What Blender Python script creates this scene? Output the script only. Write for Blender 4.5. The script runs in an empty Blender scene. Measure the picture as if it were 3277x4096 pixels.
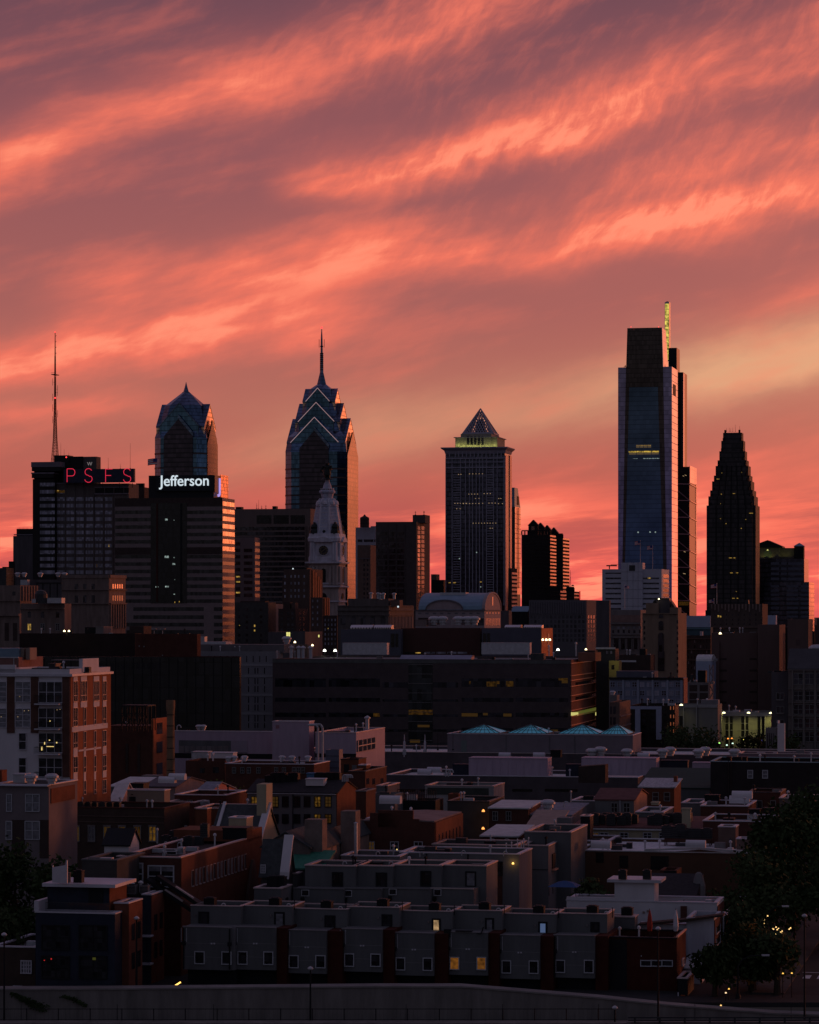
import bpy, math, random
from math import sin, cos, tan, pi, radians as rad, sqrt
random.seed(7)
# ------------------------------------------------------------------ camera
# the photograph's own pixel frame is 3277 x 4096; focal length FP, horizon at row HY, eye HC metres above the streets
FP, CX, HY, HC = 11800.0, 1638.5, 2452.0, 40.0
TH = rad(12)
sc = bpy.context.scene
cam = bpy.data.cameras.new('camera'); camo = bpy.data.objects.new('camera', cam)
sc.collection.objects.link(camo); sc.camera = camo
camo.location = (0, 0, HC); camo.rotation_euler = (pi/2, 0, 0)
cam.sensor_fit = 'VERTICAL'; cam.sensor_height = 36; cam.lens = 36*FP/4096
cam.shift_y = (HY-2048)/4096; cam.clip_start = 1; cam.clip_end = 60000
sc.view_settings.view_transform = 'Standard'; sc.view_settings.look = 'None'
sc.view_settings.exposure = 0; sc.view_settings.gamma = 1
sc.cycles.use_denoising = True
sc.cycles.max_bounces = 4; sc.cycles.diffuse_bounces = 2; sc.cycles.glossy_bounces = 3

def lin(c):
    return tuple((v/255/12.92 if v/255 <= .04045 else ((v/255+.055)/1.055)**2.4) for v in c)

# ------------------------------------------------------------------ sky
w = bpy.data.worlds.new('World'); sc.world = w; w.use_nodes = True
nt = w.node_tree; nt.nodes.clear()
class E:                                   # arithmetic on node sockets
    def __init__(s, v): s.v = v
    def _m(op, *a, clamp=False):
        n = nt.nodes.new('ShaderNodeMath'); n.operation = op; n.use_clamp = clamp
        for i, x in enumerate(a):
            x = x.v if isinstance(x, E) else x
            if isinstance(x, (int, float)): n.inputs[i].default_value = x
            else: nt.links.new(x, n.inputs[i])
        return E(n.outputs[0])
    def __add__(s, o): return E._m('ADD', s, o)
    __radd__ = __add__
    def __sub__(s, o): return E._m('SUBTRACT', s, o)
    def __rsub__(s, o): return E._m('SUBTRACT', o, s)
    def __mul__(s, o): return E._m('MULTIPLY', s, o)
    __rmul__ = __mul__
    def __truediv__(s, o): return E._m('DIVIDE', s, o)
def sstep(x, a, b, lo=0, hi=1):
    n = nt.nodes.new('ShaderNodeMapRange'); n.interpolation_type = 'SMOOTHSTEP'
    nt.links.new(x.v, n.inputs[0])
    for i, v in ((1, a), (2, b), (3, lo), (4, hi)): n.inputs[i].default_value = v
    return E(n.outputs[0])
def gauss(x): return E._m('POWER', 2.71828, 0-(x*x))
def comb(x, y, z=0.0):
    n = nt.nodes.new('ShaderNodeCombineXYZ')
    for i, v in enumerate((x, y, z)):
        if isinstance(v, E): nt.links.new(v.v, n.inputs[i])
        else: n.inputs[i].default_value = v
    return n.outputs[0]
def noise(x, y, scale, det=4, rough=.55, seed=0.0):
    n = nt.nodes.new('ShaderNodeTexNoise'); n.inputs['Scale'].default_value = scale
    n.inputs['Detail'].default_value = det; n.inputs['Roughness'].default_value = rough
    nt.links.new(comb(x, y, seed), n.inputs['Vector']); return E(n.outputs[0])
def mixc(f, a, b):
    n = nt.nodes.new('ShaderNodeMix'); n.data_type = 'RGBA'; n.clamp_factor = True
    if isinstance(f, E): nt.links.new(f.v, n.inputs[0])
    else: n.inputs[0].default_value = f
    for i, c in ((6, a), (7, b)):
        if isinstance(c, tuple): n.inputs[i].default_value = c+(1,)
        else: nt.links.new(c, n.inputs[i])
    return n.outputs[2]
tc = nt.nodes.new('ShaderNodeTexCoord'); sp = nt.nodes.new('ShaderNodeSeparateXYZ')
nt.links.new(tc.outputs['Generated'], sp.inputs[0])
dx, dy, dz = E(sp.outputs[0]), E(sp.outputs[1]), E(sp.outputs[2])
az = E._m('ARCTAN2', dx, dy)
hyp = E._m('SQRT', dx*dx+dy*dy+1e-6)
el = dz/hyp
# X, Y: degrees-like sky coordinates in hundreds of photo pixels (width 17.25, horizon 12.9)
X = az*(FP*.5264/100) + 8.625
Y = 12.9 - el*(FP*.5264/100)
wx = (noise(X, Y*1.0, .35, 3, .5, 3.1)-.5)*1.3
wy = (noise(X*.6, Y, .5, 5, .6, 9.7)-.5)*1.05
Xw = X+wx; Yw = Y+wy
# streak noise elongated along rising bands
ra = rad(16)
xr = X*cos(ra)-Y*sin(ra); yr = X*sin(ra)+Y*cos(ra)
st = noise(xr*.34, yr*1.5+wy*.7, .75, 6, .55, 1.3)
rb = rad(52)
fe = noise((Xw*cos(rb)-Yw*sin(rb))*.8, (Xw*sin(rb)+Yw*cos(rb))*2.4, 1.3, 5, .62, 5.5)      # feathery ripples
def band(x0, y0, s, q, wu, wd, xa, xb, fa, fb, amp):
    t = X-x0
    c = y0+t*s+t*t*q
    d = Yw-c
    up = E._m('LESS_THAN', d, 0.0)
    ww = up*wu+(1-up)*wd
    g = gauss(d/ww)
    g = g*sstep(X, xa-fa, xa+fa)*sstep(X, xb-fb, xb+fb, 1, 0)
    return g*amp
B = [
 (0, 3.85, -.46, .012, .80, .40, -2, 4.6, 1.5, 1.4, .85),
 (4.4, 2.05, -.33, .0, .85, .75, 4.2, 11.4, 1.4, 1.6, .62),
 (6.3, 4.0, -.12, -.017, .75, .32, 6.2, 13.5, .9, 2.5, .95),
 (11.5, 2.75, -.30, .0, .95, .7, 12.0, 24, 2.2, 6, .62),
 (12.0, 3.95, -.17, .0, .6, .55, 12.5, 22, 2, 5, .6),
 (1.5, 6.4, -.165, .0040, .66, .46, 1.6, 15.5, 1.4, 2, .95),
 (13.5, 4.62, -.09, .0, .6, .34, 13.3, 24, 1.6, 5, .85),
 (-1, 8.05, -.225, .008, .66, .46, -3, 7.3, 1, 1.5, 1.12),
 (0, 8.75, -.10, .0, .28, .28, -4, 3.5, 1, 1.6, .5),
 (15.0, 6.75, -.26, .0, .5, .35, 15.6, 22, 1.6, 4, .55),
 (13.5, 10.6, -.22, .01, .55, .45, 14.2, 24, 1, 5, .7),
 (9.5, 10.7, -.05, .0, .45, .35, 9.3, 12.9, .8, 1.5, .45),
 (0, 11.3, -.12, .0, .5, .4, -5, 3.2, 1, 1.5, .55),
 (5.0, 10.6, -.05, .0, .35, .3, 4.6, 7.2, .8, 1.2, .35),
 (12.0, 12.3, -.03, .0, .9, .9, 7, 26, 1.5, 5, .55),
]
tot = None
for b in B:
    g = band(*b); tot = g if tot is None else tot+g
tot = tot*(noise(X*.55+Y*.3, Y*.9, .55, 3, .5, 6.6)*.7+.74)
low = sstep(Y, 9.6, 11.2)
fm = sstep(X+(5-Y)*.6, 5.5, 11)*sstep(Y, 6.5, 4.2)*.35+.10
ss = st*(1-fm)+fe*fm
# thin, nearly level streaks near the horizon
hs = noise(X*.22+Y*.15, Y*1.9+X*.16, 1.1, 6, .6, 8.8)
ssl = ss*(1-low)+(ss*.25+hs*.75)*low
inten = tot*(sstep(ssl, .30, .64)*.75+.36) + (sstep(ssl, .46, .76)*.32) + low*sstep(hs, .44, .62)*.62
def ramp(x, stops):
    n = nt.nodes.new('ShaderNodeValToRGB'); nt.links.new(x.v, n.inputs[0]); cr = n.color_ramp
    while len(cr.elements) < len(stops): cr.elements.new(.5)
    for e_, (p, c) in zip(cr.elements, stops): e_.position = p; e_.color = lin(c)+(1,)
    return n.outputs[0]
base = ramp(Y*(1/13.0), [(0, (114, 75, 86)), (.25, (146, 88, 92)), (.5, (167, 98, 93)), (.66, (182, 108, 94)), (.78, (188, 98, 86)), (.88, (184, 84, 82)), (1, (206, 80, 84))])
hi = ramp(Y*(1/13.0), [(0, (246, 122, 100)), (.35, (255, 124, 98)), (.7, (250, 120, 98)), (.86, (255, 116, 94)), (1, (255, 96, 92))])
tan_ = band(9.6, 8.85, -.17, .0, .75, .7, 5, 30, 3, 6, .42)+band(15.2, 7.75, -.16, 0, .75, .62, 13.6, 26, 2.2, 5, .62)
skyc = mixc(tan_*(sstep(ss, .3, .6)*.5+.6), base, lin((218, 164, 126)))
skyc = mixc(inten*.92, skyc, mixc(sstep(inten, .8, 1.35), hi, lin((255, 146, 116))))
# towards the sun, right of the frame and low, the sky glows
glow = gauss((az-rad(38))/rad(15.5))*gauss((el-.03)/.20)
ng = noise(az*3, el*14, 1.0, 4, .6, 2.2)
addn = nt.nodes.new('ShaderNodeMix'); addn.data_type = 'RGBA'; addn.blend_type = 'ADD'; addn.clamp_factor = False
nt.links.new((glow*(ng*.9+.75)).v, addn.inputs[0]); nt.links.new(skyc, addn.inputs[6]); addn.inputs[7].default_value = (2.6, .66, .22, 1)
west = addn.outputs[2]
# the eastern half of the sky, behind the camera: clear blue dusk from the Sky Texture plus pale cloud
sky = nt.nodes.new('ShaderNodeTexSky'); sky.sky_type = 'NISHITA'; sky.sun_disc = False
sky.sun_elevation = rad(2.0); sky.sun_rotation = rad(62); sky.dust_density = 1.0
skm = nt.nodes.new('ShaderNodeMix'); skm.data_type = 'RGBA'; skm.blend_type = 'MULTIPLY'; skm.inputs[0].default_value = 1
nt.links.new(sky.outputs[0], skm.inputs[6]); skm.inputs[7].default_value = (.06, .06, .06, 1)
ecloud = noise(dx*3, dz*6, 1.2, 5, .6, 4.0)
east = mixc(sstep(ecloud, .35, .75)*.6+.3, skm.outputs[2], (.14, .137, .22))
back = sstep(dy, .55, -.25)
skf = mixc(back, west, east)
up_ = sstep(dz, .26, .58)*(1-back)
skf = mixc(up_*.85, skf, (.115, .115, .20))
below = sstep(dz, -.01, -.05)
skf = mixc(below, skf, (.01, .008, .01))
bg = nt.nodes.new('ShaderNodeBackground'); bg.inputs[1].default_value = 1
nt.links.new(skf, bg.inputs[0]); out = nt.nodes.new('ShaderNodeOutputWorld'); nt.links.new(bg.outputs[0], out.inputs[0])
w.cycles.sampling_method = 'MANUAL'; w.cycles.sample_map_resolution = 512
# ------------------------------------------------------------------ last sunlight, low from the right and behind the towers
sl = bpy.data.lights.new('sun', 'SUN'); so = bpy.data.objects.new('sun', sl); sc.collection.objects.link(so)
sl.energy = .7; sl.color = (1, .30, .12); sl.angle = rad(6)
sun_az, sun_el = rad(62), rad(2.0)
from mathutils import Vector
d_ = Vector((-sin(sun_az)*cos(sun_el), -cos(sun_az)*cos(sun_el), -sin(sun_el)))
so.rotation_euler = d_.to_track_quat('-Z', 'Y').to_euler(); so.location = (500, 300, 300)

# ------------------------------------------------------------------ mesh collecting
class MB:
    def __init__(s): s.v = []; s.f = []
    def box(s, x0, x1, y0, y1, z0, z1):
        if x0 > x1: x0, x1 = x1, x0
        if y0 > y1: y0, y1 = y1, y0
        if z0 > z1: z0, z1 = z1, z0
        b = len(s.v)
        s.v += [(x0,y0,z0),(x1,y0,z0),(x1,y1,z0),(x0,y1,z0),(x0,y0,z1),(x1,y0,z1),(x1,y1,z1),(x0,y1,z1)]
        s.f += [tuple(b+i for i in q) for q in ((0,3,2,1),(4,5,6,7),(0,1,5,4),(1,2,6,5),(2,3,7,6),(3,0,4,7))]
        return s
    def loft(s, rings, cap=True):
        n = len(rings[0]); b = len(s.v)
        for r in rings: s.v += [tuple(p) for p in r]
        for k in range(len(rings)-1):
            for i in range(n):
                j = (i+1) % n
                s.f.append((b+k*n+i, b+k*n+j, b+(k+1)*n+j, b+(k+1)*n+i))
        if cap:
            s.f.append(tuple(b+i for i in range(n))[::-1]); s.f.append(tuple(b+(len(rings)-1)*n+i for i in range(n)))
        return s
    def prism(s, pts, a, b_, ax='y'):
        # pts in (u, z); extruded along y (u = x) or along x (u = y)
        if ax == 'y': r = [[(u, a, z) for u, z in pts], [(u, b_, z) for u, z in pts]]
        elif ax == 'x': r = [[(a, u, z) for u, z in pts], [(b_, u, z) for u, z in pts]]
        else: r = [[(u, z, a) for u, z in pts], [(u, z, b_) for u, z in pts]]
        return s.loft(r)
    def tube(s, p0, p1, r0, r1=None, n=6):
        r1 = r0 if r1 is None else r1
        a = Vector(p0); b = Vector(p1); d = (b-a)
        if d.length < 1e-6: return s
        d.normalize(); u = d.orthogonal().normalized(); v = d.cross(u)
        R = []
        for c, r in ((a, r0), (b, r1)):
            R.append([tuple(c+u*(r*cos(2*pi*i/n))+v*(r*sin(2*pi*i/n))) for i in range(n)])
        return s.loft(R)
    def path(s, pts, r, n=6):
        for p, q in zip(pts, pts[1:]): s.tube(p, q, r, n=n)
        return s
    def lathe(s, prof, cx=0, cy=0, n=12, sq=False):
        return s.loft([[(cx+r*cos(2*pi*i/n), cy+r*sin(2*pi*i/n), z) for i in range(n)] for z, r in prof])
    def dome(s, cx, cy, z, r, h, n=10, m=4):
        return s.lathe([(z+h*sin(k*pi/2/m), max(r*cos(k*pi/2/m), .02)) for k in range(m+1)], cx, cy, n)
    def quad(s, a, b, c, d):
        k = len(s.v); s.v += [tuple(a), tuple(b), tuple(c), tuple(d)]; s.f.append((k, k+1, k+2, k+3)); return s
    def mesh(s, name, m):
        me = bpy.data.meshes.new(name); me.from_pydata(s.v, [], s.f); me.update()
        import bmesh
        bm = bmesh.new(); bm.from_mesh(me); bmesh.ops.recalc_face_normals(bm, faces=bm.faces); bm.to_mesh(me); bm.free()
        me.materials.append(m); return me
COL = sc.collection
def part(name, mb, m, parent, label=None, kind=None):
    o = bpy.data.objects.new(name, mb.mesh(name, m)); COL.objects.link(o)
    if parent: o.parent = parent
    if label: o['label'] = label
    if kind: o['kind'] = kind
    return o
LABELS = {}
def tag(o, label, cat, group=None):
    if label in LABELS and not group: print('DUP LABEL', label)
    LABELS[label] = 1
    n = len(label.split())
    if n < 4 or n > 16: print('LABEL LEN', n, label)
    o['label'] = label; o['category'] = cat
    if group: o['group'] = group
    return o
def thing(name, label, cat, mb, m, loc=(0,0,0), rz=0, group=None):
    o = part(name, mb, m, None); o.location = loc; o.rotation_euler = (0,0,rz)
    return tag(o, label, cat, group)
def empty(name, label, cat, loc, rz=0, group=None):
    o = bpy.data.objects.new(name, None); COL.objects.link(o); o.empty_display_size = 1
    o.location = loc; o.rotation_euler = (0,0,rz)
    return tag(o, label, cat, group)
def struct(name, mb, m):
    o = part(name, mb, m, None); o['kind'] = 'structure'; return o

# ------------------------------------------------------------------ materials
MATS = {}
def mat(name, col, rough=.85, metal=0.0, ns=.35, na=.28, spec=.12, streak=False, em=None, es=0):
    if name in MATS: return MATS[name]
    m = bpy.data.materials.new(name); m.use_nodes = True; t = m.node_tree; p = t.nodes['Principled BSDF']
    p.inputs['Roughness'].default_value = rough; p.inputs['Metallic'].default_value = metal
    p.inputs['Specular IOR Level'].default_value = spec
    p.inputs['Base Color'].default_value = tuple(col)+(1,)
    if em:
        p.inputs['Emission Color'].default_value = tuple(em)+(1,); p.inputs['Emission Strength'].default_value = es
    if na:
        c = t.nodes.new('ShaderNodeTexCoord'); mp = t.nodes.new('ShaderNodeMapping')
        t.links.new(c.outputs['Object'], mp.inputs[0])
        mp.inputs['Scale'].default_value = (1, 1, .18) if streak else (1, 1, 1)
        n = t.nodes.new('ShaderNodeTexNoise'); n.inputs['Scale'].default_value = ns; n.inputs['Detail'].default_value = 8
        n.inputs['Roughness'].default_value = .68; t.links.new(mp.outputs[0], n.inputs[0])
        r = t.nodes.new('ShaderNodeMapRange'); r.inputs[1].default_value = .28; r.inputs[2].default_value = .72
        r.inputs[3].default_value = 1-na; r.inputs[4].default_value = 1+na; t.links.new(n.outputs[0], r.inputs[0])
        mx = t.nodes.new('ShaderNodeMix'); mx.data_type = 'RGBA'; mx.blend_type = 'MULTIPLY'; mx.inputs[0].default_value = 1
        mx.inputs[6].default_value = tuple(col)+(1,); t.links.new(r.outputs[0], mx.inputs[7])
        t.links.new(mx.outputs[2], p.inputs['Base Color'])
    MATS[name] = m; return m
def glass(name, col, rough=.12, metal=.85, cell=(1.6, 1.6, 3.9), var=.5, lit=0.0, litc=(1, .62, .12), es=.6, line=0.0):
    # curtain wall or window glass: every pane differs a little; a share of panes may be lit from inside
    if name in MATS: return MATS[name]
    m = bpy.data.materials.new(name); m.use_nodes = True; t = m.node_tree; p = t.nodes['Principled BSDF']; L = t.links.new
    p.inputs['Metallic'].default_value = metal
    c = t.nodes.new('ShaderNodeTexCoord')
    a = t.nodes.new('ShaderNodeVectorMath'); a.operation = 'ADD'; L(c.outputs['Object'], a.inputs[0]); a.inputs[1].default_value = (1000.37, 1000.43, 1000.1)
    d = t.nodes.new('ShaderNodeVectorMath'); d.operation = 'DIVIDE'; L(a.outputs[0], d.inputs[0]); d.inputs[1].default_value = cell
    fl = t.nodes.new('ShaderNodeVectorMath'); fl.operation = 'FLOOR'; L(d.outputs[0], fl.inputs[0])
    wn = t.nodes.new('ShaderNodeTexWhiteNoise'); wn.noise_dimensions = '3D'; L(fl.outputs[0], wn.inputs[0])
    r = t.nodes.new('ShaderNodeMapRange'); r.inputs[3].default_value = 1-var; r.inputs[4].default_value = 1+var; L(wn.outputs[0], r.inputs[0])
    bn = t.nodes.new('ShaderNodeTexNoise'); bn.inputs['Scale'].default_value = .035; bn.inputs['Detail'].default_value = 3; L(c.outputs['Object'], bn.inputs[0])
    r2 = t.nodes.new('ShaderNodeMapRange'); r2.inputs[1].default_value = .3; r2.inputs[2].default_value = .7; r2.inputs[3].default_value = .7; r2.inputs[4].default_value = 1.3; L(bn.outputs[0], r2.inputs[0])
    ml = t.nodes.new('ShaderNodeMath'); ml.operation = 'MULTIPLY'; L(r.outputs[0], ml.inputs[0]); L(r2.outputs[0], ml.inputs[1])
    fac = ml.outputs[0]
    if line:
        fr = t.nodes.new('ShaderNodeVectorMath'); fr.operation = 'FRACTION'; L(d.outputs[0], fr.inputs[0])
        s = t.nodes.new('ShaderNodeSeparateXYZ'); L(fr.outputs[0], s.inputs[0])
        g = t.nodes.new('ShaderNodeMath'); g.operation = 'GREATER_THAN'; g.inputs[1].default_value = line; L(s.outputs[2], g.inputs[0])
        g2 = t.nodes.new('ShaderNodeMapRange'); g2.inputs[3].default_value = .35; g2.inputs[4].default_value = 1; L(g.outputs[0], g2.inputs[0])
        m3 = t.nodes.new('ShaderNodeMath'); m3.operation = 'MULTIPLY'; L(fac, m3.inputs[0]); L(g2.outputs[0], m3.inputs[1]); fac = m3.outputs[0]
    mx = t.nodes.new('ShaderNodeMix'); mx.data_type = 'RGBA'; mx.blend_type = 'MULTIPLY'; mx.inputs[0].default_value = 1
    mx.inputs[6].default_value = tuple(col)+(1,); L(fac, mx.inputs[7]); L(mx.outputs[2], p.inputs['Base Color'])
    p.inputs['Roughness'].default_value = rough
    if lit:
        wn2 = t.nodes.new('ShaderNodeTexWhiteNoise'); wn2.noise_dimensions = '4D'; wn2.inputs['W'].default_value = 3.7; L(fl.outputs[0], wn2.inputs['Vector'])
        g = t.nodes.new('ShaderNodeMath'); g.operation = 'GREATER_THAN'; g.inputs[1].default_value = 1-lit; L(wn2.outputs[0], g.inputs[0])
        k = t.nodes.new('ShaderNodeMath'); k.operation = 'MULTIPLY'; k.inputs[1].default_value = es; L(g.outputs[0], k.inputs[0])
        p.inputs['Emission Color'].default_value = tuple(litc)+(1,); L(k.outputs[0], p.inputs['Emission Strength'])
    MATS[name] = m; return m
def emis(name, col=(), s=0, base=(.02, .02, .02), ns=0):
    if name in MATS: return MATS[name]
    if name in MATS: return MATS[name]
    m = mat(name, base, .6, na=0, em=col, es=s)
    if ns:                                                   # lit room behind: uneven
        t = m.node_tree; p = t.nodes['Principled BSDF']; n = t.nodes.new('ShaderNodeTexNoise'); c = t.nodes.new('ShaderNodeTexCoord')
        t.links.new(c.outputs['Object'], n.inputs[0]); n.inputs['Scale'].default_value = ns; n.inputs['Detail'].default_value = 3
        r = t.nodes.new('ShaderNodeMapRange'); r.inputs[1].default_value = .35; r.inputs[2].default_value = .7; r.inputs[3].default_value = s*.25; r.inputs[4].default_value = s*1.7
        t.links.new(n.outputs[0], r.inputs[0]); t.links.new(r.outputs[0], p.inputs['Emission Strength'])
    return m

# ------------------------------------------------------------------ from photo rows and columns to metres
OX, OY, OK = 0.0, 0.0, 1.0
def V(x=0, y=0, k=.47536):
    global OX, OY, OK
    OX, OY, OK = x, y, (k if (x or y) else 1.0)
def gx(x): return OX+x*OK
def gy(y): return OY+y*OK
def at(x, y, D):
    return Vector(((gx(x)-CX)/FP*D, D, HC-(gy(y)-HY)/FP*D))
def ground_at(x, D): return Vector(((gx(x)-CX)/FP*D, D, 0))

ALLB = []
class Bd:
    """a building: front from xl to xr, right side from xr to xs, top row yt; nearest corner D metres away"""
    def __init__(s, name, label, cat, xl, xr, xs, yt, D, wall, roof=None, L=None, th=None, zb=0, par=.6, ptk=.35, kind='flat',
                 rise=0, cop=None, group=None, roofm=None, body='wall', over=.25):
        s.th = TH if th is None else th
        s.c, s.s = cos(s.th), sin(s.th)
        s.px, s.py = (gx(xr)-CX)/FP*D, D
        s.D = D
        s.W = -s.onF(gx(xl))[0]
        s.L = L if L is not None else s.onS(gx(xs))[0]
        s.H = HC-(gy(yt)-HY)/FP*D
        s.zb = zb; s.wall = wall; s.nw = 0; s.mass = MB(); s.massm = None
        s.e = empty(name, label, cat, (s.px, s.py, 0), -s.th, group)
        W, L_, H = s.W, s.L, s.H
        s.par = par; s.kind = kind; ALLB.append(s)
        mb = MB()
        if kind == 'flat':
            t = min(ptk, W*.2, L_*.2); z1 = H-par
            O = [(-W, 0), (0, 0), (0, L_), (-W, L_)]; I = [(-W+t, t), (-t, t), (-t, L_-t), (-W+t, L_-t)]
            mb.loft([[(x, y, zb) for x, y in O], [(x, y, H) for x, y in O], [(x, y, H) for x, y in I], [(x, y, z1) for x, y in I]], cap=False)
            part(body, mb, wall, s.e)
            if roofm is not False:
                part('roof', MB().box(-W+t+.003, -t-.003, t+.003, L_-t-.003, z1-.3, z1), roofm or M_ROOF, s.e)
            else:
                part('roof', MB().box(-W+t+.003, -t-.003, t+.003, L_-t-.003, z1-.3, z1), wall, s.e)
            if cop:
                c = MB(); q = .08; k = .14
                c.box(-W-q, q, -q, t+q, H+.003, H+k); c.box(-W-q, q, L_-t-q, L_+q, H+.003, H+k)
                c.box(-W-q, -W+t+q, t+q, L_-t-q, H+.003, H+k); c.box(-t-q, q, t+q, L_-t-q, H+.003, H+k)
                part('coping', c, cop, s.e)
        elif kind == 'gable':          # ridge parallel to the front
            mb.prism([(0, zb), (L_, zb), (L_, H), (L_/2, H+rise), (0, H)], -W, 0, 'x'); part(body, mb, wall, s.e)
            r = MB(); o = over; sl = rise/(L_/2); k = .18
            r.prism([(-o, H-o*sl+.02), (L_/2, H+rise+.02), (L_+o, H-o*sl+.02), (L_+o, H-o*sl+k), (L_/2, H+rise+k), (-o, H-o*sl+k)], -W-o, o, 'x')
            part('roof', r, roofm or M_ROOF, s.e)
        elif kind == 'gablef':         # gable faces the viewer
            mb.prism([(-W, zb), (0, zb), (0, H), (-W/2, H+rise), (-W, H)], 0, L_, 'y'); part(body, mb, wall, s.e)
            r = MB(); o = over; sl = rise/(W/2); k = .18
            r.prism([(-W-o, H-o*sl+.02), (-W/2, H+rise+.02), (o, H-o*sl+.02), (o, H-o*sl+k), (-W/2, H+rise+k), (-W-o, H-o*sl+k)], -o, L_+o, 'y')
            part('roof', r, roofm or M_ROOF, s.e)
        elif kind == 'shed':           # low slope rising to the back
            mb.prism([(0, zb), (L_, zb), (L_, H+rise), (0, H)], -W, 0, 'x'); part(body, mb, wall, s.e)
            k = .2; o = over
            r = MB().prism([(-o, H+.02), (L_+o, H+rise+.02), (L_+o, H+rise+k), (-o, H+k)], -W-o, o, 'x')
            part('roof', r, roofm or M_ROOF, s.e)
        elif kind == 'bare':
            pass
    # rays in source pixels ------------------------------------------------
    def onF(s, px, d=0.0):             # local x on the plane local y = d
        t = (px-CX)/FP
        lam = (d+s.px*s.s+s.py*s.c)/(t*s.s+s.c)
        return (lam*t-s.px)*s.c-(lam-s.py)*s.s, lam
    def onS(s, px, e=0.0):             # local y on the plane local x = e
        t = (px-CX)/FP
        lam = (e+s.px*s.c-s.py*s.s)/(t*s.c-s.s)
        return (lam*t-s.px)*s.s+(lam-s.py)*s.c, lam
    def F(s, x, y, d=0.0):
        a, l = s.onF(gx(x), d); return a, HC-(gy(y)-HY)/FP*l
    def S(s, x, y, e=0.0):
        a, l = s.onS(gx(x), e); return a, HC-(gy(y)-HY)/FP*l
    def ext(s, face, x0, y0, x1, y1, d=0.0):
        f = s.F if face == 'F' else s.S
        xm = (x0+x1)/2
        a = f(x0, y0, d)[0]; b = f(x1, y0, d)[0]
        return min(a, b), max(a, b), f(xm, y1, d)[1], f(xm, y0, d)[1]
    def addbox(s, mb, face, a, b, z0, z1, o0, o1, d=0.0):
        # o0..o1: metres out of the face
        if face == 'F': mb.box(a, b, d-o1, d-o0, z0, z1)
        else: mb.box(d+o0, d+o1, a, b, z0, z1)
    def patch(s, face, x0, y0, x1, y1, m, name='panel', out=.06, inn=.05, d=0.0, parent=None, label=None):
        a, b, z0, z1 = s.ext(face, x0, y0, x1, y1, d)
        if face == 'F': a = max(a, -s.W); b = min(b, 0)
        else: a = max(a, 0); b = min(b, s.L)
        mb = MB(); s.addbox(mb, face, a, b, z0, z1, -inn, out, d)
        return part(name, mb, m, parent or s.e, label)
    def win(s, face, x0, y0, x1, y1, g, fr=None, nx=1, ny=1, d=0.0, fw=.09, name='window', out=.03, sill=None):
        a, b, z0, z1 = s.ext(face, x0, y0, x1, y1, d)
        if face == 'S':
            a = max(a, .1); b = min(b, s.L-.1)
            if b-a < .1: return None
        if s.nw >= 96 and not fr:
            s.addbox(s.mass, face, a, b, z0, z1, -.05, out, d); s.massm = g; return None
        s.nw += 1
        mb = MB(); s.addbox(mb, face, a, b, z0, z1, -.05, out, d)
        o = part(name, mb, g, s.e)
        if fr:
            f = MB(); p0, p1 = out+.004, out+.10
            s.addbox(f, face, a-fw, b+fw, z1, z1+fw, -.02, p1, d); s.addbox(f, face, a-fw, b+fw, z0-fw, z0, -.02, p1+.04, d)
            s.addbox(f, face, a-fw, a, z0+.001, z1-.001, -.02, p1-.01, d); s.addbox(f, face, b, b+fw, z0+.001, z1-.001, -.02, p1-.01, d)
            for i in range(1, nx):
                c = a+(b-a)*i/nx; s.addbox(f, face, c-fw*.45, c+fw*.45, z0+.001, z1-.001, p0, p1-.03, d)
            for i in range(1, ny):
                c = z0+(z1-z0)*i/ny; s.addbox(f, face, a+.001, b-.001, c-fw*.4, c+fw*.4, p0, p1-.035, d)
            part('frame', f, fr, o)
        return o
    def grid(s, face, xs, ys, g, lit=None, litm=None, **k):
        n = 0
        for (y0, y1) in ys:
            for (x0, x1) in xs:
                mm = g
                if lit and n in lit: mm = litm
                if callable(g) and not mm is litm: mm = g(n)
                s.win(face, x0, y0, x1, y1, mm, **k); n += 1
    def cols(a, b, n, f=.6):
        p = (b-a)/n
        return [(a+p*i+p*(1-f)/2, a+p*i+p*(1+f)/2) for i in range(n)]
    def rbox(s, x0, x1, yt, d, L, m, name='penthouse', z0=None, obj=True, par=0):
        a, l = s.onF(gx(x0), d); b, l2 = s.onF(gx(x1), d)
        z1 = HC-(gy(yt)-HY)/FP*l2
        z0 = (s.H-.6) if z0 is None else z0
        mb = MB().box(a, b, d, d+L, z0, z1)
        return part(name, mb, m, s.e), (a, b, z0, z1)
    def world(s, x, y, z):
        return Vector((s.px+x*s.c+y*s.s, s.py-x*s.s+y*s.c, z))
    def done(s):
        if s.mass.v: part('window_field', s.mass, s.massm, s.e, kind='stuff')
def textmesh(txt, size, m, parent, name, bold=0.0, ext=.1, shear=0):
    cu = bpy.data.curves.new('txt', 'FONT'); cu.body = txt; cu.size = size; cu.extrude = ext; cu.offset = bold; cu.shear = shear
    o = bpy.data.objects.new('txt', cu); COL.objects.link(o)
    bpy.context.view_layer.update()
    me = bpy.data.meshes.new_from_object(o.evaluated_get(bpy.context.evaluated_depsgraph_get()))
    bpy.data.objects.remove(o)
    me.name = name; me.materials.clear(); me.materials.append(m)
    r = bpy.data.objects.new(name, me); COL.objects.link(r); r.parent = parent
    xs = [v.co.x for v in me.vertices]; ys = [v.co.y for v in me.vertices]
    return r, (min(xs), max(xs), min(ys), max(ys))
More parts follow.
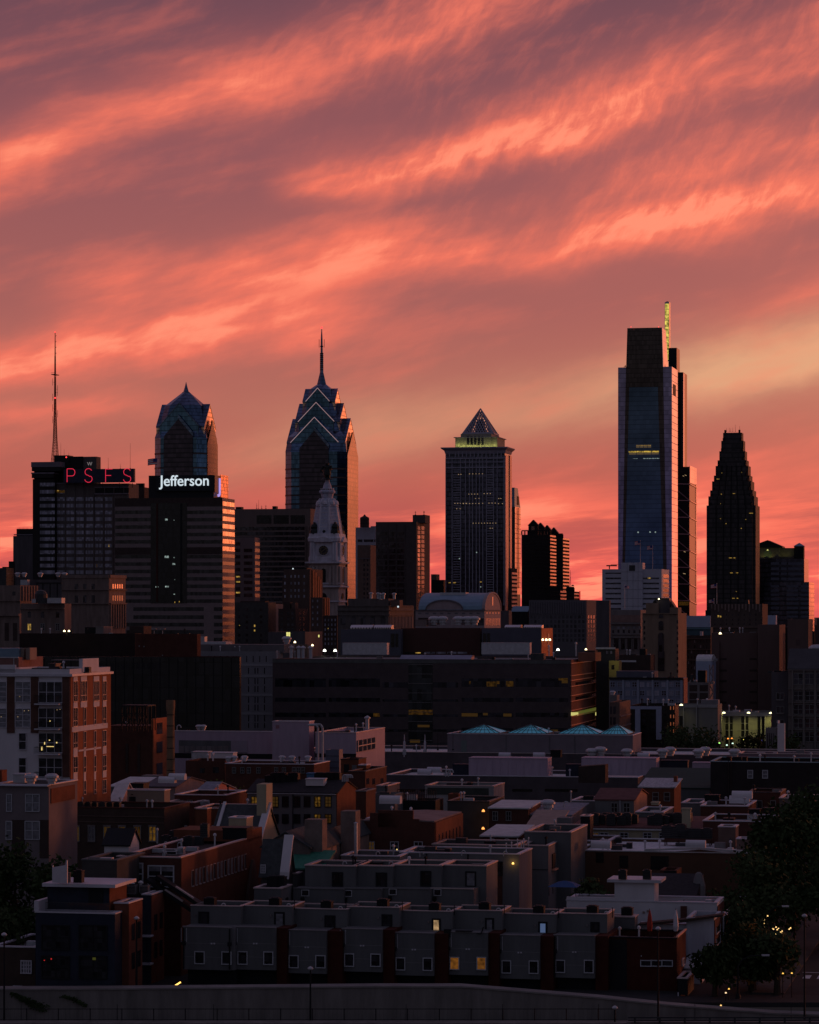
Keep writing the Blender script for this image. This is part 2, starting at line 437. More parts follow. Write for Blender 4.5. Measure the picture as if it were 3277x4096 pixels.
# ------------------------------------------------------------------ colours of things
M_ROOF = mat('dark_roof_membrane', (.035, .033, .036), .9, ns=.6, na=.35)
M_PALEROOF = mat('pale_roof_coating', (.50, .50, .52), .75, ns=.7, na=.22)
M_GREYROOF = mat('grey_roof_gravel', (.16, .15, .16), .9, ns=.8, na=.3)
M_GROUND = mat('asphalt', (.035, .034, .036), .9, ns=.2, na=.3)
M_BLUEGLASS = glass('blue_tower_glass', (.055, .12, .23), .10, .9, (1.5, 1.5, 3.9), .32, line=.12)
M_NAVY = glass('navy_crown_glass', (.09, .13, .22), .16, .85, (2.2, 2.2, 3.0), .3, line=.15)
M_GRANITE = glass('dark_granite_strip', (.065, .045, .055), .35, .3, (2.4, 2.4, 3.9), .35, lit=0, line=.3)
M_DARKGLASS = glass('dark_window_glass', (.035, .035, .045), .15, .5, (1.4, 1.4, 2.6), .7, lit=0)
M_SIDEGLASS = glass('sunset_tinted_window_glass', (.55, .42, .36), .18, .9, (1.4, 1.4, 2.0), .45)  # bright warm copy of window glass; sunset reflection put into its colour
M_BLACKGLASS = glass('black_curtain_wall', (.012, .012, .014), .25, .2, (1.5, 1.5, 3.6), .5, line=.1)
M_WINBLUE = glass('curtained_window_glass', (.20, .20, .27), .3, .3, (1.1, 1.1, 9), .5, lit=0)
M_DKBRICK = mat('dark_brown_brick', (.055, .038, .036), ns=.5)
M_BRNSTONE = mat('brown_sandstone', (.13, .085, .075), ns=.4)
M_TAN = mat('tan_limestone', (.26, .20, .17), ns=.4, streak=True)
M_GREYST = mat('grey_stone', (.17, .15, .155), ns=.4, streak=True)
M_PINKCONC = mat('pinkish_precast_concrete', (.20, .15, .15), ns=.3, streak=True)
M_WHITE = mat('white_masonry', (.52, .50, .55), ns=.3, na=.15, streak=True)
M_MARBLE = mat('weathered_white_marble', (.50, .49, .57), .8, ns=.5, na=.3, streak=True)
M_BRONZE = mat('dark_bronze', (.03, .035, .035), .5, .5, na=.2)
M_BLACK = mat('black_painted_metal', (.015, .015, .018), .6, na=.2)
M_DKMETAL = mat('dark_grey_metal', (.05, .05, .055), .5, .3, na=.25)
M_LTMETAL = mat('light_grey_sheet_metal', (.42, .42, .46), .5, .3, ns=1, na=.2)
M_STEEL = mat('pale_steel', (.5, .47, .48), .35, .8, na=.15)
M_COPPER = mat('blue_grey_metal_roof', (.17, .25, .33), .5, .4, ns=.3, na=.15)
E_YEL = emis('warm_lit_window', (1, .60, .12), .32, ns=1.2)
E_DIM = emis('dim_amber_window', (1, .45, .05), .032, ns=1.0)
E_COOL = emis('cool_lit_window', (.62, .8, .75), .35, ns=1.0)
E_WHITE = emis('white_sign_light', (.80, .92, 1), .8)
E_RED = emis('red_neon', (1, .035, .09), .75)
E_REDL = emis('red_beacon_light', (1, .05, .05), 2.5)
E_LAMP = emis('lamp_glow', (1, .80, .45), 4)
E_YG = emis('yellow_floodlight', (.85, .80, .25), 1.0)
E_LINE = emis('pink_white_edge_light', (1, .62, .66), .30)

# ------------------------------------------------------------------ ground
struct('ground', MB().box(-9000, 9000, 303, 26000, -.5, 0), M_GROUND)

def band_rows(b, face, x0, x1, y0, pitch, h, n, m, name='window_band', d=0.0, out=.03, skip=()):
    for i in range(n):
        if i in skip: continue
        b.patch(face, x0, y0+pitch*i, x1, y0+pitch*i+h, m, name, out=out, d=d)
def beacon(x, y, D, what, r=.45):
    p = at(x, y, D)
    return thing('beacon_light', what, 'beacon light', MB().lathe([(-r, r*.5), (-r*.2, r), (r*.5, r*.9), (r, r*.3)], n=8), E_REDL, p)
def flag(x, y, ybase, D, label, left=False, size=3.0, lit=False):
    """x,y = top of the pole"""
    p = at(x, y, D); zb = at(x, ybase, D).z; e = empty('flag', label, 'flag', (p.x, p.y, zb))
    h = p.z-zb
    part('flagpole', MB().tube((0, 0, 0), (0, 0, h), .16, .09, 6).dome(0, 0, h, .25, .25, 6, 2), M_LTMETAL, e)
    sg = -1 if left else 1
    def cloth(x0, x1, z0, z1, n=6, off=0):
        mb = MB()
        def P(u, z): return (sg*(.15+u*size*.92), .35*sin(u*7)+off, z-.25*u*size*.4*u)
        ring = []
        for k in range(n):
            u0 = x0+(x1-x0)*k/n; u1 = x0+(x1-x0)*(k+1)/n
            for o1, o2 in ((-.03, .03),):
                a = [P(u0, z0), P(u1, z0), P(u1, z1), P(u0, z1)]
                r0 = [(q[0], q[1]+o1, q[2]) for q in a]; r1 = [(q[0], q[1]+o2, q[2]) for q in a]
                mb.loft([r0, r1])
        return mb
    hh = size*.62; red = mat('flag_red', (.5, .04, .06), na=.1); wh = mat('flag_white', (.7, .68, .7), na=.1); bl = mat('flag_blue', (.04, .05, .2), na=.1)
    R = MB(); Wm = MB()
    for k in range(7):
        z1 = h-.3-hh*k/7; z0 = z1-hh/7
        q = cloth(0, 1, z0, z1); t = R if k % 2 == 0 else Wm
        b0 = len(t.v); t.v += q.v; t.f += [tuple(b0+i for i in f_) for f_ in q.f]
    part('red_stripes', R, red, e); part('white_stripes', Wm, wh, e)
    part('canton', cloth(0, .42, h-.3-hh*.55, h-.3+.004, off=-.05), bl, e)
    return e
def antenna(x, y0, y1, D, label, r=.12, arms=0):
    p = at(x, y0, D); z1 = at(x, y1, D).z; h = z1-p.z
    mb = MB().tube((0, 0, 0), (0, 0, h), r, r*.5, 5).lathe([(0, r*3), (.3, r*3), (.3, r)], n=6)
    for k in range(arms):
        z = h*(.55+.4*k/max(arms, 1)); mb.tube((-.7, 0, z), (.7, 0, z), r*.4, n=4)
    return thing('antenna', label, 'antenna', mb, M_BLACK, p)

# ================================================================== far left tower with the red letters
V(0, 1300)
D = 1950
t = Bd('office_tower', 'dark slab tower carrying the big red neon letters on its roof', 'tower', 478, 1085, 1140, 1332, D,
       mat('grey_brick', (.10, .085, .085), ns=.4, streak=True), L=22)
# projecting left slab with wide eaves
V(0, 1900)
s2 = MB(); a0, a1, z0, z1 = t.ext('F', 293, 36, 474, 36)
z1 = t.F(380, 36)[1]
s2.box(a0, a1, -4, 22, 0, z1); part('stair_slab', s2, mat('black_glazed_brick', (.02, .018, .02), .4, na=.3), t.e)
V(0, 1300)
for i, (x0, x1, y0, y1) in enumerate(((293, 528, 1158, 1232), (293, 478, 1246, 1290))):
    a, b, zb_, zt = t.ext('F', x0, y0, x1, y1)
    part('roof_storey', MB().box(a, b, -6, 18, zb_, zt), mat('black_glazed_brick', ()), t.e)
    part('eave', MB().box(a-.3, b+.3, -6.4, 18.4, zt-(3.2 if i == 0 else .8), zt+.15), mat('grey_cornice', (.16, .14, .17), na=.2), t.e)
a, b, zb_, zt = t.ext('F', 300, 1232, 470, 1300)
part('recess', MB().box(a, b, -3, 16, zb_-.4, zt+.4), M_BLACK, t.e)
V(0, 1900)
rows = [(y, y+30) for y in (65, 126, 187, 243, 300, 356, 412, 468, 524, 579, 635, 691, 747, 803)]
for (y0, y1) in rows:
    a, b, z0, z1 = t.ext('F', 337, y0, 462, y1, -4); part('window_band', MB().box(a, b, -4.06, -3.9, z0, z1), M_WINBLUE, t.e)
for (y0, y1) in rows[1:]:
    for k, (x0, x1) in enumerate(((480, 545), (560, 625), (640, 705), (722, 784), (800, 865), (884, 944))):
        if k >= 4 and y0 < 180: continue
        if y0 < 140 and k > 0: continue
        t.win('F', x0, y0, x1, y1, M_WINBLUE)
for x in (552, 632, 712, 792, 872, 952): t.patch('F', x-5, 170 if x > 720 else 70, x+4, 900, mat('grey_brick', ()), 'pier', out=.5)
t.patch('F', 478, 64, 800, 74, mat('grey_cornice', ()), 'ledge', out=.5)
t.patch('F', 800, 100, 1095, 108, mat('grey_cornice', ()), 'ledge', out=.9)
t.patch('F', 802, 110, 1094, 152, M_BLACK, 'loggia', out=.1); t.patch('F', 800, 153, 1095, 163, mat('grey_cornice', ()), 'ledge', out=.9)
for x in (884, 962, 1045): t.patch('F', x-3, 108, x+3, 153, mat('grey_brick', ()), 'column', out=.7)
t.patch('F', 478, 128, 545, 150, E_DIM, 'lit_window', out=.12); t.patch('F', 482, 127, 496, 136, E_YEL, 'lit_window', out=.16)
t.patch('F', 915, 585, 921, 604, E_YEL, 'lit_window', out=.12); t.patch('F', 812, 750, 820, 774, E_DIM, 'lit_window', out=.12)
V(0, 1300)
t.rbox(455, 578, 1096, 4, 10, M_BLACK, 'machine_room'); t.rbox(578, 695, 1106, 5, 10, M_BLACK, 'machine_room')
t.rbox(697, 813, 1107, 6, 9, mat('grey_brick', ()), 'machine_room')
a, zt = t.F(735, 1145, 6); o, bb = textmesh('W', 3.4, emis('pale_letter', (.7, .6, .62), .25), t.e, 'letter', ext=.1)
o.location = (a, 5.8, zt-3.0); o.rotation_euler = (pi/2, 0, 0)
t.done()
# the letter board stands on the roof: thing with neon letters
sg = empty('rooftop_sign', 'long dark rooftop letter board spelling four thin red neon letters', 'sign', t.world(0, -5.2, 0), -TH)
def tF(x, y, d=-5.2): a, z = t.F(x, y, d); return a, z
a0, z0 = tF(535, 1328); a1, z1 = tF(1128, 1208)
part('board', MB().box(a0, a1, .15, 3.0, z0, z1), mat('navy_sheet_metal', (.030, .035, .06), .6, ns=.4), sg)
bk = MB()
for x in (560, 700, 860, 1000, 1110):
    a, z = tF(x, 1328); bk.tube((a, 1.5, z-3.2), (a, 1.5, z+.1), .2)
part('support_posts', bk, M_BLACK, sg)
def letter(name, pts, closed=False):
    P = [(tF(x, y)[0], -.15, tF(x, y)[1]) for x, y in pts]
    part(name, MB().path(P, .21, 6), E_RED, sg)
def arc(cx, cy, rx, ry, a0, a1, n=10): return [(cx+rx*cos(rad(a0+(a1-a0)*i/n)), cy+ry*sin(rad(a0+(a1-a0)*i/n))) for i in range(n+1)]
letter('letter_p', [(566, 1322), (566, 1210), (605, 1210)]+arc(608, 1240, 24, 30, -90, 90)+[(567, 1270)])
for xs_ in (746, 1071):
    letter('letter_s', arc(xs_, 1237, 29, 29, -25, -180, 10)+arc(xs_, 1237, 29, 29, 180, 120, 4)+[(xs_-10, 1262), (xs_+12, 1274)]+arc(xs_, 1295, 31, 29, -50, 170, 14))
letter('letter_f', [(890, 1322), (890, 1212), (947, 1212)]); letter('letter_f_bar', [(891, 1266), (936, 1266)])
# the lattice mast on the same roof
e = empty('radio_mast', 'tall thin lattice broadcast mast on the roof left of the red letters', 'radio mast', t.world(t.F(465, 1100, 8)[0], 8, 0), -TH)
def mz(y): return HC-(gy(y)-HY)/FP*(D+8)
sc_m = OK/FP*(D+8)
prof = [(1158, 30), (1085, 24), (960, 15), (850, 12), (700, 8), (530, 5.5), (408, 5)]
legs = MB(); br = MB()
for (y0, r0), (y1, r1) in zip(prof, prof[1:]):
    for q in range(4):
        c0, s0 = (1, -1)[q % 2], (1, -1)[q//2]
        legs.tube((c0*r0*sc_m*.92, s0*r0*sc_m*.92, mz(y0)), (c0*r1*sc_m*.92, s0*r1*sc_m*.92, mz(y1)), .17, n=4)
y = 1158; k = 0
def rr(y):
    for (y0, r0), (y1, r1) in zip(prof, prof[1:]):
        if y1 <= y <= y0: return r0+(r1-r0)*(y0-y)/(y0-y1)
    return 5
while y > 430:
    st_ = max(rr(y)*1.25, 11); r0 = rr(y)*sc_m*.92; r1 = rr(y-st_)*sc_m*.92; z0, z1 = mz(y), mz(y-st_)
    for sx, sy, ex, ey in ((-1, -1, 1, -1), (1, -1, 1, 1), (1, 1, -1, 1), (-1, 1, -1, -1)):
        br.tube((sx*r0, sy*r0, z0), (ex*r1, ey*r1, z1), .09, n=4); br.tube((ex*r0, ey*r0, z0), (sx*r1, sy*r1, z1), .09, n=4)
        br.tube((sx*r1, sy*r1, z1), (ex*r1, ey*r1, z1), .10, n=4)
    y -= st_
M_MAST = mat('dull_red_mast_paint', (.13, .03, .02), .6, na=.2)
part('legs', legs, M_MAST, e); part('bracing', br, M_MAST, e)
pl = MB().box(-19*sc_m, 19*sc_m, -4, 4, mz(410), mz(405)).box(-19*sc_m, 19*sc_m, -4, -3.8, mz(395), mz(393)); part('platform', pl, M_BLACK, e)
part('upper_pole', MB().tube((0, 0, mz(408)), (0, 0, mz(250)), .62, .5, 8).tube((0, 0, mz(250)), (0, 0, mz(50)), .42, .25, 8), M_BLACK, e)
di = MB()
for y in (80, 130, 178, 228): di.tube((0, 0, mz(y)), (10*sc_m, 0, mz(y)), .12, n=4).tube((9*sc_m, 0, mz(y)), (9*sc_m, 0, mz(y-8)), .12, n=4)
for y, sgn in ((470, -1), (530, 1), (600, -1), (690, -1), (740, 1), (790, -1), (560, 1)):
    di.tube((0, 0, mz(y)), (sgn*24*sc_m, 0, mz(y)), .1, n=4).tube((sgn*22*sc_m, 0, mz(y+28)), (sgn*22*sc_m, 0, mz(y-32)), .13, n=4)
part('side_antennas', di, M_BLACK, e)
part('beacon_lights', MB().dome(0, 0, mz(50), .5, .8, 6, 2), E_REDL, e); part('beacon_lights', MB().dome(4*sc_m, -1, mz(608), .7, .9, 6, 2), E_REDL, e)
for x, y0, y1, l, arms in ((513, 1100, 992, 'thin whip antenna just right of the lattice mast', 0), (1097, 1208, 992, 'tall thin whip antenna above the last red letter', 0),
                     (580, 1104, 1075, 'short whip antenna in the middle of the black machine room roof', 0), (1014, 1210, 1168, 'short forked antenna left of the tall whip antenna', 1), (541, 1100, 1045, 'short thin antenna on the corner of black machine room', 0),
                     (912, 1208, 1120, 'faint thin antenna above the third red letter', 0)):
    antenna(x, y0, y1, D+4, l, arms=arms)
beacon(559, 1113, D-2, 'red beacon on the black machine room beside the mast')
# small dark block right behind
t = Bd('office_block', 'low dark block between the red letters and white letters', 'office building', 1140, 1215, 1252, 1365, 2000, M_DKBRICK)
t.rbox(1145, 1212, 1332, 3, 2, M_BLACK, 'roof_frame'); t.done()

# far left
V(0, 1900)
t = Bd('office_tower', 'plain grey tower at far left below the lattice mast', 'tower', 112, 300, 330, 512, 2150, mat('dark_grey_concrete', (.085, .075, .085), ns=.3, streak=True))
t.rbox(140, 300, 452, 3, 14, M_BLACK); t.patch('F', 118, 498, 300, 507, mat('grey_cornice', ()), 'ledge', out=.4)
a, b, z0, z1 = t.ext('F', 142, 452, 290, 440)
rl = MB()
for k in range(14): rl.tube((a+(b-a)*k/13, 3, z0), (a+(b-a)*k/13, 3, z1), .09, n=4)
rl.tube((a, 3, z1), (b, 3, z1), .09, n=4); part('railing', rl, M_BLACK, t.e); t.done()
t = Bd('office_block', 'low dark block with orange lit balconies at the left edge', 'office building', -60, 54, 118, 782, 1900, M_DKMETAL)
band_rows(t, 'S', 58, 116, 795, 30, 12, 4, M_SIDEGLASS); t.rbox(20, 54, 772, 3, 5, M_BLACK); t.done()
t = Bd('office_block', 'small black step block left of plain grey tower', 'office building', 74, 108, 125, 726, 2140, M_BLACK); t.done()

# ================================================================== twin glass towers
def octa(hw, ch, z): 
    ch = min(ch, hw*.9)
    return [(x, y, z) for x, y in ((-hw+ch, -hw), (hw-ch, -hw), (hw, -hw+ch), (hw, hw-ch), (hw-ch, hw), (-hw+ch, hw), (-hw, hw-ch), (-hw, -hw+ch))]
def glass_tower(label, cxp, D, prof, gables, ch, spire, inner, bottom_bands, lit=False):
    """prof: (row, half width in columns) silhouettes; gables: (half width, eave row, apex row, half depth of plane)"""
    p = at(cxp, 0, D); mpp = OK/FP*D; Zr = lambda y: HC-(gy(y)-HY)/FP*D
    e = empty('glass_tower', label, 'tower', (p.x, p.y, 0), -TH)
    k = mpp/(cos(TH)+sin(TH)*.62)
    hw0 = prof[0][1]*k
    part('shaft', MB().loft([octa(hw0, ch, 0), octa(hw0, ch, Zr(prof[0][0]))]), M_BLUEGLASS, e)
    part('crown', MB().loft([octa(h*k, ch*(.9 if h*k > 12 else .5), Zr(y)) for y, h in prof]), M_NAVY, e)
    for i, (g, ye, ya, hd) in enumerate(gables):
        g *= mpp; hd *= k; ze, za = Zr(ye), Zr(ya); zb = ze-14 if i else 0
        pts = [(-g, zb), (g, zb), (g, ze), (0, za), (-g, ze)]
        part('gable', MB().prism(pts, -hd, hd, 'y'), M_BLUEGLASS, e)
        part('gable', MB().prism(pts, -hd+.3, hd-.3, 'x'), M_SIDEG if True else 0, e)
        part('gable_roof', MB().prism([(-g-.6, ze-.4), (0, za+.05), (g+.6, ze-.4), (g+.6, ze+1.0), (0, za+1.4), (-g-.6, ze+1.0)], -hd-.4, hd+.4, 'y'), M_NAVY, e)
        part('gable_roof', MB().prism([(-g-.6, ze-.4), (0, za), (g+.6, ze-.4), (g+.6, ze+.9), (0, za+1.3), (-g-.6, ze+.9)], -hd+.1, hd-.1, 'x'), M_NAVY, e)
        if lit:
            ln = MB(); r = .30
            ln.tube((-g-.6, -hd-.7, ze+.3), (0, -hd-.7, za+.8), r); ln.tube((g+.6, -hd-.7, ze+.3), (0, -hd-.7, za+.8), r)
            part('edge_light', ln, E_LINE, e)
    (g, ye, ya) = inner; g *= mpp; ze, za = Zr(ye), Zr(ya)
    hd = hw0-.2
    part('granite_front', MB().prism([(-g, 0), (g, 0), (g, ze), (0, za), (-g, ze)], -hd-1.2, -hd+.2, 'y'), M_GRANITE, e)
    gs = hw0-ch+.1  # granite strip widened over the whole side face to darken it
    part('granite_side_cover', MB().prism([(-gs, 0), (gs, 0), (gs, ze-6), (0, za), (-gs, ze-6)], hd-.3, hd+.9, 'x'), M_SIDED, e)
    part('inner_ridge', MB().prism([(-g*.02, za-.6), (0, za+.4), (g+.6, ze-.4), (g+.6, ze+3), (0, za+4)], -hd-1.8, -hd-.2, 'y'), M_NAVY, e)
    bt = MB()
    for y in bottom_bands:
        z = Zr(y); bt.loft([octa(hw0+.25, ch, z), octa(hw0+.25, ch, z+1.5)])
    part('spandrel_bands', bt, M_GRANITE, e)
    return e, Zr, mpp
M_SIDEG = glass('sunset_tinted_side_glass', (.62, .42, .32), .22, .9, (1.5, 1.5, 3.9), .55, line=.3)  # orange tint puts the sunset light into the side glass
M_SIDED = glass('darkened_side_glass', (.07, .038, .034), .25, .9, (1.5, 1.5, 3.9), .8, line=.3)  # dark colour keeps the sunset reflection off the tower side
V(800, 1300)
P1 = [(1080, 292), (955, 272), (905, 222), (903, 222), (800, 203), (778, 172), (775, 172), (668, 152), (645, 120), (643, 118), (545, 101), (500, 43), (400, 17), (385, 17), (240, 15), (235, 11), (120, 9), (35, 4)]
e, Zr, mpp = glass_tower('blue glass tower with chevron gables and a tall needle spire', 1025, 2600, P1,
    [(200, 1005, 800, 280), (150, 828, 672, 215), (97, 655, 548, 158)], 7, None, (125, 1050, 905), range(1230, 2400, 73), lit=True)
rg = MB()
for y, r in [(y_, 17) for y_ in range(245, 395, 17)]+[(185, 15)]:
    rg.lathe([(Zr(y), r*mpp*.9), (Zr(y)+1.0, r*mpp*.9)], n=10)
part('spire_rings', rg, M_BLACK, e)
part('spire_antennas', MB().tube((22*mpp, 0, Zr(190)), (22*mpp, 0, Zr(120)), .25, n=4).tube((-22*mpp, 0, Zr(190)), (-22*mpp, 0, Zr(120)), .25, n=4), M_BLACK, e)
part('beacon_lights', MB().dome(0, 0, Zr(28), 1.0, 1.6, 8, 2), E_REDL, e)
part('lit_window', MB().box(-37, -35, -26.4, -25, 0, 1), E_COOL, e)
V(0, 1300)
P2 = [(960, 250), (850, 218), (800, 200), (685, 173), (570, 38), (566, 38), (562, 26), (520, 12), (478, 1)]
glass_tower('blue glass tower with steep gabled crown and short pointed tip', 1567, 2500, P2,
    [(168, 870, 680, 235)], 7, None, (125, 950, 805), range(1100, 2300, 120))
flag(1325, 1118, 1300, 2300, 'striped flag flying left from behind the white letter sign roof', left=True, size=8)

# ================================================================== banded tower with white letters
V(0, 1900)
M_JB = mat('banded_pale_granite', (.21, .155, .16), .55, ns=.4, na=.15)
M_JD = glass('dark_ribbon_glass', (.03, .032, .036), .18, .5, (1.5, 1.5, 5), .5, lit=0)
M_JR = glass('sunset_tinted_ribbon_glass', (.9, .75, .6), .2, .9, (1.3, 1.3, 6), .5)  # peach tint stands for sunset reflected in the upper side bands
D = 1850
t = Bd('office_tower', 'wide banded office tower with lit white lettering on top', 'tower', 968, 1873, 1976, 192, D, M_JB)
V(0, 1900)
ribs = []
y = 235
while y < 1060:
    ribs.append(y); y += 62.3
t.patch('F', 968, 192, 1873, 262, M_DKBRICK, 'attic_band', out=.05)
for y in ribs:
    if 600 < y < 640: t.patch('F', 968, y, 1873, y+60, M_DKBRICK, 'attic_band', out=.08); continue
    t.patch('F', 970, y+1, 1270, y+31, M_JD, 'window_band', out=.03); t.patch('F', 1574, y+1, 1873, y+31, M_JD, 'window_band', out=.03)
t.patch('F', 1270, 235, 1574, 1078, M_BLACKGLASS, 'dark_bay', out=.25)
t.patch('F', 1318, 240, 1332, 1070, mat('dull_red_panel', (.06, .02, .018), na=.2), 'pilaster', out=.5); t.patch('F', 1520, 240, 1534, 1070, M_BLACK, 'pilaster', out=.5)
for (x, y, w_, h_) in ((1392, 368, 20, 16), (1388, 680, 34, 18), (1452, 742, 24, 14), (1392, 933, 30, 12), (1310, 938, 24, 8), (1460, 1000, 14, 7), (1464, 378, 5, 5), (1464, 690, 5, 8), (1470, 878, 5, 6)):
    t.patch('F', x, y, x+w_, y+h_, E_COOL, 'lit_window', out=.3)
for (x, y) in ((1470, 1066), (1508, 1060)): t.patch('F', x, y, x+6, y+12, E_YEL, 'lit_window', out=.3)
for y in (1112, 1180, 1243, 1305, 1370): t.patch('F', 1065+ (58 if y < 1200 else 0), y, 1716, y+32, M_JD, 'window_band', out=.03); 
for y in (1112, 1180, 1243, 1305, 1370): t.patch('F', 1800, y, 1873, y+32, M_JD, 'window_band', out=.03)
V(800, 1900)
y = 228; i = 0
while y < 640:
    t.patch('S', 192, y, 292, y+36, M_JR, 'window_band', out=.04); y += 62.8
while y < 1400:
    t.patch('S', 192, y, 292, y+28, M_JD, 'window_band', out=.04); y += 62.8
# roof sign block
V(0, 1300)
h, bb = t.rbox(1252, 1800, 1262, 4, 30, mat('black_granite', (.018, .02, .026), .35, na=.2), 'sign_block')
V(800, 1300)
t.done()
V(0, 1300)
a0, z0 = t.F(1310, 1385, 2); a1, z1 = t.F(1310+460, 1262, 2)
V(800, 1300)
a1b, _ = t.F(120, 1262, 2)
sgn = empty('rooftop_sign', 'black rooftop box with glowing bold white lettering facing the viewer', 'sign', t.world(0, 0, 0), -TH)
part('sign_box', MB().box(a0, a1b, 2, 16, z0-1, z1), mat('black_granite', ()), sgn)
V(0, 1300)
xa, zb_ = t.F(1340, 1354, 2)
V(800, 1300)
xb, _ = t.F(75, 1354, 2)
o, bb = textmesh('Jefferson', 10, E_WHITE, sgn, 'white_letters', bold=.06, ext=.25)
k = (xb-xa)/(bb[1]-bb[0]); o.scale = (k, k*1.04, 1); o.rotation_euler = (pi/2, 0, 0); o.location = (xa-bb[0]*k, 1.7, zb_)
# right face of the box and side block in glass tinted orange, sunset light put into the colour
ya, yb = 3, 30
xr_ = a1b+.02
sb_a, _ = t.S(145, 1262, xr_)
part('side_glass', MB().box(xr_-.02, xr_+.3, 16.2, 34, z0-8, z1+.8), glass('sunset_tinted_sign_glass', (.55, .26, .16), .25, .9, (1.5, 1.5, 2.2), .6, line=.2), sgn)
side_len = t.S(195, 1262, xr_)[0]
# purple letter on the dark side panel
part('side_panel', MB().box(xr_, xr_+.4, 2.2, max(8, side_len*.42), z0-2, z1-.3), mat('black_granite', ()), sgn)
o, bb = textmesh('J', 16, emis('violet_sign_light', (.50, .38, .95), .75), sgn, 'violet_letter', bold=.3, ext=.2)
o.rotation_euler = (pi/2, 0, pi/2); o.location = (xr_+.7, 9.5, z0-1.5); o.scale = (1.5, .78, 1)

# ================================================================== behind the banded tower
V(800, 1900)
M_CS = mat('brown_grey_concrete', (.15, .11, .105), ns=.25, na=.15, streak=True)
t = Bd('office_tower', 'broad concrete tower with three dark openings under its roof', 'tower', 230, 930, 1010, 283, 2250, M_CS, L=40)
for (x0, x1) in ((478, 602), (620, 748), (764, 884)): t.patch('F', x0, 338, x1, 410, M_BLACKGLASS, 'roof_opening', out=.1)
y = 436
while y < 1080:
    t.patch('F', 296, y, 886, y+29, M_DARKGLASS, 'window_band'); y += 42.6
for x, w_ in ((886, 6), (912, 6)): t.patch('F', x, 430, x+w_, 1080, M_CS, 'pilaster', out=1.2)
t.rbox(610, 640, 262, 8, 6, M_BLACK, 'roof_plant'); t.rbox(300, 350, 268, 8, 6, M_BLACK, 'roof_plant'); t.done()
for i, (x, y1, ar, l) in enumerate(((478, 238, 1, 'stubby antenna cluster above the broad concrete tower'), (494, 208, 0, 'thin tall rod antenna above the broad concrete tower'),
    (555, 252, 2, 'ladder shaped antenna right of the thin rod antenna'), (520, 255, 1, 'low cross antenna on the broad concrete tower'))):
    antenna(x, 284, y1, 2245, l, r=.2 if ar else .12, arms=ar)
beacon(941, 298, 2570, 'red beacon in front of the spire tower face')
t = Bd('office_tower', 'narrow pale tower with two window bays beside banded tower', 'tower', 296, 462, 506, 525, 2000, mat('mauve_concrete', (.17, .13, .14), ns=.3, na=.15, streak=True))
y = 566
while y < 1040:
    t.patch('F', 300, y, 340, y+28, M_DARKGLASS, 'window_band'); t.patch('F', 370, y+56 if y < 600 else y, 442, y+28+(56 if y < 600 else 0), M_DARKGLASS, 'window_band'); t.patch('S', 464, y, 503, y+30, M_DARKGLASS, 'window_band'); y += 54
for x, y in ((304, 850), (304, 893), (304, 984)): t.patch('F', x, y, x+34, y+12, E_YEL, 'lit_window', out=.12)
t.done()

# ================================================================== the old clock tower
V(800, 1900)
D = 2050; mpp = OK/FP*D; p = at(1072, 0, D); Zc = lambda y: HC-(gy(y)-HY)/FP*D
e = empty('clock_tower', 'ornate pale stone clock tower topped by a dark standing statue', 'clock tower', (p.x, p.y, 0), -TH)
k = mpp/(cos(TH)+sin(TH)*.75)
def sq(h, z, ch=.14): return octa(h, h*ch, z)
b = MB().loft([sq(146*k, 0, .05), sq(146*k, Zc(960), .05), sq(156*k, Zc(950), .05), sq(156*k, Zc(940), .05), sq(148*k, Zc(930), .1), sq(146*k, Zc(760), .1), sq(158*k, Zc(750), .1), sq(158*k, Zc(735), .1)])
part('lower_shaft', b, mat('warm_grey_marble', (.36, .30, .29), ns=.5, na=.3, streak=True), e)
b = MB().loft([sq(150*k, Zc(735)), sq(152*k, Zc(700)), sq(144*k, Zc(680)), sq(142*k, Zc(570)), sq(156*k, Zc(560)), sq(160*k, Zc(535)), sq(150*k, Zc(520)), sq(146*k, Zc(495))])
part('clock_stage', b, M_MARBLE, e)
b = MB().loft([sq(h*k, Zc(y), .55) for y, h in ((500, 126), (480, 122), (400, 110), (300, 92), (270, 86), (262, 92), (245, 84), (205, 56), (195, 44), (158, 52), (150, 64), (140, 66), (132, 62), (122, 38), (85, 31), (60, 20), (40, 17))])
b.v = [(x*1.1, y*1.1, z) for x, y, z in b.v]
part('dome', b, mat('blue_grey_painted_iron', (.37, .38, .49), .7, ns=.6, na=.3), e)
rb_ = MB()
for i in range(8):
    a = pi/8+i*pi/4
    pr = [((h*1.03*k)*cos(a), (h*1.03*k)*sin(a), Zc(y)) for y, h in ((500, 126), (400, 112), (300, 95), (240, 84), (200, 58))]
    rb_.path(pr, .8, 5)
for y, h in ((470, 121), (440, 117), (410, 113), (380, 108), (350, 103), (320, 98), (290, 93), (265, 92)): rb_.loft([sq(h*k*1.01, Zc(y), .55), sq(h*k*1.01, Zc(y)+.5, .55)])
rb_.v = [(x*1.08, y*1.08, z) for x, y, z in rb_.v]
part('dome_ribs', rb_, M_MARBLE, e)
dm = MB()
for i in range(8):
    a = i*pi/4
    for q in (1,): dm.dome(84*k*cos(a), 84*k*sin(a), Zc(250), 2.2, 3.2, 8, 3)
part('dormers', dm, M_MARBLE, e)
rw = MB()
for i in range(20):
    a = i*pi/10; rw.tube((60*k*cos(a), 60*k*sin(a), Zc(140)), (60*k*cos(a), 60*k*sin(a), Zc(116)), .3, n=4)
rw.loft([sq(62*k, Zc(118), .55), sq(62*k, Zc(114), .55)]); part('gallery_railing', rw, M_MARBLE, e)
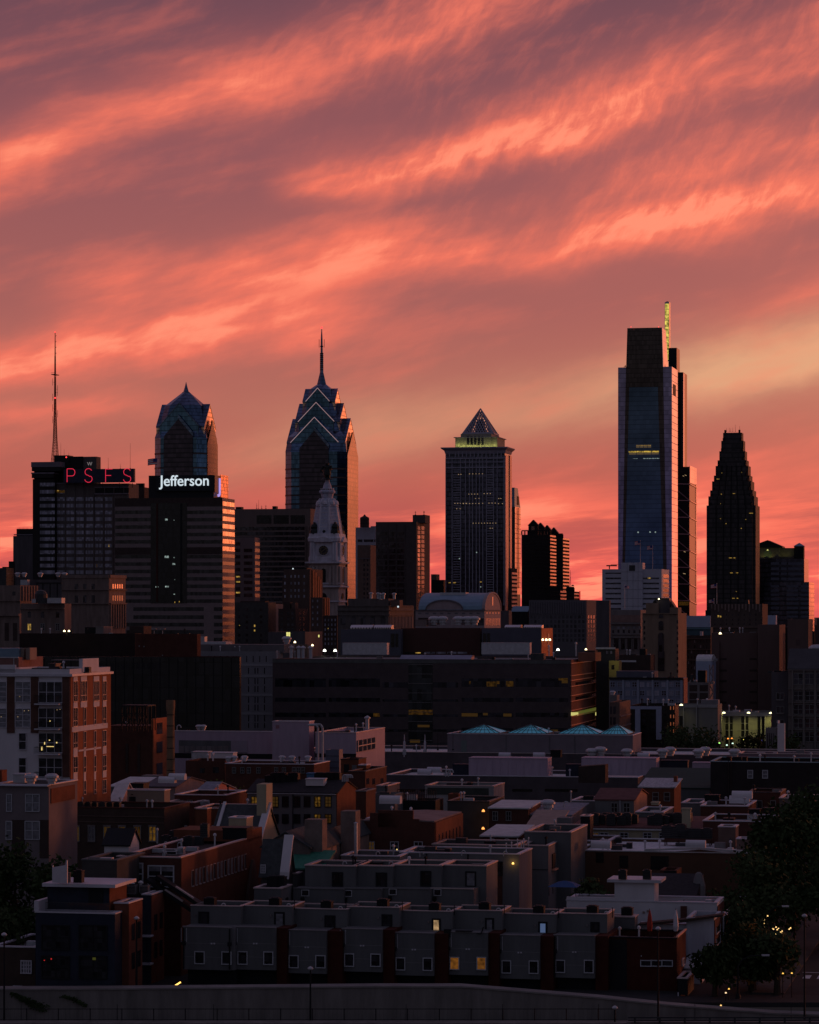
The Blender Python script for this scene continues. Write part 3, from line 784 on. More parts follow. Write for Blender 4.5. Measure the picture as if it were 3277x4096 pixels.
# clock faces, arched pediments, columns, tall openings on two seen faces
for ax in ('F', 'S'):
    hc = 143*k
    def PT(u, o, z): return (u, -hc-o, z) if ax == 'F' else (hc+o, u, z)
    def disc(r, o0, o1, zc, m, name, n=24, ring=None):
        mb = MB()
        if ring: 
            A = lambda rr_, o: [PT(rr_*cos(2*pi*i/n), o, zc+rr_*sin(2*pi*i/n)) for i in range(n)]
            mb.loft([A(ring, o0), A(r, o0), A(r, o1), A(ring, o1), A(ring, o0)], cap=False)
        else: mb.loft([[PT(r*cos(2*pi*i/n), o, zc+r*sin(2*pi*i/n)) for i in range(n)] for o in (o0, o1)])
        return mb
    zc_ = Zc(637); R_ = 45*mpp
    f_ = part('clock_face', disc(R_*.92, -.2, .7, zc_, M_BLACK, ''), mat('dark_clock_glass', (.04, .045, .055), .3, na=.2), e)
    part('clock_rim', disc(R_*1.02, -.2, 1.2, zc_, M_MARBLE, '', ring=R_*.9), M_MARBLE, f_)
    mk = MB()
    for i in range(12):
        a = i*pi/6; u0, z0_ = R_*.62*cos(a), R_*.62*sin(a); u1, z1_ = R_*.84*cos(a), R_*.84*sin(a)
        mk.tube(PT(u0, .85, zc_+z0_), PT(u1, .85, zc_+z1_), .28, n=4)
    for i in range(24):
        a0_ = i*pi/12; a1_ = (i+1)*pi/12; mk.tube(PT(R_*.55*cos(a0_), .85, zc_+R_*.55*sin(a0_)), PT(R_*.55*cos(a1_), .85, zc_+R_*.55*sin(a1_)), .15, n=4)
    part('hour_marks', mk, mat('faded_gold', (.22, .17, .10), .5, na=0), f_)
    part('clock_hands', MB().tube(PT(0, 1.0, zc_), PT(-R_*.35, 1.0, zc_-R_*.25), .3, n=4).tube(PT(0, 1.05, zc_), PT(R_*.5, 1.05, zc_+R_*.45), .25, n=4), mat('faded_gold', ()), f_)
    pe = [( -R_*1.75+ R_*3.5*i/12, Zc(556)+ (R_*.75)*sin(pi*i/12)) for i in range(13)]
    pts = pe+[(R_*1.75, Zc(566)), (-R_*1.75, Zc(566))]
    part('arched_pediment', MB().prism([(u, z) for u, z in pts], -hc-2.5, -hc+3, 'y') if ax == 'F' else MB().prism(pts, hc-3, hc+2.5, 'x'), M_MARBLE, e)
    for u in (-.84, -.68, .68, .84):
        q = MB().tube(PT(u*hc, .5, Zc(720)), PT(u*hc, .5, Zc(572)), 1.1, .95, 8); part('column', q, M_MARBLE, e)
    for u in (-.9, -.7, -.46, .46, .7, .9):
        q = MB().tube(PT(u*hc, .6, Zc(925)), PT(u*hc, .6, Zc(772)), 1.15, 1.0, 8); part('column', q, mat('warm_grey_marble', ()), e)
    def arch(w_, yb, yt): 
        zt = Zc(yt)-w_; return [(-w_, Zc(yb)), (w_, Zc(yb))]+[(w_*cos(i*pi/8), zt+w_*sin(i*pi/8)) for i in range(9)]
    for w_, yb, yt, x in ((18*mpp, 905, 788, 0), (26*mpp, 1040, 995, 0)):
        pts = arch(w_, yb, yt)
        part('arched_opening', MB().prism(pts, -hc-1.0, -hc+1, 'y') if ax == 'F' else MB().prism(pts, hc-1, hc+1.0, 'x'), M_BLACK, e)
        ring = arch(w_+1.4, yb+4, yt-6)
    cn = MB()
    for y, o in ((745, 2.4), (920, .9), (945, 2.0), (1070, 1.0)):
        z = Zc(y); 
        if ax == 'F': cn.box(-hc-o, hc+o, -hc-o, -hc+1, z, z+1.1)
        else: cn.box(hc-1, hc+o, -hc-o+.01, hc+o, z+.01, z+1.09)
    part('cornice', cn, M_MARBLE, e)
# bronze figures round the dome foot
for i, (u, v, l) in enumerate(((-.86, -.86, ''), (.86, -.86, ''), (.86, .86, ''), (-.86, .86, ''))):
    x, y = u*118*k, v*118*k
    part('bronze_group', MB().lathe([(Zc(500), 3.6), (Zc(470), 3.2), (Zc(455), 2.4), (Zc(440), 2.8), (Zc(420), 1.9), (Zc(410), .9), (Zc(402), .9), (Zc(398), .3)], x, y, 8), M_BRONZE, e)
eg = MB().lathe([(Zc(498), 1.2), (Zc(480), 1.8), (Zc(466), 1.3), (Zc(462), .4)], 0, -118*k, 7)
eg.prism([(-4.6, Zc(466)), (-1, Zc(474)), (0, Zc(480)), (1, Zc(474)), (4.6, Zc(466)), (3.6, Zc(478)), (0, Zc(492)), (-3.6, Zc(478))], -118*k-.5, -118*k+.5, 'y')
part('bronze_eagle', eg, M_BRONZE, e)
# the statue itself
V(800, 1300)
st_e = thing('statue', 'dark standing figure in hat and long coat on the clock tower', 'statue', 
   MB().lathe([(Zc(1300), 4.4), (Zc(1290), 3.0)], n=8).tube((-1.0, 0, Zc(1290)), (-1.1, 0, Zc(1245)), 1.0, 1.25, 8).tube((1.1, 0, Zc(1290)), (1.1, 0, Zc(1245)), 1.0, 1.25, 8)
   .loft([[(rx*cos(2*pi*i/10), ry*sin(2*pi*i/10), Zc(y)) for i in range(10)] for y, rx, ry in ((1262, 2.9, 2.0), (1235, 2.6, 1.9), (1215, 2.3, 1.6), (1195, 2.9, 1.7), (1184, 3.0, 1.5), (1178, 1.1, 1.0))])
   .tube((2.7, 0, Zc(1188)), (3.4, -.6, Zc(1215)), .75, .6, 6).tube((3.4, -.6, Zc(1215)), (3.0, -2.4, Zc(1222)), .6, .45, 6)
   .tube((-2.7, 0, Zc(1188)), (-3.6, -.3, Zc(1212)), .75, .6, 6).tube((-3.6, -.3, Zc(1212)), (-3.9, -.8, Zc(1232)), .6, .5, 6)
   .box(-4.9, -3.3, -1.2, -.6, Zc(1238), Zc(1216))
   .lathe([(Zc(1179), .8), (Zc(1176), 1.2), (Zc(1170), 1.25), (Zc(1167), 1.0)], n=8).lathe([(Zc(1169), 2.0), (Zc(1167), 2.0), (Zc(1166), 1.1), (Zc(1160), 1.0), (Zc(1158), .3)], n=10),
   M_BRONZE, (p.x, p.y, 0), -TH)
# ================================================================== art deco block and dark mid-rises in front of the clock tower
M_DECO = mat('red_brown_deco_brick', (.085, .055, .05), ns=.4, streak=True)
M_ORBR = mat('sunset_tinted_deco_brick', (.22, .10, .06), ns=.4, streak=True)  # orange copy of the deco brick, sunset light put into the colour
V(800, 1900)
t = Bd('deco_tower', 'stepped brown brick tower in front of the pale clock tower', 'tower', 705, 925, 1016, 792, 1850, M_DECO, L=34)
D_ = t
t.rbox(715, 900, 782, 2, 12, M_BLACK, 'roof_parapet')
a, b, z0, z1 = t.ext('F', 690, 868, 706, 1400); part('shoulder', MB().box(a, b+.3, 1, 14, 0, z1), M_DECO, t.e)
for (x0, y0) in ((940, 800), (960, 820), (980, 852), (998, 880)):
    t.patch('S', x0, y0, x0+13, 1030, M_ORBR, 'pilaster', out=.9)
for r, y in enumerate((842, 900, 960, 1010)):
    for x in (710, 762, 796, 826, 872): t.win('F', x, y, x+12, y+22, M_WINBLUE)
t.done()
t = Bd('deco_tower', 'lower brown wing with glowing ribbed side right of stepped brown tower', 'tower', 930, 1034, 1084, 1030, 1820, M_DECO)
for x0 in (1040, 1056, 1072): t.patch('S', x0, 1036, x0+8, 1180, M_ORBR, 'pilaster', out=.9)
for y in (1050, 1100, 1150, 1200, 1250):
    for x in (945, 985): t.win('F', x, y, x+10, y+20, M_WINBLUE)
t.done()
t = Bd('apartment_block', 'dark brick block with small windows below the clock tower', 'apartment building', 1035, 1155, 1185, 1182, 1700, M_DKBRICK)
for y in range(1210, 1420, 40):
    for x in (1050, 1078, 1106, 1134): t.win('F', x, y, x+9, y+20, M_WINBLUE)
t.win('F', 1076, 1288, 1083, 1294, E_YEL); t.done()
t = Bd('apartment_block', 'dark stone block with two tiny stacked yellow windows', 'apartment building', 296, 575, 640, 1072, 1500, mat('black_brown_stone', (.06, .055, .055), ns=.4), cop=None)
t.rbox(340, 548, 1060, 4, 8, M_DKBRICK)
for y in (1120, 1180, 1225, 1270, 1335, 1380):
    for x in (320, 385, 505): t.win('F', x, y, x+20, y+24, M_DARKGLASS)
t.win('F', 455, 1260, 466, 1278, E_YEL); t.win('F', 455, 1300, 466, 1316, E_YEL); t.win('F', 330, 1262, 337, 1269, E_YEL); t.done()
t = Bd('apartment_block', 'dark block with one tall lit greenish window near its top', 'apartment building', 562, 640, 700, 1085, 1550, M_GREYST)
t.win('F', 606, 1102, 636, 1140, E_COOL, mat('window_frame_grey', (.2, .2, .2)), 2, 2); t.done()
t = Bd('apartment_block', 'dark flat block with faint windows left of the deco wing', 'apartment building', 660, 805, 910, 1125, 1480, M_DKBRICK)
t.rbox(700, 760, 1070, 3, 6, M_DKBRICK); t.rbox(770, 803, 1075, 3, 6, M_DECO)
for y in (1150, 1195, 1245, 1290):
    for x in (680, 735, 800-30, 835, 870): t.win('F', x, y, x+18, y+26, M_DARKGLASS) if x < 800 else t.win('S', x, y, x+12, y+26, M_DARKGLASS)
t.done()
t = Bd('office_block', 'low dark block with a pale lit two pane window', 'office building', 575, 885, 1030, 1320, 1300, mat('dark_grey_concrete', ()))
t.win('F', 728, 1318+5, 760, 1372, E_YG, mat('window_frame_grey', ()), 2, 3); t.win('F', 996, 1345, 1006, 1365, E_YG) ; t.done()
for (x, y, l) in ((799, 1404, 'tiny orange lamp on the dark roofs left of floodlights'), (947, 1431, 'tiny orange lamp just left of the floodlights'), (783, 788, 'tiny white lamp at the top of stepped brown tower')):
    thing('roof_lamp', l, 'lamp', MB().dome(0, 0, -.4, .5, .8, 7, 3), E_LAMP if 'orange' in l else E_WHITE, at(x, y, 1270 if y > 1000 else 1845))
# right of the clock tower
t = Bd('office_tower', 'pale office tower with a water tank on its roof', 'tower', 1310, 1478, 1500, 440, 2450, mat('pale_lavender_concrete', (.33, .31, .38), ns=.3, na=.15))
t.rbox(1437, 1478, 430, 1, 10, mat('pale_lavender_concrete', ()), 'roof_block')
for y in (542, 590, 638): t.patch('F', 1328, y, 1368, y+22, M_DARKGLASS, 'window_band'); t.patch('F', 1380, y, 1460, y+22, M_DARKGLASS, 'window_band'); t.patch('F', 1466, y, 1477, y+22, M_DARKGLASS, 'window_band')
t.done()
p = at(1386, 440, 2445)
e = empty('water_tank', 'round rooftop water tank on the pale office tower', 'water tank', p); 
part('tank', MB().lathe([(0, 3.8), (8, 3.8), (8.3, 3.2), (9.3, 1.2), (10.6, .4)], n=12), M_DKBRICK, e); part('hoops', MB().lathe([(3, 4.0), (3.4, 4.0)], n=12).lathe([(6, 4.0), (6.4, 4.0)], n=12), M_BLACK, e)
t = Bd('office_tower', 'stepped brown stone tower right of the clock tower', 'tower', 1326, 1436, 1482, 590, 2200, M_BRNSTONE)
t.patch('F', 1326, 700, 1436, 704, mat('grey_cornice', ()), 'ledge', out=.6)
for y in range(706, 1040, 40): t.win('F', 1376, y, 1390, y+22, M_DARKGLASS); t.win('F', 1404, y, 1418, y+22, M_DARKGLASS)
t.done()
t = Bd('office_tower', 'dark gridded tower left of the pyramid topped tower', 'tower', 1480, 1822, 1935, 393, 2250, mat('dark_gridded_stone', (.075, .06, .062), ns=.3, na=.2))
V(1600, 1550, .48694)
t.rbox(105, 208, 1046, 10, 18, mat('dark_gridded_stone', ()), 'upper_block'); 
V(800, 1900)
y = 478
while y < 1040:
    for x0 in (1486, 1524, 1592, 1660): t.patch('F', x0, y, x0+ (34 if x0 == 1486 else 62), y+36, M_DARKGLASS, 'window_band')
    y += 48
for x in (1583, 1651, 1725): t.patch('F', x-3, 420, x+3, 1100, mat('dark_gridded_stone', ()), 'pier', out=.5)
V(1600, 1550, .48694)
ry = 1225
for i in range(18):
    t.patch('S', 146, 1140+i*37, 166, 1168+i*37, M_SIDEGLASS if 2 <= i < 9 or i > 10 and i < 15 else M_DARKGLASS, 'window_band'); t.patch('S', 176, 1140+i*37, 200, 1168+i*37, M_DARKGLASS, 'window_band')
t.done()
antenna(128, 1048, 1015, 2240, 'cluster antenna on the dark gridded tower roof', r=.25, arms=2); antenna(198, 1048, 1013, 2240, 'short ladder antenna on the dark gridded tower roof', r=.3, arms=3)
t = Bd('office_block', 'low far brown block seen between two dark towers', 'office building', 256, 300, 326, 1534, 2700, M_BRNSTONE); t.done()
t = Bd('office_block', 'low far black block touching the pyramid topped tower', 'office building', 256, 360, 380, 1580, 2650, M_BLACK); t.done()

# ================================================================== pyramid topped tower
D = 2500
M_ML = mat('blue_grey_precast', (.29, .27, .34), .6, ns=.3, na=.15)
M_MG = glass('slate_blue_glass', (.06, .065, .10), .2, .8, (1.6, 1.6, 3.9), .4, lit=0, line=.25)
t = Bd('pyramid_tower', 'broad tower with flared cornice and an open lattice pyramid on top', 'tower', 375, 862, 912, 520, D, M_MG)
W, L, H = t.W, t.L, t.H
cx_, cy_ = -W/2, L/2; L = max(L, 46)
V(1600, 1550, .48694)
# vertical piers
for x in (378, 430, 500, 540, 572, 598, 628, 655, 682, 712, 770, 800, 856):
    t.patch('F', x-3, 585, x+3, 1790, M_ML, 'pier', out=.7)
y = 672
k_ = 0
while y < 1680:
    for (x0, x1) in ((440, 500), (716, 770)): t.patch('F', x0, y, x1, y+5, M_ML, 'spandrel', out=.4)
    y += 21; k_ += 1
for y, h in ((575, 12), (652, 10), (610, 6)): t.patch('F', 376, y, 862, y+h, M_ML, 'belt_course', out=.9)
for x in (376, 405, 455, 480, 512, 545, 577, 608, 640, 672, 705, 738, 770, 800, 830): t.patch('F', x, 500, x+8, 572, M_ML, 'pier', out=.9)
M_PK = mat('sunset_tinted_pier', (.62, .36, .32), .35, .35, ns=.3, na=.12)  # side piers coloured rose to carry the sunset light
for x0, x1 in ((862, 874), (897, 912)): t.patch('S', x0, 560, x1, 1830, M_PK, 'corner_pier', out=.8)
t.patch('S', 875, 560, 896, 1700, M_BLACKGLASS, 'side_bay', out=.2)
for (x, y, w_) in ((570, 710, 70), (480, 714, 20), (565, 876, 50), (620, 912, 30), (690, 872, 40), (450, 952, 60), (520, 954, 80), (650, 952, 30), (730, 950, 40), (808, 954, 34), (465, 996, 30), (810, 912, 18), (600, 1115, 110), (740, 1156, 20)):
    n = max(2, w_//12)
    mb = MB()
    a, z = t.F(x, y)
    for i in range(n): mb.box(a+i*w_*.1/n*2.0, a+i*w_*.1/n*2.0+.6, -.85, .1, z-.2, z+.2)
    part('lit_ceiling_row', mb, emis('small_office_lights', (1, .66, .35), .42), t.e)
for (x, y) in ((631, 1355), (491, 1406), (664, 1638)): t.patch('F', x-4, y-4, x+4, y+4, E_COOL, 'lit_window', out=.9)
for (x, y, w_) in ((402, 1600, 14), (440, 1600, 20), (658, 1594, 14)): t.patch('F', x, y, x+w_, y+7, E_YEL, 'lit_window', out=.9)
# flared cornice
def sq_(x0, x1, y0, y1, z): return [(x0, y0, z), (x1, y0, z), (x1, y1, z), (x0, y1, z)]
Zd = lambda y: HC-(gy(y)-HY)/FP*D
LL = t.L
mb = MB().loft([sq_(-W-.2, .2, -.2, LL+.2, Zd(540)), sq_(-W-1, 1, -1, LL+1, Zd(515)), sq_(-W-3.6, 3.0, -3.6, LL+3, Zd(496)), sq_(-W-3.6, 3.0, -3.6, LL+3, Zd(488))])
part('flared_cornice', mb, M_ML, t.e)
# upper tier with floodlit walls
a0, a1 = t.F(455, 480, 5)[0], t.F(800, 480, 5)[0]; dp = a1-a0
part('upper_tier', MB().box(a0, a1, 5, 5+dp, Zd(490), Zd(406)), mat('warm_precast', (.30, .27, .22), ns=.4), t.e)
part('tier_cornice', MB().box(a0-1.2, a1+1.2, 3.8, 6.2+dp, Zd(406), Zd(400)), M_ML, t.e)
b0, b1 = t.F(500, 480, 4.6)[0], t.F(752, 480, 4.6)[0]
part('centre_bay', MB().box(b0, b1, 4.4, 5.6+dp, Zd(489), Zd(374)), mat('warm_precast', ()), t.e)
for i in range(5):
    x = 550+i*30; a, z0 = t.F(x, 472, 4.3); b, z1 = t.F(x+18, 400, 4.3); part('tall_window', MB().box(a, b, 4.2, 4.6, z0, z1), M_DARKGLASS, t.e)
for i, (xa, xb_) in enumerate(((462, 498), (505, 545), (556, 590), (600, 640), (650, 690), (700, 745), (756, 795))):
    a, z0 = t.F(xa, 484, 3.2); b, z1 = t.F(xb_, 477, 3.2)
    li = bpy.data.lights.new('floodlight', 'AREA'); li.shape = 'RECTANGLE'; li.size = abs(b-a); li.size_y = 1.0; li.energy = 170 if i in (0, 6) else 120; li.color = (.85, .9, .25)
    lo = bpy.data.objects.new('floodlight', li); COL.objects.link(lo); lo.parent = t.e; lo.location = ((a+b)/2, 2.6, Zd(486)); lo.rotation_euler = (rad(180-28), 0, 0)
    part('floodlight', MB().box(a+.5, b-.5, 3.4, 3.9, Zd(488), Zd(484.5)), emis('soft_yellow_floodlight', (.85, .85, .3), .5), t.e)
# lattice pyramid
pc = ((a0+a1)/2+.3, 5+dp/2); hb = (t.F(750, 375, 5)[0]-t.F(508, 375, 5)[0])/2; zb_, zt = Zd(375), HC-(gy(170)-HY)/FP*(D+dp/2+5)
fr = MB(); corners = [(pc[0]-hb, pc[1]-hb), (pc[0]+hb, pc[1]-hb), (pc[0]+hb, pc[1]+hb), (pc[0]-hb, pc[1]+hb)]; apex = (pc[0], pc[1], zt)
for i in range(4):
    c0 = corners[i]; c1 = corners[(i+1) % 4]
    fr.tube((*c0, zb_), apex, 1.3, .5, 5); fr.tube((*c0, zb_+.5), (*c1, zb_+.5), 1.3, n=5)
part('pyramid_frame', fr, M_ML, t.e)
lt = MB(); N_ = 11
for i in range(4):
    c0 = Vector((*corners[i], zb_)); c1 = Vector((*corners[(i+1) % 4], zb_)); A = Vector(apex)
    for j in range(1, N_):
        f = j/N_
        p0 = c0.lerp(c1, f); lt.tube(p0, c0.lerp(A, f), .5, n=4); lt.tube(p0, c1.lerp(A, 1-f), .42, n=4)
part('pyramid_lattice', lt, M_ML, t.e)
part('pyramid_core', MB().lathe([(zb_, 5), (zb_+(zt-zb_)*.5, 3.5), (zb_+(zt-zb_)*.6, .5)], pc[0], pc[1], 8), M_DKMETAL, t.e)
t.done()

# ================================================================== glowing slab, striped towers, gabled twin
M_ORF = mat('sunset_tinted_concrete', (.66, .42, .34), .3, .45, ns=.3, na=.15)  # light concrete with sunset light mixed into its colour
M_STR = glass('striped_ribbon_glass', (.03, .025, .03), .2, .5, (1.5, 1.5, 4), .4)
t = Bd('office_tower', 'slender tower with glowing orange side behind the pyramid topped tower', 'tower', 890, 942, 990, 980, 2900, M_DKMETAL, kind='flat')
W, L = t.W, t.L
zt = HC-(gy(822)-HY)/FP*2900
part('slanted_crown', MB().prism([(0, t.H), (L, t.H), (L*.55, zt), (0, zt)], -W, 0, 'x'), M_COPPER, t.e)
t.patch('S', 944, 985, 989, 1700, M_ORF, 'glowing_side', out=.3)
for x in (958, 966, 974): t.patch('S', x, 990, x+2, 1650, M_BRNSTONE, 'mullion', out=.5)
for y in range(1040, 1660, 40): t.patch('S', 944, y, 989, y+3, M_BRNSTONE, 'joint_line', out=.45)
t.patch('S', 962, 895, 976, 965, M_BLACK, 'notch', out=.5); 
t.done()
t = Bd('office_tower', 'low banded block with orange stripes beside the pyramid topped tower', 'tower', 890, 918, 964, 1484, 2420, M_DKBRICK)
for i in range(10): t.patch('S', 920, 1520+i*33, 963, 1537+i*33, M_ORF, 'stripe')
t.done()
def striped(xl, xr, xs, yt, label, n, D=2700, y0=1216):
    t = Bd('striped_tower', label, 'tower', xl, xr, xs, yt, D, mat('black_brown_brick', (.03, .024, .026), ns=.4), par=1.5)
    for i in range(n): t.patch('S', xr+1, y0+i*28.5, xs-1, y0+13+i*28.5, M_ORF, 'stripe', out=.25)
    for i in range(n): t.patch('F', xl+5, y0+i*28.5, xr-5, y0+11+i*28.5, M_BLACKGLASS, 'window_band', out=.1)
    rl = MB()
    a, b = t.F(xl, yt, 0)[0], 0
    for i in range(10):
        x = a+(b-a)*i/9; rl.box(x-.5, x+.5, .1, 1, t.H, t.H+3.2)
    rl.box(a, b, .1, 1, t.H+3.2, t.H+4.2); part('open_parapet', rl, M_BLACK, t.e)
    return t
g1 = striped(1000, 1232, 1290, 1208, 'dark tower with orange striped side and four roof gables', 16)
Zg = lambda y: HC-(gy(y)-HY)/FP*2700
mppg = OK/FP*2700
for i, (cx0, ya, hw) in enumerate(((1098, 1085, 46), (1155, 1105, 42), (1210, 1122, 40), (1265, 1138, 40))):
    dpt = (0, 14, 27, 40)[i]; x = g1.onF(gx(cx0), dpt+3)[0]; h = hw*mppg
    ze = Zg(ya+48); za = Zg(ya)
    part('roof_gable', MB().prism([(x-h, ze), (x+h, ze), (x, za)], dpt, dpt+7, 'y'), M_BLACK, g1.e)
    part('gable_room', MB().box(x-h*.86, x+h*.86, dpt+.5, dpt+6, g1.H-1.5, ze), mat('black_brown_brick', ()), g1.e)
    part('gable_opening', MB().box(x-h*.3, x+h*.3, dpt+.3, dpt+.6, ze-5, ze-.8), M_SIDEGLASS, g1.e)
g2 = striped(1285, 1338, 1392, 1236, 'lower dark tower with orange striped side right of the gabled tower', 16, 2680, 1240)
g3 = striped(1230, 1316, 1368, 1668, 'low dark podium with striped side below the gabled tower', 3, 2600, 1672)
g4 = striped(1368, 1430, 1480, 1676, 'low block with red lit corner at the foot of gabled tower', 3, 2580, 1690)
g4.patch('S', 1474, 1672, 1480, 1740, emis('red_led_panel', (1, .04, .04), .5), 'red_lit_corner', out=.4)
g4.patch('S', 1410, 1664, 1440, 1672, emis('red_led_panel', ()), 'red_light', out=.6) if False else None
for g in (g1, g2, g3, g4): g.done()
# small mast
e = empty('radio_mast', 'small lattice mast with dish beside the striped towers', 'radio mast', at(1400, 1668, 2650)); k = mppg
mb = MB()
for sx in (-1, 1): mb.tube((sx*7*k, 0, 0), (sx*2*k, 0, 110*k), .14, n=4).tube((sx*2*k, 0, 110*k), (0, 0, 165*k), .12, n=4)
for i in range(8):
    z = i*14*k; r0 = (7-i*.63)*k; r1 = (7-(i+1)*.63)*k; mb.tube((-r0, 0, z), (r1, 0, z+14*k), .1, n=4).tube((r0, 0, z), (-r1, 0, z+14*k), .1, n=4)
part('lattice', mb, M_BLACK, e); part('dish', MB().dome(2.2, 0, 4, 1.3, 1.3, 8, 3), M_DKMETAL, e)

# ================================================================== vaulted hall and lower middle
D = 1600
t = Bd('vaulted_hall', 'pale hall with blue metal barrel vault roof and arched front', 'hall', 128, 694, 828, 1830, D, mat('pale_pink_stone', (.30, .24, .26), ns=.4, na=.15), roofm=M_COPPER)
Zv = lambda y: HC-(gy(y)-HY)/FP*D
W, L, H = t.W, t.L, t.H
n = 14; rise = Zv(1690)-H
arcp = [(L*.5-L*.5*cos(pi*i/n), H+rise*sin(pi*i/n)) for i in range(n+1)]
xL = t.F(228, 1700, L/2)[0]
part('vault_roof', MB().prism([(u, z+.4) for u, z in arcp]+[(u*.98+L*.01, z-.2) for u, z in reversed(arcp)], xL, -.6, 'x'), M_COPPER, t.e)  # blue of the vault metal is sky reflection put into its colour
part('gable_wall', MB().prism([(u, z) for u, z in arcp], -2.5, .0, 'x'), mat('pale_pink_stone', ()), t.e)
part('gable_rim', MB().prism([(L*.5+(u-L*.5)*1.02, z+.9) for u, z in arcp]+[(u, z) for u, z in reversed(arcp)], -1.2, .4, 'x'), mat('pale_pink_stone', ()), t.e)
for (xa, xb_, ya) in ((215, 515, 1752),):
    a, b = t.F(xa, 1830)[0], t.F(xb_, 1830)[0]; za = Zv(ya); m_ = (a+b)/2; hw = (b-a)/2
    A = [(m_+hw*cos(pi*i/n), H+(za-H)*sin(pi*i/n)) for i in range(n+1)]
    part('front_gable', MB().prism(A, .02, L*.48, 'y'), mat('pale_pink_stone', ()), t.e)
    part('front_gable_rim', MB().prism([(m_+(u-m_)*1.03, z+.7) for u, z in A]+[(u, z) for u, z in reversed(A)], -.5, L*.49, 'y'), mat('grey_stone_trim', (.14, .13, .15)), t.e)
t.patch('F', 128, 1826, 694, 1834, mat('grey_stone_trim', ()), 'cornice', out=.6); t.patch('S', 694, 1826, 828, 1834, mat('grey_stone_trim', ()), 'cornice', out=.6)
for x in range(150, 690, 60): t.win('F', x, 1850, x+26, 1862, mat('grey_stone_trim', ()))
for x in (712, 736, 760, 784, 808): t.win('S', x, 1846, x+8, 1858, M_DARKGLASS)
for x in range(706, 822, 12): t.win('S', x, 1896, x+6, 1955, M_DARKGLASS)
t.patch('F', 150, 1892, 300, 1955, M_DKBRICK, 'low_opening'); t.patch('F', 625, 1896, 690, 1955, M_DARKGLASS, 'window'); 
sk = t.rbox(330, 540, 1684, L*.25, 9, M_LTMETAL, 'roof_vent'); t.patch('S', 758, 1720, 766, 1790, M_DARKGLASS, 'slit_window')
t.done()
V(800, 1900)
t = Bd('classical_block', 'dark classical block with attic storey and tall columns', 'office building', 1160, 1590, 1800, 1098, 1500, mat('dark_warm_stone', (.115, .095, .095), ns=.5, streak=True))
t.rbox(1245, 1585, 1040, 5, 14, mat('dark_warm_stone', ()), 'attic'); t.rbox(1610, 1680, 1052, 6, 8, M_BRNSTONE, 'chimney_block'); 
for y, h, o in ((1136, 6, .9), (1172, 10, .6), (1098, 8, .5)): t.patch('F', 1160, y, 1590, y+h, mat('dark_warm_stone', ()), 'cornice', out=o); t.patch('S', 1590, y, 1790, y+h, mat('dark_warm_stone', ()), 'cornice', out=o)
for x in (1184, 1270, 1352, 1434, 1520): t.win('F', x, 1184, x+42, 1262, M_DARKGLASS)
for i in range(16): t.patch('S', 1596+i*12, 1190, 1601+i*12, 1290, M_GREYST, 'column', out=.5)
t.done()
beacon(1668, 1108, 1490, 'small white roof light on the dark classical block').data.materials[0] = E_WHITE
for i, (x, y) in enumerate(((1440, 1018), (1500, 1020), (1520, 1026), (1545, 1022), (1635, 1022))):
    thing('roof_vent', ('rooftop vent pipes in a row above the dark classical block',)[0], 'vent', MB().lathe([(0, .7), (2.2, .7), (2.3, 1.1), (2.9, 1.1), (3.2, .3)], n=8), M_LTMETAL, at(x, y+22, 1495), group='vents above the classical block')

V(1600, 1550, .48694)
t = Bd('gridded_block', 'long low office block with vertical fins and square window grid', 'office building', 1060, 1534, 1725, 1745, 1450, mat('slate_fin_concrete', (.105, .095, .11), ns=.4, na=.15))
for x in range(1064, 1534, 14): t.patch('F', x, 1760, x+4, 1858, mat('slate_fin_light', (.19, .17, .2), na=.15), 'fin', out=.5)
for i, x in enumerate(range(1068, 1528, 33)):
    for y in (1872, 1910, 1948, 1986, 2024, 2062): t.win('F', x, y, x+20, y+26, M_DARKGLASS)
for x in range(1545, 1700, 22):
    for y in (1872, 1910, 1948, 1986, 2024, 2062): t.win('S', x, y, x+10, y+26, M_DARKGLASS)
t.done()
t = Bd('low_block', 'dark low block with a greenish roof right of the vaulted hall', 'office building', 920, 1050, 1075, 1840, 1480, M_BLACK, kind='gable', rise=2.5, roofm=M_COPPER)
t.done()
t = Bd('low_block', 'grey stepped block tucked behind the vaulted hall', 'office building', 826, 895, 925, 1832, 1700, mat('dark_grey_concrete', ())); t.done()

# ================================================================== tallest glass tower, its neighbour, and the stepped dark tower
V(2400, 1150, .50841)
D = 2650
M_CW = glass('silver_lavender_glass', (.20, .18, .34), .12, .92, (2.9, 2.9, 4.2), .18, line=.08)
M_CB = glass('deep_blue_glass', (.055, .09, .17), .08, .92, (2.9, 2.9, 4.2), .09, line=.08)
M_CBR = glass('smoked_brown_glass', (.055, .042, .045), .15, .8, (1.5, 1.5, 4.2), .25, lit=0, line=.1)
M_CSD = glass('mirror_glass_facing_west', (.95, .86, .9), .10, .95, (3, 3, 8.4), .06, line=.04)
t = Bd('glass_tower', 'tallest silver glass tower with a narrower dark crown', 'tower', 143, 565, 610, 622, D, M_CW)
W, L, H = t.W, t.L, t.H; L = t.L
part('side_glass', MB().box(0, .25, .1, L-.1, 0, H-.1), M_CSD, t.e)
Zq = lambda y: HC-(gy(y)-HY)/FP*D
def fx(x, d=0): return t.F(x, 700, d)[0]
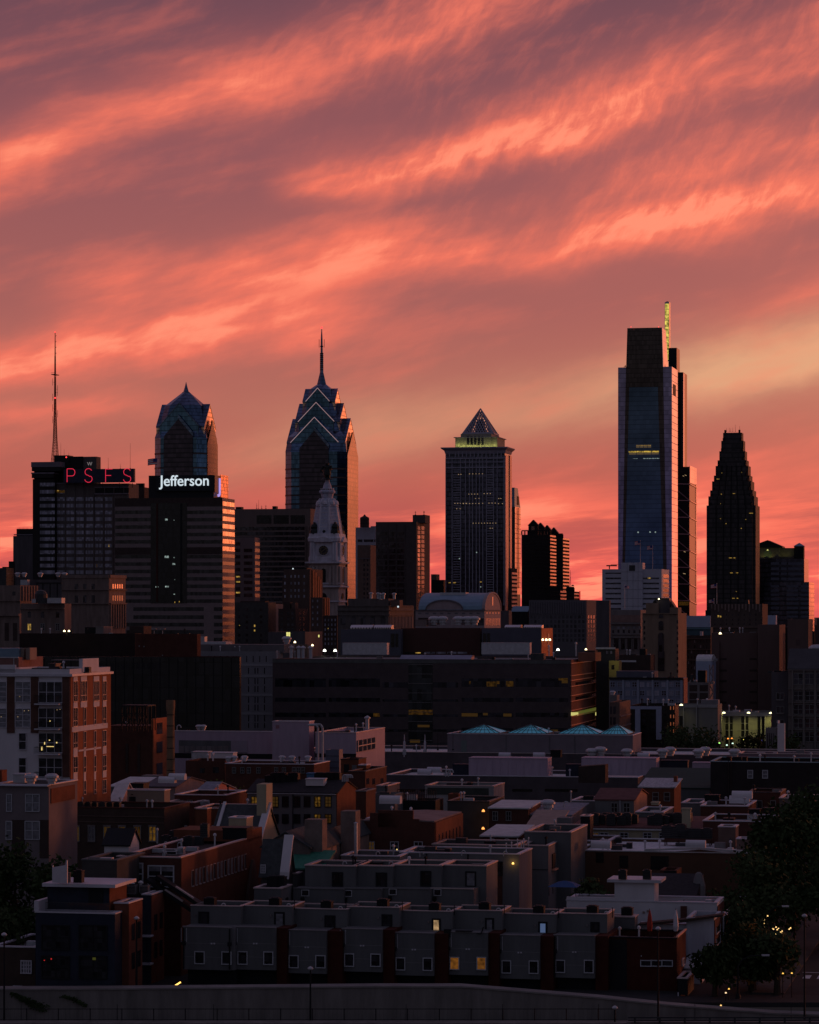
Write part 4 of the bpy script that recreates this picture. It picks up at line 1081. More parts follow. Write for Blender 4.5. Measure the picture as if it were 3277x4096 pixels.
# brown core band on the front, blue panel in it, crown above
zc = Zq(780)
V(2400, 1850, .50841); zb_ = Zq(1190); xl0, xr0, bl0, br0 = fx(170), fx(532), fx(190), fx(510)
V(2400, 1150, .50841)
mb = MB().prism([(xl0, zb_), (xr0, zb_), (fx(497), H+.02), (fx(206), H+.02)], -.5, .1, 'y'); part('core_front', mb, M_CBR, t.e)
part('blue_panel', MB().prism([(bl0, zb_+.1), (br0, zb_+.1), (fx(457), zc), (fx(232), zc)], -.9, -.45, 'y'), M_CB, t.e)
zt = Zq(313); cw0, cw1, ct0, ct1 = fx(207), fx(496), fx(216), fx(487)
dp = L*.86
part('crown', MB().loft([sq_(cw0, cw1, -.5, dp, H-.6), sq_(ct0, ct1, -.3, dp*.72, zt)]), M_CBR, t.e)
part('crown_side', MB().loft([[(cw1-.1, .0, H-.5), (cw1+.35, .0, H-.5), (cw1+.35, dp-.2, H-.5), (cw1-.1, dp-.2, H-.5)], [(ct1-.1, 0, zt-.3), (ct1+.35, 0, zt-.3), (ct1+.35, dp*.72-.2, zt-.3), (ct1-.1, dp*.72-.2, zt-.3)]]), M_CSD, t.e)
a, z1 = t.S(575, 757, .3); b, z0 = t.S(597, 855, .3); a = max(a, 8)
part('side_opening', MB().box(.1, .45, a, min(b, L-4), z0, z1), M_BLACK, t.e)
def lightrow(x0, x1, y0, y1, m, n, name='lit_floor', d=-1.0):
    for i in range(n):
        a = fx(x0+(x1-x0)*i/n+2); b = fx(x0+(x1-x0)*(i+1)/n-2); part(name, MB().box(a, b, d, d+.3, Zq(y1), Zq(y0)), m, t.e)
lightrow(226, 468, 1284, 1295, emis('bright_floor_light', (1, .66, .10), .45, ns=.5), 4); lightrow(230, 466, 1296, 1312, emis('dim_floor_light', (.8, .55, .3), .10), 4); lightrow(284, 406, 1236, 1258, emis('dim_floor_light', ()), 4); lightrow(286, 404, 1238, 1243, E_YEL, 4)
lightrow(260, 300, 1341, 1345, E_COOL, 5); lightrow(340, 470, 1341, 1346, E_COOL, 6)
for y in range(680, 2380, 54):
    part('joint_line', MB().box(.26, .36, .2, L-.2, Zq(y), Zq(y)+.35), M_ML, t.e)
V(2400, 1850, .50841)
for (x, y) in ((302, 548), (396, 546), (438, 548)): part('lit_window', MB().box(fx(x)-.6, fx(x)+.6, -1.1, -.5, Zq(y)-.6, Zq(y)+.6), E_COOL, t.e)
t.done()
V(2400, 1150, .50841)
for (x, l) in ((245, 'left red beacon on the dark crown of tallest tower'), (462, 'right red beacon on the dark crown of tallest tower')): beacon(x, 310, D-2, l, .35)
for x, y, l in ((200, 610, 'window washing crane on the left shoulder of tallest tower'), (513, 604, 'thin post on the right shoulder of tallest tower')):
    antenna(x, 625, y, D+1, l, r=.5 if 'crane' in l else .25)
D = 2780
Zq = lambda y: HC-(gy(y)-HY)/FP*D
t = Bd('stepped_tower', 'dark stepped tower with glowing yellow blade behind the tallest tower', 'tower', 560, 705, 760, 1410, D, mat('black_glass_metal', (.02, .02, .028), .3, .5, na=.2))
M_BR = mat('pale_rose_metal', (.5, .36, .38), .35, .6, na=.1)
t.patch('S', 706, 1412, 759, 1545, M_CSD, 'side_glass', out=.3)
V(2400, 1850, .50841)
y0s = (168, 298, 430, 562, 692, 824, 955, 1085)
def Fw(x, y): a, z = t.F(x, y); return (a, -.4, z)
def Sw(x, y): a, z = t.S(x, y); return (.4, a, z)
for i, y in enumerate(y0s):
    mb = MB().tube(Fw(612, y), Fw(704, y+2), .55, n=4)
    part('brace', mb, M_BR, t.e)
    part('brace', MB().tube(Fw(612, y+52), Fw(704, y+129), .5, n=4), M_BR, t.e)
    part('brace', MB().tube(Sw(706, y+3), Sw(760, y+32), .55, n=4), M_BR, t.e)
t.patch('S', 752, 170, 760, 1100, M_BR, 'edge_trim', out=.35)
for (x, y, w_) in ((668, 98, 28), (652, 104, 20), (655, 872, 40), (660, 700, 30)): part('lit_window', MB().tube(Fw(x, y), Fw(x+w_*.5, y+5), .3, n=4), emis('small_office_lights', ()), t.e)
t.patch('F', 620, 1095, 698, 1124, E_DIM, 'lit_floor')
t.done()
V(2400, 1150, .50841)
part('upper_shaft', MB().box(t.F(540, 700, 8)[0], t.F(655, 700, 8)[0], 8, 40, t.H-1, Zq(660)), mat('black_glass_metal', ()), t.e)
xx = t.F(655, 700, 8)[0]; part('shaft_side', MB().box(xx, xx+.3, 8.1, t.onS(gx(662), xx)[0], t.H-1, Zq(668)), M_CSD, t.e)
part('top_shaft', MB().box(t.F(540, 700, 12)[0], t.F(605, 700, 12)[0], 12, 36, Zq(670), Zq(463)), mat('black_glass_metal', ()), t.e)
part('lattice_strip', MB().box(t.F(642, 700, 7.8)[0], t.F(650, 700, 7.8)[0], 7.6, 8.1, t.H, Zq(690)), M_DKMETAL, t.e)
bl0_, bl1_ = t.F(510, 300, 14)[0], t.F(545, 300, 14)[0]
part('blade', MB().box(bl0_, bl1_, 14, 24, Zq(560), Zq(98)), M_STEEL, t.e)
for i in range(10):
    y = 112+i*45; 
    part('glowing_panel', MB().box(bl0_+.3, bl1_-.3, 13.6, 13.95, Zq(y+41), Zq(y)), emis('yellow_blade_light', (.95, .76, .14), .62, ns=.35), t.e)
part('finial', MB().lathe([(Zq(98), .6), (Zq(94), 1.6), (Zq(90), .4)], (bl0_+bl1_)/2, 17, 6), M_BLACK, t.e)

# stepped dark tower
D = 2500
M_BN = glass('dark_brown_granite_grid', (.03, .024, .026), .7, 0, (1.7, 1.7, 4.0), .45, lit=0, line=.3)
steps = [(970, 1098, 1126, 1133), (955, 1113, 1139, 1197), (942, 1118, 1155, 1280), (928, 1128, 1168, 1352), (913, 1140, 1183, 1397)]
t = Bd('stepped_tower', 'dark stepped skyscraper right of the tallest glass tower', 'tower', 846+0, 1190, 1253, 0, D, M_BN, kind='bare')
V(2400, 1850, .50841)
st2 = [(900, 1150, 1196, 97), (887, 1160, 1211, 143), (873, 1168, 1226, 215), (860, 1176, 1240, 262), (846, 1190, 1253, 335)]
allst = []
Wt, Lt = -t.onF(gx(846))[0], t.onS(gx(1253))[0]
Lt = Wt
def tier(yl, xl, xr_s, first=False): pass
tiers = []
V(2400, 1150, .50841)
for xl, xr, xs, y in steps: tiers.append((gx(xl), gx(xs), gy(y)))
V(2400, 1850, .50841)
for xl, xr, xs, y in st2: tiers.append((gx(xl), gx(xs), gy(y)))
V()
base_l, base_r = tiers[-1][0], tiers[-1][1]
kk = 1/FP*D/(cos(TH)+sin(TH)*.35)
ccx = t.F((base_l+base_r)/2, 2000, 0)
hw_ = (base_r-base_l)/2*kk; cyl = hw_; cxl = t.onF((base_l+base_r)/2, cyl)[0]
for xl, xs, y in tiers:
    h = (xs-xl)/2*kk; z = HC-(y-HY)/FP*D
    c = h*.12
    ring = lambda z: [(cxl+u, cyl+v, z) for u, v in ((-h+c, -h), (h-c, -h), (h-c, -h+c), (h, -h+c), (h, h-c), (h-c, h-c), (h-c, h), (-h+c, h), (-h+c, h-c), (-h, h-c), (-h, -h+c), (-h+c, -h+c))]
    part('tier', MB().loft([ring(0), ring(z)]), M_BN, t.e)
    pk = MB()
    for u in (-h+c+1, h-c-1): pk.box(cxl+u-.8, cxl+u+.8, cyl-h-.2, cyl-h+1.4, z-.1, z+2.4)
    part('corner_posts', pk, M_BLACK, t.e)
    if y > 1850:
        for q in range(5): 
            u = -h*.6+h*1.2*q/4; part('rib', MB().box(cxl+u-.4, cxl+u+.4, cyl-h-.6, cyl-h+.1, 0, z), M_BLACK, t.e)
V(2400, 1150, .50841)
for i, (x, y, l) in enumerate(((997, 1105, 'leftmost thin antenna on the stepped skyscraper'), (1018, 1103, 'second thin antenna on the stepped skyscraper'), (1030, 1106, 'third thin antenna on the stepped skyscraper'), (1046, 1102, 'fourth thin antenna on the stepped skyscraper'),
    (1066, 1078, 'tallest of the thin antennas on the stepped skyscraper'), (1100, 1090, 'rightmost thin antenna on the stepped skyscraper'))): antenna(x, 1134, y, D+3, l, r=.14)
V(2400, 1850, .50841)
Zq = lambda y: HC-(gy(y)-HY)/FP*D
for (x, y, w_) in ((1008, 750, 30), (1046, 750, 20), (1018, 868, 24), (1062, 868, 22), (1168, 399, 36), (1040, 243, 20), (944, 247, 10), (1034, 1068, 22), (1070, 1068, 14), (912, 128, 24), (1102, 518, 8), (950, 80, 6), (1106, 78, 6), (940, 440, 6), (982, 480, 8), (940, 322, 5), (1140, 448, 5), (1064, 955+60, 5)):
    a = t.F(x, y, -8)[0]
    part('lit_window', MB().box(a, a+w_*.09, cyl-hw_-1.0, cyl-hw_-.3, Zq(y)-.25, Zq(y)+.25), E_YEL, t.e)

# right edge twin-gabled tower
D = 2600
M_RT = glass('dusty_blue_tower_glass', (.05, .052, .075), .25, .7, (1.8, 1.8, 4.2), .4, line=.3)
t = Bd('office_tower', 'broad dark tower with low gable and small pyramid turret', 'tower', 1180, 1608, 1644, 756, D, M_RT, L=50)
Zq = lambda y: HC-(gy(y)-HY)/FP*D
a, b, c_, d_x = t.F(1240, 700, 3)[0], t.F(1320, 700, 3)[0], t.F(1418, 700, 3)[0], 3
part('clock_storey', MB().box(a, c_, 3, 30, Zq(758), Zq(668)), mat('warm_dark_stone', (.11, .095, .08), ns=.4), t.e)
part('gable', MB().prism([(a-1, Zq(668)), (c_+2, Zq(668)), (c_+2, Zq(658)), (b, Zq(608)), (a-1, Zq(640))], 2, 31, 'y'), M_BLACK, t.e)
part('dial', MB().loft([[(b+32*OK/FP*D*cos(2*pi*i/20), o, Zq(716)+32*OK/FP*D*sin(2*pi*i/20)) for i in range(20)] for o in (2.7, 3.0)]), mat('dim_green_dial', (.10, .12, .09), na=.1), t.e)
rm = t.rbox(1418, 1530, 672, 6, 22, mat('warm_dark_stone', ()), 'roof_storey')
rm = t.rbox(1528, 1604, 658, 4, 10, M_BLACK, 'turret'); (a2, b2, _, z2) = rm[1]
part('turret_roof', MB().loft([sq_(a2-.6, b2+.6, 3.4, 14.6, z2), sq_((a2+b2)/2-.1, (a2+b2)/2+.1, 8.9, 9.1, Zq(630))]), M_COPPER, t.e)
for (x, e_) in ((1285, 900), (1345, 900), (1440, 900), (1480, 700)):
    aa = t.F(x, 750, 1)[0]; li = bpy.data.lights.new('floodlight', 'SPOT'); li.energy = e_*.3; li.color = (.8, .8, .2); li.spot_size = rad(100); li.shadow_soft_size = .4
    lo = bpy.data.objects.new('floodlight', li); COL.objects.link(lo); lo.parent = t.e; lo.location = (aa, -.8, Zq(750)); lo.rotation_euler = (rad(180-35), 0, 0)
part('roof_lamp', MB().dome(b, 2.3, Zq(690), .8, .8, 6, 2), E_YG, t.e)
for i in range(9): 
    for (x0, x1) in ((1345, 1410), (1425, 1470), (1480, 1600)): t.patch('F', x0, 785+i*40, x1, 805+i*40, mat('pale_blue_spandrel', (.115, .12, .16), .5, na=.15), 'spandrel', out=.3)
t2 = Bd('office_tower', 'lower shoulder of dark tower at the right edge of skyline', 'tower', 1290, 1644, 1672, 940, 2560, M_RT, L=60)
for i in range(8): 
    for (x0, x1) in ((1345, 1410), (1470, 1560), (1580, 1640)): t2.patch('F', x0, 965+i*34, x1, 983+i*34, mat('pale_blue_spandrel', ()), 'spandrel', out=.3)
part('side_glass', MB().box(0, .3, .1, t2.L-.1, 0, t2.H-.2), M_SIDEG, t2.e)
t.done(); t2.done()

# white banded block in front of the tallest tower
D = 2150
M_WP = mat('white_enamel_panel', (.42, .41, .49), .6, ns=.25, na=.12)
t = Bd('office_block', 'white office block with dark window strips before tallest tower', 'office building', 18, 486, 545, 838, D, M_WP)
for i in range(7):
    y = 905+i*40
    t.patch('F', 44, y, 166, y+13, M_DARKGLASS, 'window_band'); t.patch('F', 340, y, 466, y+13, M_DARKGLASS, 'window_band')
t.patch('F', 44, 866, 168, 876, M_DARKGLASS, 'window_band')
for i in range(7): t.patch('S', 498, 880+i*38, 542, 906+i*38, M_SIDEGLASS, 'window_band')
a, b, z0, z1 = t.ext('F', 170, 788, 338, 1160); part('stair_tower', MB().box(a, b, -1.5, 12, 0, z1), M_WP, t.e)
a, b, z0, z1 = t.ext('F', 230, 808, 277, 853, -1.5); part('vent_opening', MB().box(a, b, -1.6, -1.4, z0, z1), M_DKMETAL, t.e)
jl = [t.ext('F', x, 790, x+1.5, 1150, -1.5) for x in (214, 260, 300)]
for a, b, z0, z1 in jl: part('panel_joint', MB().box(a, b, -1.56, -1.4, z0, z1), M_DKMETAL, t.e)
for y in (860, 930, 1000, 1070, 1130):
    a, b, z0, z1 = t.ext('F', 170, y, 338, y+2, -1.5); part('panel_joint', MB().box(a+.05, b-.05, -1.53, -1.4, z0, z1), M_DKMETAL, t.e)
t.patch('F', 376, 905, 400, 914, E_YEL, 'lit_window', out=.1); t.done()
e = empty('roof_crane', 'flat rooftop maintenance crane on the white office block', 'crane', at(75, 838, D+4))
part('post', MB().tube((0, 0, 0), (0, 0, 2.2), .4), M_BLACK, e); part('jib', MB().box(-2.2, 5.5, -.5, .5, 2.0, 2.9).box(1, 6, -.3, .3, 3.0, 3.3), M_BLACK, e)
flag(318, 615, 790, D-3, 'left striped flag over the white office block', left=True, size=4.2)
flag(415, 652, 838, D-3, 'dark right flag over the white office block', left=True, size=4.2)
flag(195, 965, 1150, 1500, 'drooping striped flag in front of the white stair tower', left=False, size=2.2)
# ================================================================== middle distance
def acunit(x, y, D, label, w=1.1, h=1.0, group=None, m=None, base=None):
    """x,y = foot of the unit"""
    p = at(x, y, D)
    e = empty('air_conditioner', label, 'air conditioner', p, -TH, group)
    part('housing', MB().box(-w/2, w/2, -w/2, w/2, 0, h).box(-w/2-.05, w/2+.05, -w/2-.05, w/2+.05, h+.003, h+.06), m or M_DKMETAL, e)
    g = MB().lathe([(h+.07, w*.42), (h+.16, w*.40), (h+.18, w*.15)], n=10)
    for k in range(5): g.box(-w/2-.02, w/2+.02, -w/2-.03, -w/2-.005, h*(.15+.16*k), h*(.15+.16*k)+.05)
    part('fan_grille', g, M_BLACK, e); return e
def hvac(x0, x1, yt, yb, D, label, m, dep=4.0, ribs=True, group=None):
    a, b = at(x0, yb, D), at(x1, yb, D); zt = at(x0, yt, D).z
    W = (b.x-a.x)/cos(TH)
    e = empty('rooftop_plant', label, 'rooftop unit', (b.x, b.y, a.z), -TH, group); h = zt-a.z
    part('casing', MB().box(-W, 0, 0, dep, 0, h), m, e)
    mb = MB(); n = max(3, int(W/1.4))
    if ribs:
        for i in range(n+1): x = -W+W*i/n; mb.box(x-.05, x+.05, -.06, .02, .05, h-.05)
    mb.box(-W-.08, .08, -.1, dep+.1, h+.003, h+.15); part('seams', mb, m, e)
    return e
def vent(x, y, D, label, kind='mushroom', s=1.0, group=None, m=None):
    p = at(x, y, D); m = m or M_LTMETAL
    if kind == 'mushroom': mb = MB().lathe([(0, .55*s), (.35*s, .55*s), (.4*s, .75*s), (.8*s, .75*s), (.9*s, 1.0*s), (1.15*s, 1.0*s), (1.45*s, .6*s), (1.5*s, .1)], n=12)
    elif kind == 'goose': mb = MB().path([(0, 0, 0), (0, 0, .55*s), (.12*s, 0, .75*s), (.35*s, 0, .82*s), (.55*s, 0, .7*s), (.6*s, 0, .45*s)], .09*s, 6)
    elif kind == 'barrel': mb = MB().loft([[(x_, .9*s*cos(pi*i/8), .55*s+.75*s*sin(pi*i/8)) for i in range(9)]+[(x_, -.9*s, 0), (x_, .9*s, 0)] for x_ in (-1.7*s, 1.7*s)])
    elif kind == 'stack': mb = MB().lathe([(0, .3*s), (1.6*s, .3*s), (1.65*s, .5*s), (1.8*s, .5*s), (2.1*s, .08)], n=8)
    elif kind == 'pipe': mb = MB().tube((0, 0, 0), (0, 0, 1.3*s), .09*s, n=6).lathe([(1.3*s, .14*s), (1.5*s, .12*s), (1.55*s, .03)], n=6)
    return thing('roof_vent', label, 'roof vent', mb, m, p, -TH, group)
def lamp_light(p, e, col, r=.3, name='lamp_light'):
    li = bpy.data.lights.new(name, 'POINT'); li.energy = e; li.color = col; li.shadow_soft_size = r
    o = bpy.data.objects.new(name, li); COL.objects.link(o); o.location = p; return o
M_CONCD = mat('dark_grey_concrete', ())
M_FRW = mat('white_window_frame', (.42, .42, .46), .6, na=.1)
M_FRG = mat('window_frame_grey', ())
M_LAV = mat('lavender_corrugated_metal', (.36, .28, .36), .6, ns=1.2, na=.12, streak=True)
# ---- far left stone blocks
V(0, 1900)
M_OLD = mat('old_brown_limestone', (.17, .125, .115), ns=.5, na=.4, streak=True)
t = Bd('stone_block', 'tall old limestone block with three windows and glowing right side', 'office building', 520, 918, 1058, 840, 1400, M_OLD)
for y, h, o in ((842, 26, .5), (962, 8, .9), (1076, 10, .9)): t.patch('F', 520, y, 918, y+h, M_OLD, 'cornice', out=o); t.patch('S', 920, y, 1058, y+h, M_OLD, 'cornice', out=o)
for x in (630, 700, 771): t.win('F', x, 916, x+28, 962, M_DARKGLASS); t.win('F', x, 1012, x+28, 1076, M_DARKGLASS)
for i in range(5): t.win('S', 948+i*19, 918, 957+i*19, 955, M_SIDEGLASS); t.win('S', 948+i*19, 1014, 957+i*19, 1060, M_DARKGLASS); 
for i in range(7): t.patch('S', 922+i*20, 1090, 930+i*20, 1290, M_OLD, 'pilaster', out=.8)
t.done()
t = Bd('stone_block', 'lower old limestone wing with one bright yellow window', 'office building', 175, 545, 600, 1082, 1330, M_OLD)
t.patch('F', 175, 1118, 545, 1130, M_OLD, 'cornice', out=.9)
for x in (234, 345, 472): t.win('F', x, 1150, x+28, 1200, M_DARKGLASS); t.win('F', x, 1252, x+29, 1305, E_YEL if x == 234 else M_DARKGLASS, M_FRG, 2, 3, fw=.2)
t.done()
t = Bd('stone_block', 'old limestone block with cornice at the left edge of photo', 'office building', -80, 172, 322, 928, 1420, M_OLD)
t.patch('F', -80, 1050, 172, 1062, M_OLD, 'cornice', out=.9); t.win('F', 105, 980, 132, 1014, M_DARKGLASS)
for i in range(6): t.patch('S', 182+i*23, 935, 192+i*23, 1060, M_OLD, 'pilaster', out=.8)
t.done()
t = Bd('stone_block', 'dark old block with tall blind windows lowest at left edge', 'office building', -80, 165, 180, 1165, 1290, M_OLD)
t.patch('F', -80, 1168, 165, 1186, M_OLD, 'cornice', out=1.2)
for x in (40, 110): t.patch('F', x, 1245, x+36, 1395, M_DKBRICK, 'blind_window', out=.1)
t.done()
t = Bd('low_block', 'low dark roof block behind the old limestone blocks', 'office building', 140, 520, 545, 880, 1550, M_CONCD)
for x in (310, 360, 420, 480): t.patch('F', x, 915, x+6, 1040, M_BLACK, 'pier', out=.3)
t.patch('F', 310, 905, 520, 912, M_BLACK, 'fascia', out=.4); t.done()
hvac(172, 230, 884, 926, 1545, 'white angled roof hood among the far left rooftops', M_LTMETAL, 4)
hvac(395, 518, 1036, 1078, 1325, 'long pale metal roof unit before the limestone block', M_LTMETAL, 5); hvac(268, 300, 1046, 1078, 1325, 'small pale metal roof unit left of the dark drum', M_LTMETAL, 3)
thing('roof_drum', 'dark domed drum on the roof before the limestone block', 'roof drum', MB().lathe([(0, 3), (4, 3), (5.5, 2), (6, .3)], n=12), M_DKMETAL, at(345, 1078, 1328))
for i, x in enumerate((150, 205, 340, 490, 545)): vent(x, 858, 1548, 'grey vent pipe on the far left dark roof', 'mushroom', 1.6, 'far left roof vents')
# ---- dark brown mass and black glass block
V(0, 2500)
M_MAR = mat('dark_maroon_metal', (.030, .018, .018), .7, ns=.3)
t = Bd('low_block', 'very dark long block above the white and brick apartments', 'office building', 165, 1138, 1190, 72, 900, M_MAR, roofm=M_BLACK)
t.rbox(715, 850, 18, 6, 8, M_BLACK); t.rbox(1090, 1210, 10, 8, 8, M_DKBRICK, 'stair_head'); t.done()
t = Bd('low_block', 'dull red brown wall block beside the very dark block', 'office building', 1139, 1660, 1690, 76, 885, mat('dull_red_brown_panel', (.075, .028, .022), ns=.4), roofm=M_BLACK)
for (x, y) in ((1170, 172), (1210, 175), (1365, 250)): t.patch('F', x, y, x+8, y+12, M_FRG, 'small_lamp', out=.2)
t.done()
hvac(805, 872, 16, 72, 905, 'grey roof box with orange lit side on the dark block', M_GREYST, 9, ribs=False)
p = at(562, 56, 898)
e = empty('roof_lamp', 'glowing yellow double lamp on the very dark block roof', 'lamp', p); part('lamp_heads', MB().dome(-.7, 0, 0, .35, .5, 8, 3).dome(.7, 0, 0, .35, .5, 8, 3), E_LAMP, e); part('bracket', MB().tube((0, .2, -1.5), (0, .2, 0), .1).box(-.8, .8, .1, .2, -.1, 0), M_BLACK, e)
l_ = lamp_light((0, -.6, -.4), 25, (1, .85, .35)); l_.parent = e
for x, l in ((1298, 'small round dish on the very dark block roof'), (1368, 'second small round dish, right of the first')): 
    thing('satellite_dish', l, 'satellite dish', MB().tube((0, 0, 0), (0, 0, 1.0), .1).lathe([(1.0, .2), (1.2, .7), (1.4, .9), (1.5, .9)], n=12), M_LTMETAL, at(x, 74, 886))
hvac(1672, 1722, 102, 140, 930, 'small white roof box with pink lit side on low grey roof', M_LTMETAL, 3, ribs=False)
t = Bd('glass_block', 'huge flat black glass office block in the middle left', 'office building', 355, 2018, 2030, 270, 830, M_BLACKGLASS, roofm=M_BLACK)
for i in range(24): t.patch('F', 840+i*44, 318, 870+i*44, 374, mat('faint_black_pane', (.03, .026, .028), .4, na=.3), 'pane', out=.04) if i < 12 else None
for x in range(370, 2020, 75): t.patch('F', x, 275, x+5, 860, M_BLACK, 'mullion', out=.12)
t.patch('F', 1366, 262, 2022, 270, mat('dull_red_panel', ()), 'coping', out=.15); t.done()
# blue roof, orange block beside the apartments
t = Bd('brick_block', 'pinkish block with blue grey roof housing above left apartments', 'office building', -80, 158, 250, 272, 560, mat('rose_brick', (.22, .11, .10), ns=.5), L=14)
t.rbox(-80, 160, 196, 2, 6, M_COPPER, 'roof_housing'); t.patch('F', -80, 268, 158, 278, M_LTMETAL, 'coping', out=.15)
a, b = t.F(165, 260, 3)[0], t.F(200, 260, 3)[0]; part('roof_cabin', MB().box(a, b, 3, 7, t.H-.5, t.F(165, 194, 3)[1]), M_TAN, t.e)
a, b = t.F(218, 260, 3)[0], t.F(252, 260, 3)[0]; part('roof_cabin', MB().box(a, b, 3, 7, t.H-.5, t.F(165, 192, 3)[1]), M_TAN, t.e)
part('drainpipe', MB().tube((-.9, -.15, 0), (-.9, -.15, t.H), .08), M_LTMETAL, t.e); t.done()
# ---- pale concrete block with slots
V(800, 2500)
M_SLOT = mat('grey_fluted_concrete', (.20, .19, .21), ns=.3, na=.15, streak=True)
t = Bd('concrete_block', 'grey concrete block with narrow vertical slot windows', 'office building', -20, 640, 700, 222, 960, M_SLOT)
t.rbox(0, 708, 165, 6, 14, mat('grey_brown_attic', (.14, .125, .135), na=.2), 'attic'); t.rbox(0, 220, 142, 14, 8, M_LTMETAL, 'upper_box')
for y0, y1 in ((260, 312),): 
    for x in (390, 445, 500, 555, 280, 225, 170, 120, 65): t.win('F', x, y0, x+7, y1, M_BLACKGLASS)
for y0, y1 in ((360, 410), (448, 498), (512, 564), (604, 655), (670, 720), (760, 812), (824, 866)):
    for x in (406, 460, 484, 540): t.win('F', x, y0, x+8, y1, M_BLACKGLASS)
for y in (326, 420, 578, 735): t.patch('F', 350, y, 612, y+20, mat('pale_concrete_band', (.27, .26, .28), na=.15), 'belt_course', out=.15)
t.done()
t = Bd('small_block', 'small tan brick block behind grey slotted block', 'office building', 755, 905, 925, 166, 990, M_BRNSTONE); t.done()
for i, (x, y, k) in enumerate(((770, 260, 'stack'), (832, 262, 'stack'), (868, 262, 'stack'), (932, 262, 'stack'), (800, 264, 'pipe'), (650, 262, 'pipe'), (730, 158, 'mushroom'))):
    vent(x, y+18 if y > 200 else y, 925, 'pale vent stacks standing near the slotted block', k, 1.9 if k == 'stack' else 1.6, 'vent stacks on the broad brick roof edge')
for i, x in enumerate((1050, 1138)):
    p = at(x, 213, 985); e = empty('floodlight', ('left', 'right')[i]+' of two bright white floodlights on the dark roof', 'floodlight', p)
    part('bulb', MB().dome(0, 0, -.4, .55, .8, 10, 4), emis('white_flood_glow', (1, .98, .85), 3), e); part('bracket', MB().tube((0, .3, -2), (0, .3, 0), .12), M_BLACK, e)
    lamp_light(p+Vector((0, -1.2, 0)), 60, (.9, 1, .6))
# ---- dark blue-grey and red penthouse volumes behind the broad brick block
t = Bd('office_block', 'blue grey windowless block behind the broad brick block', 'office building', 1186, 1690, 1710, 36, 1010, mat('slate_render', (.085, .085, .115), ns=.3, na=.12), L=10)
t.patch('F', 1606, 72, 1638, 186, M_BLACKGLASS, 'dark_window'); t.patch('F', 1645, 72, 1670, 186, M_BLACKGLASS, 'dark_window'); t.done()
V(1600, 2500)
t = Bd('office_block', 'dark maroon windowless block in the middle of the skyline foot', 'office building', 8, 678, 700, 28, 1008, mat('dark_maroon_render', (.07, .034, .032), ns=.3, na=.12), L=24)
t.patch('F', 40, 228, 210, 242, M_BLACK, 'low_window_band'); t.patch('F', 130, 230, 175, 238, E_YEL, 'lit_window', out=.12)
for i in range(4): t.patch('F', 216+i*90, 226, 216+i*90+80, 242, M_WINBLUE, 'window_band')
t.done()
t = Bd('office_block', 'slate block with orange glowing brick end wall', 'office building', 690, 1187, 1280, 28, 1000, mat('slate_render', ()), roofm=M_BLACK)
part('end_wall', MB().box(0, .25, .05, t.L-.05, 0, t.H-.05), mat('sunset_tinted_end_brick', (.50, .17, .07), ns=.5), t.e)  # end wall brick coloured with the sunset glow in it
t.patch('F', 698, 70, 728, 186, M_BLACKGLASS, 'dark_window'); t.patch('F', 734, 70, 760, 186, M_BLACKGLASS, 'dark_window')
a, b, z0, z1 = t.ext('S', 1241, 72, 1257, 220, .25); part('dark_window', MB().box(.2, .35, a, b, z0, z1), M_BLACKGLASS, t.e)
for x in (1203, 1232, 1262):
    a, z = t.S(x, 121, .6); part('wall_lamp', MB().dome(.6, a, z-.4, .4, .7, 6, 3), E_LAMP, t.e)
t.done()
hvac(690, 1092, 153, 248, 925, 'long white metal plant box in front of slate block', M_LTMETAL, 3.5)
V(800, 2500)
hvac(1200, 1572, 155, 250, 930, 'long white metal plant box on left of broad brick roof', M_LTMETAL, 3.5)
# skylight-like lit roof hoods
for (vx, vy, xs_, y0, y1, DD, l) in ((800, 2500, ((1262, 1450), (1460, 1606)), 0, 34, 1040, ('left sloping glass roof hood catching orange light', 'right sloping glass roof hood catching orange light')),
                         (1600, 2500, ((880, 1010), (1040, 1190)), 0, 28, 1025, ('small sloping roof hood above the slate block', 'larger pale roof hood above the slate block'))):
    V(vx, vy)
    for (x0, x1), ll in zip(xs_, l):
        a, b = at(x0, y1, DD), at(x1, y1, DD); h = at(x0, y0, DD).z-a.z; W = (b.x-a.x)/cos(TH)
        e = empty('roof_hood', ll, 'roof hood', b, -TH)
        part('glazing', MB().prism([(0, 0), (5, 0), (5, h), (2.2, h), (0, h*.35)], -W, 0, 'x'), M_STEEL, e)
        f = MB()
        for i in range(9): f.box(-W+W*i/8-.12, -W+W*i/8+.12, -.25, 0, 0, h*.4)
        part('frame', f, M_DKMETAL, e)
# cluster of round ducts before the vaulted hall
V(1600, 1550, .48694)
for i, (x, w_) in enumerate(((225, 40), (300, 34), (420, 46), (500, 40), (560, 36))):
    hvac(x, x+w_, 1912, 1950, 1100, 'silver rooftop ducts clustered before the vaulted hall', M_LTMETAL, 3, ribs=False, group='silver ducts before the vaulted hall')
    vent(x+w_+16, 1950, 1098, 'round silver cowl in the duct cluster before the hall', 'mushroom', 2.2, group='round cowls before the vaulted hall')
hvac(128, 215, 1910, 1962, 1095, 'pinkish roof cabin left of silver duct cluster', M_PINKCONC, 4, ribs=False)

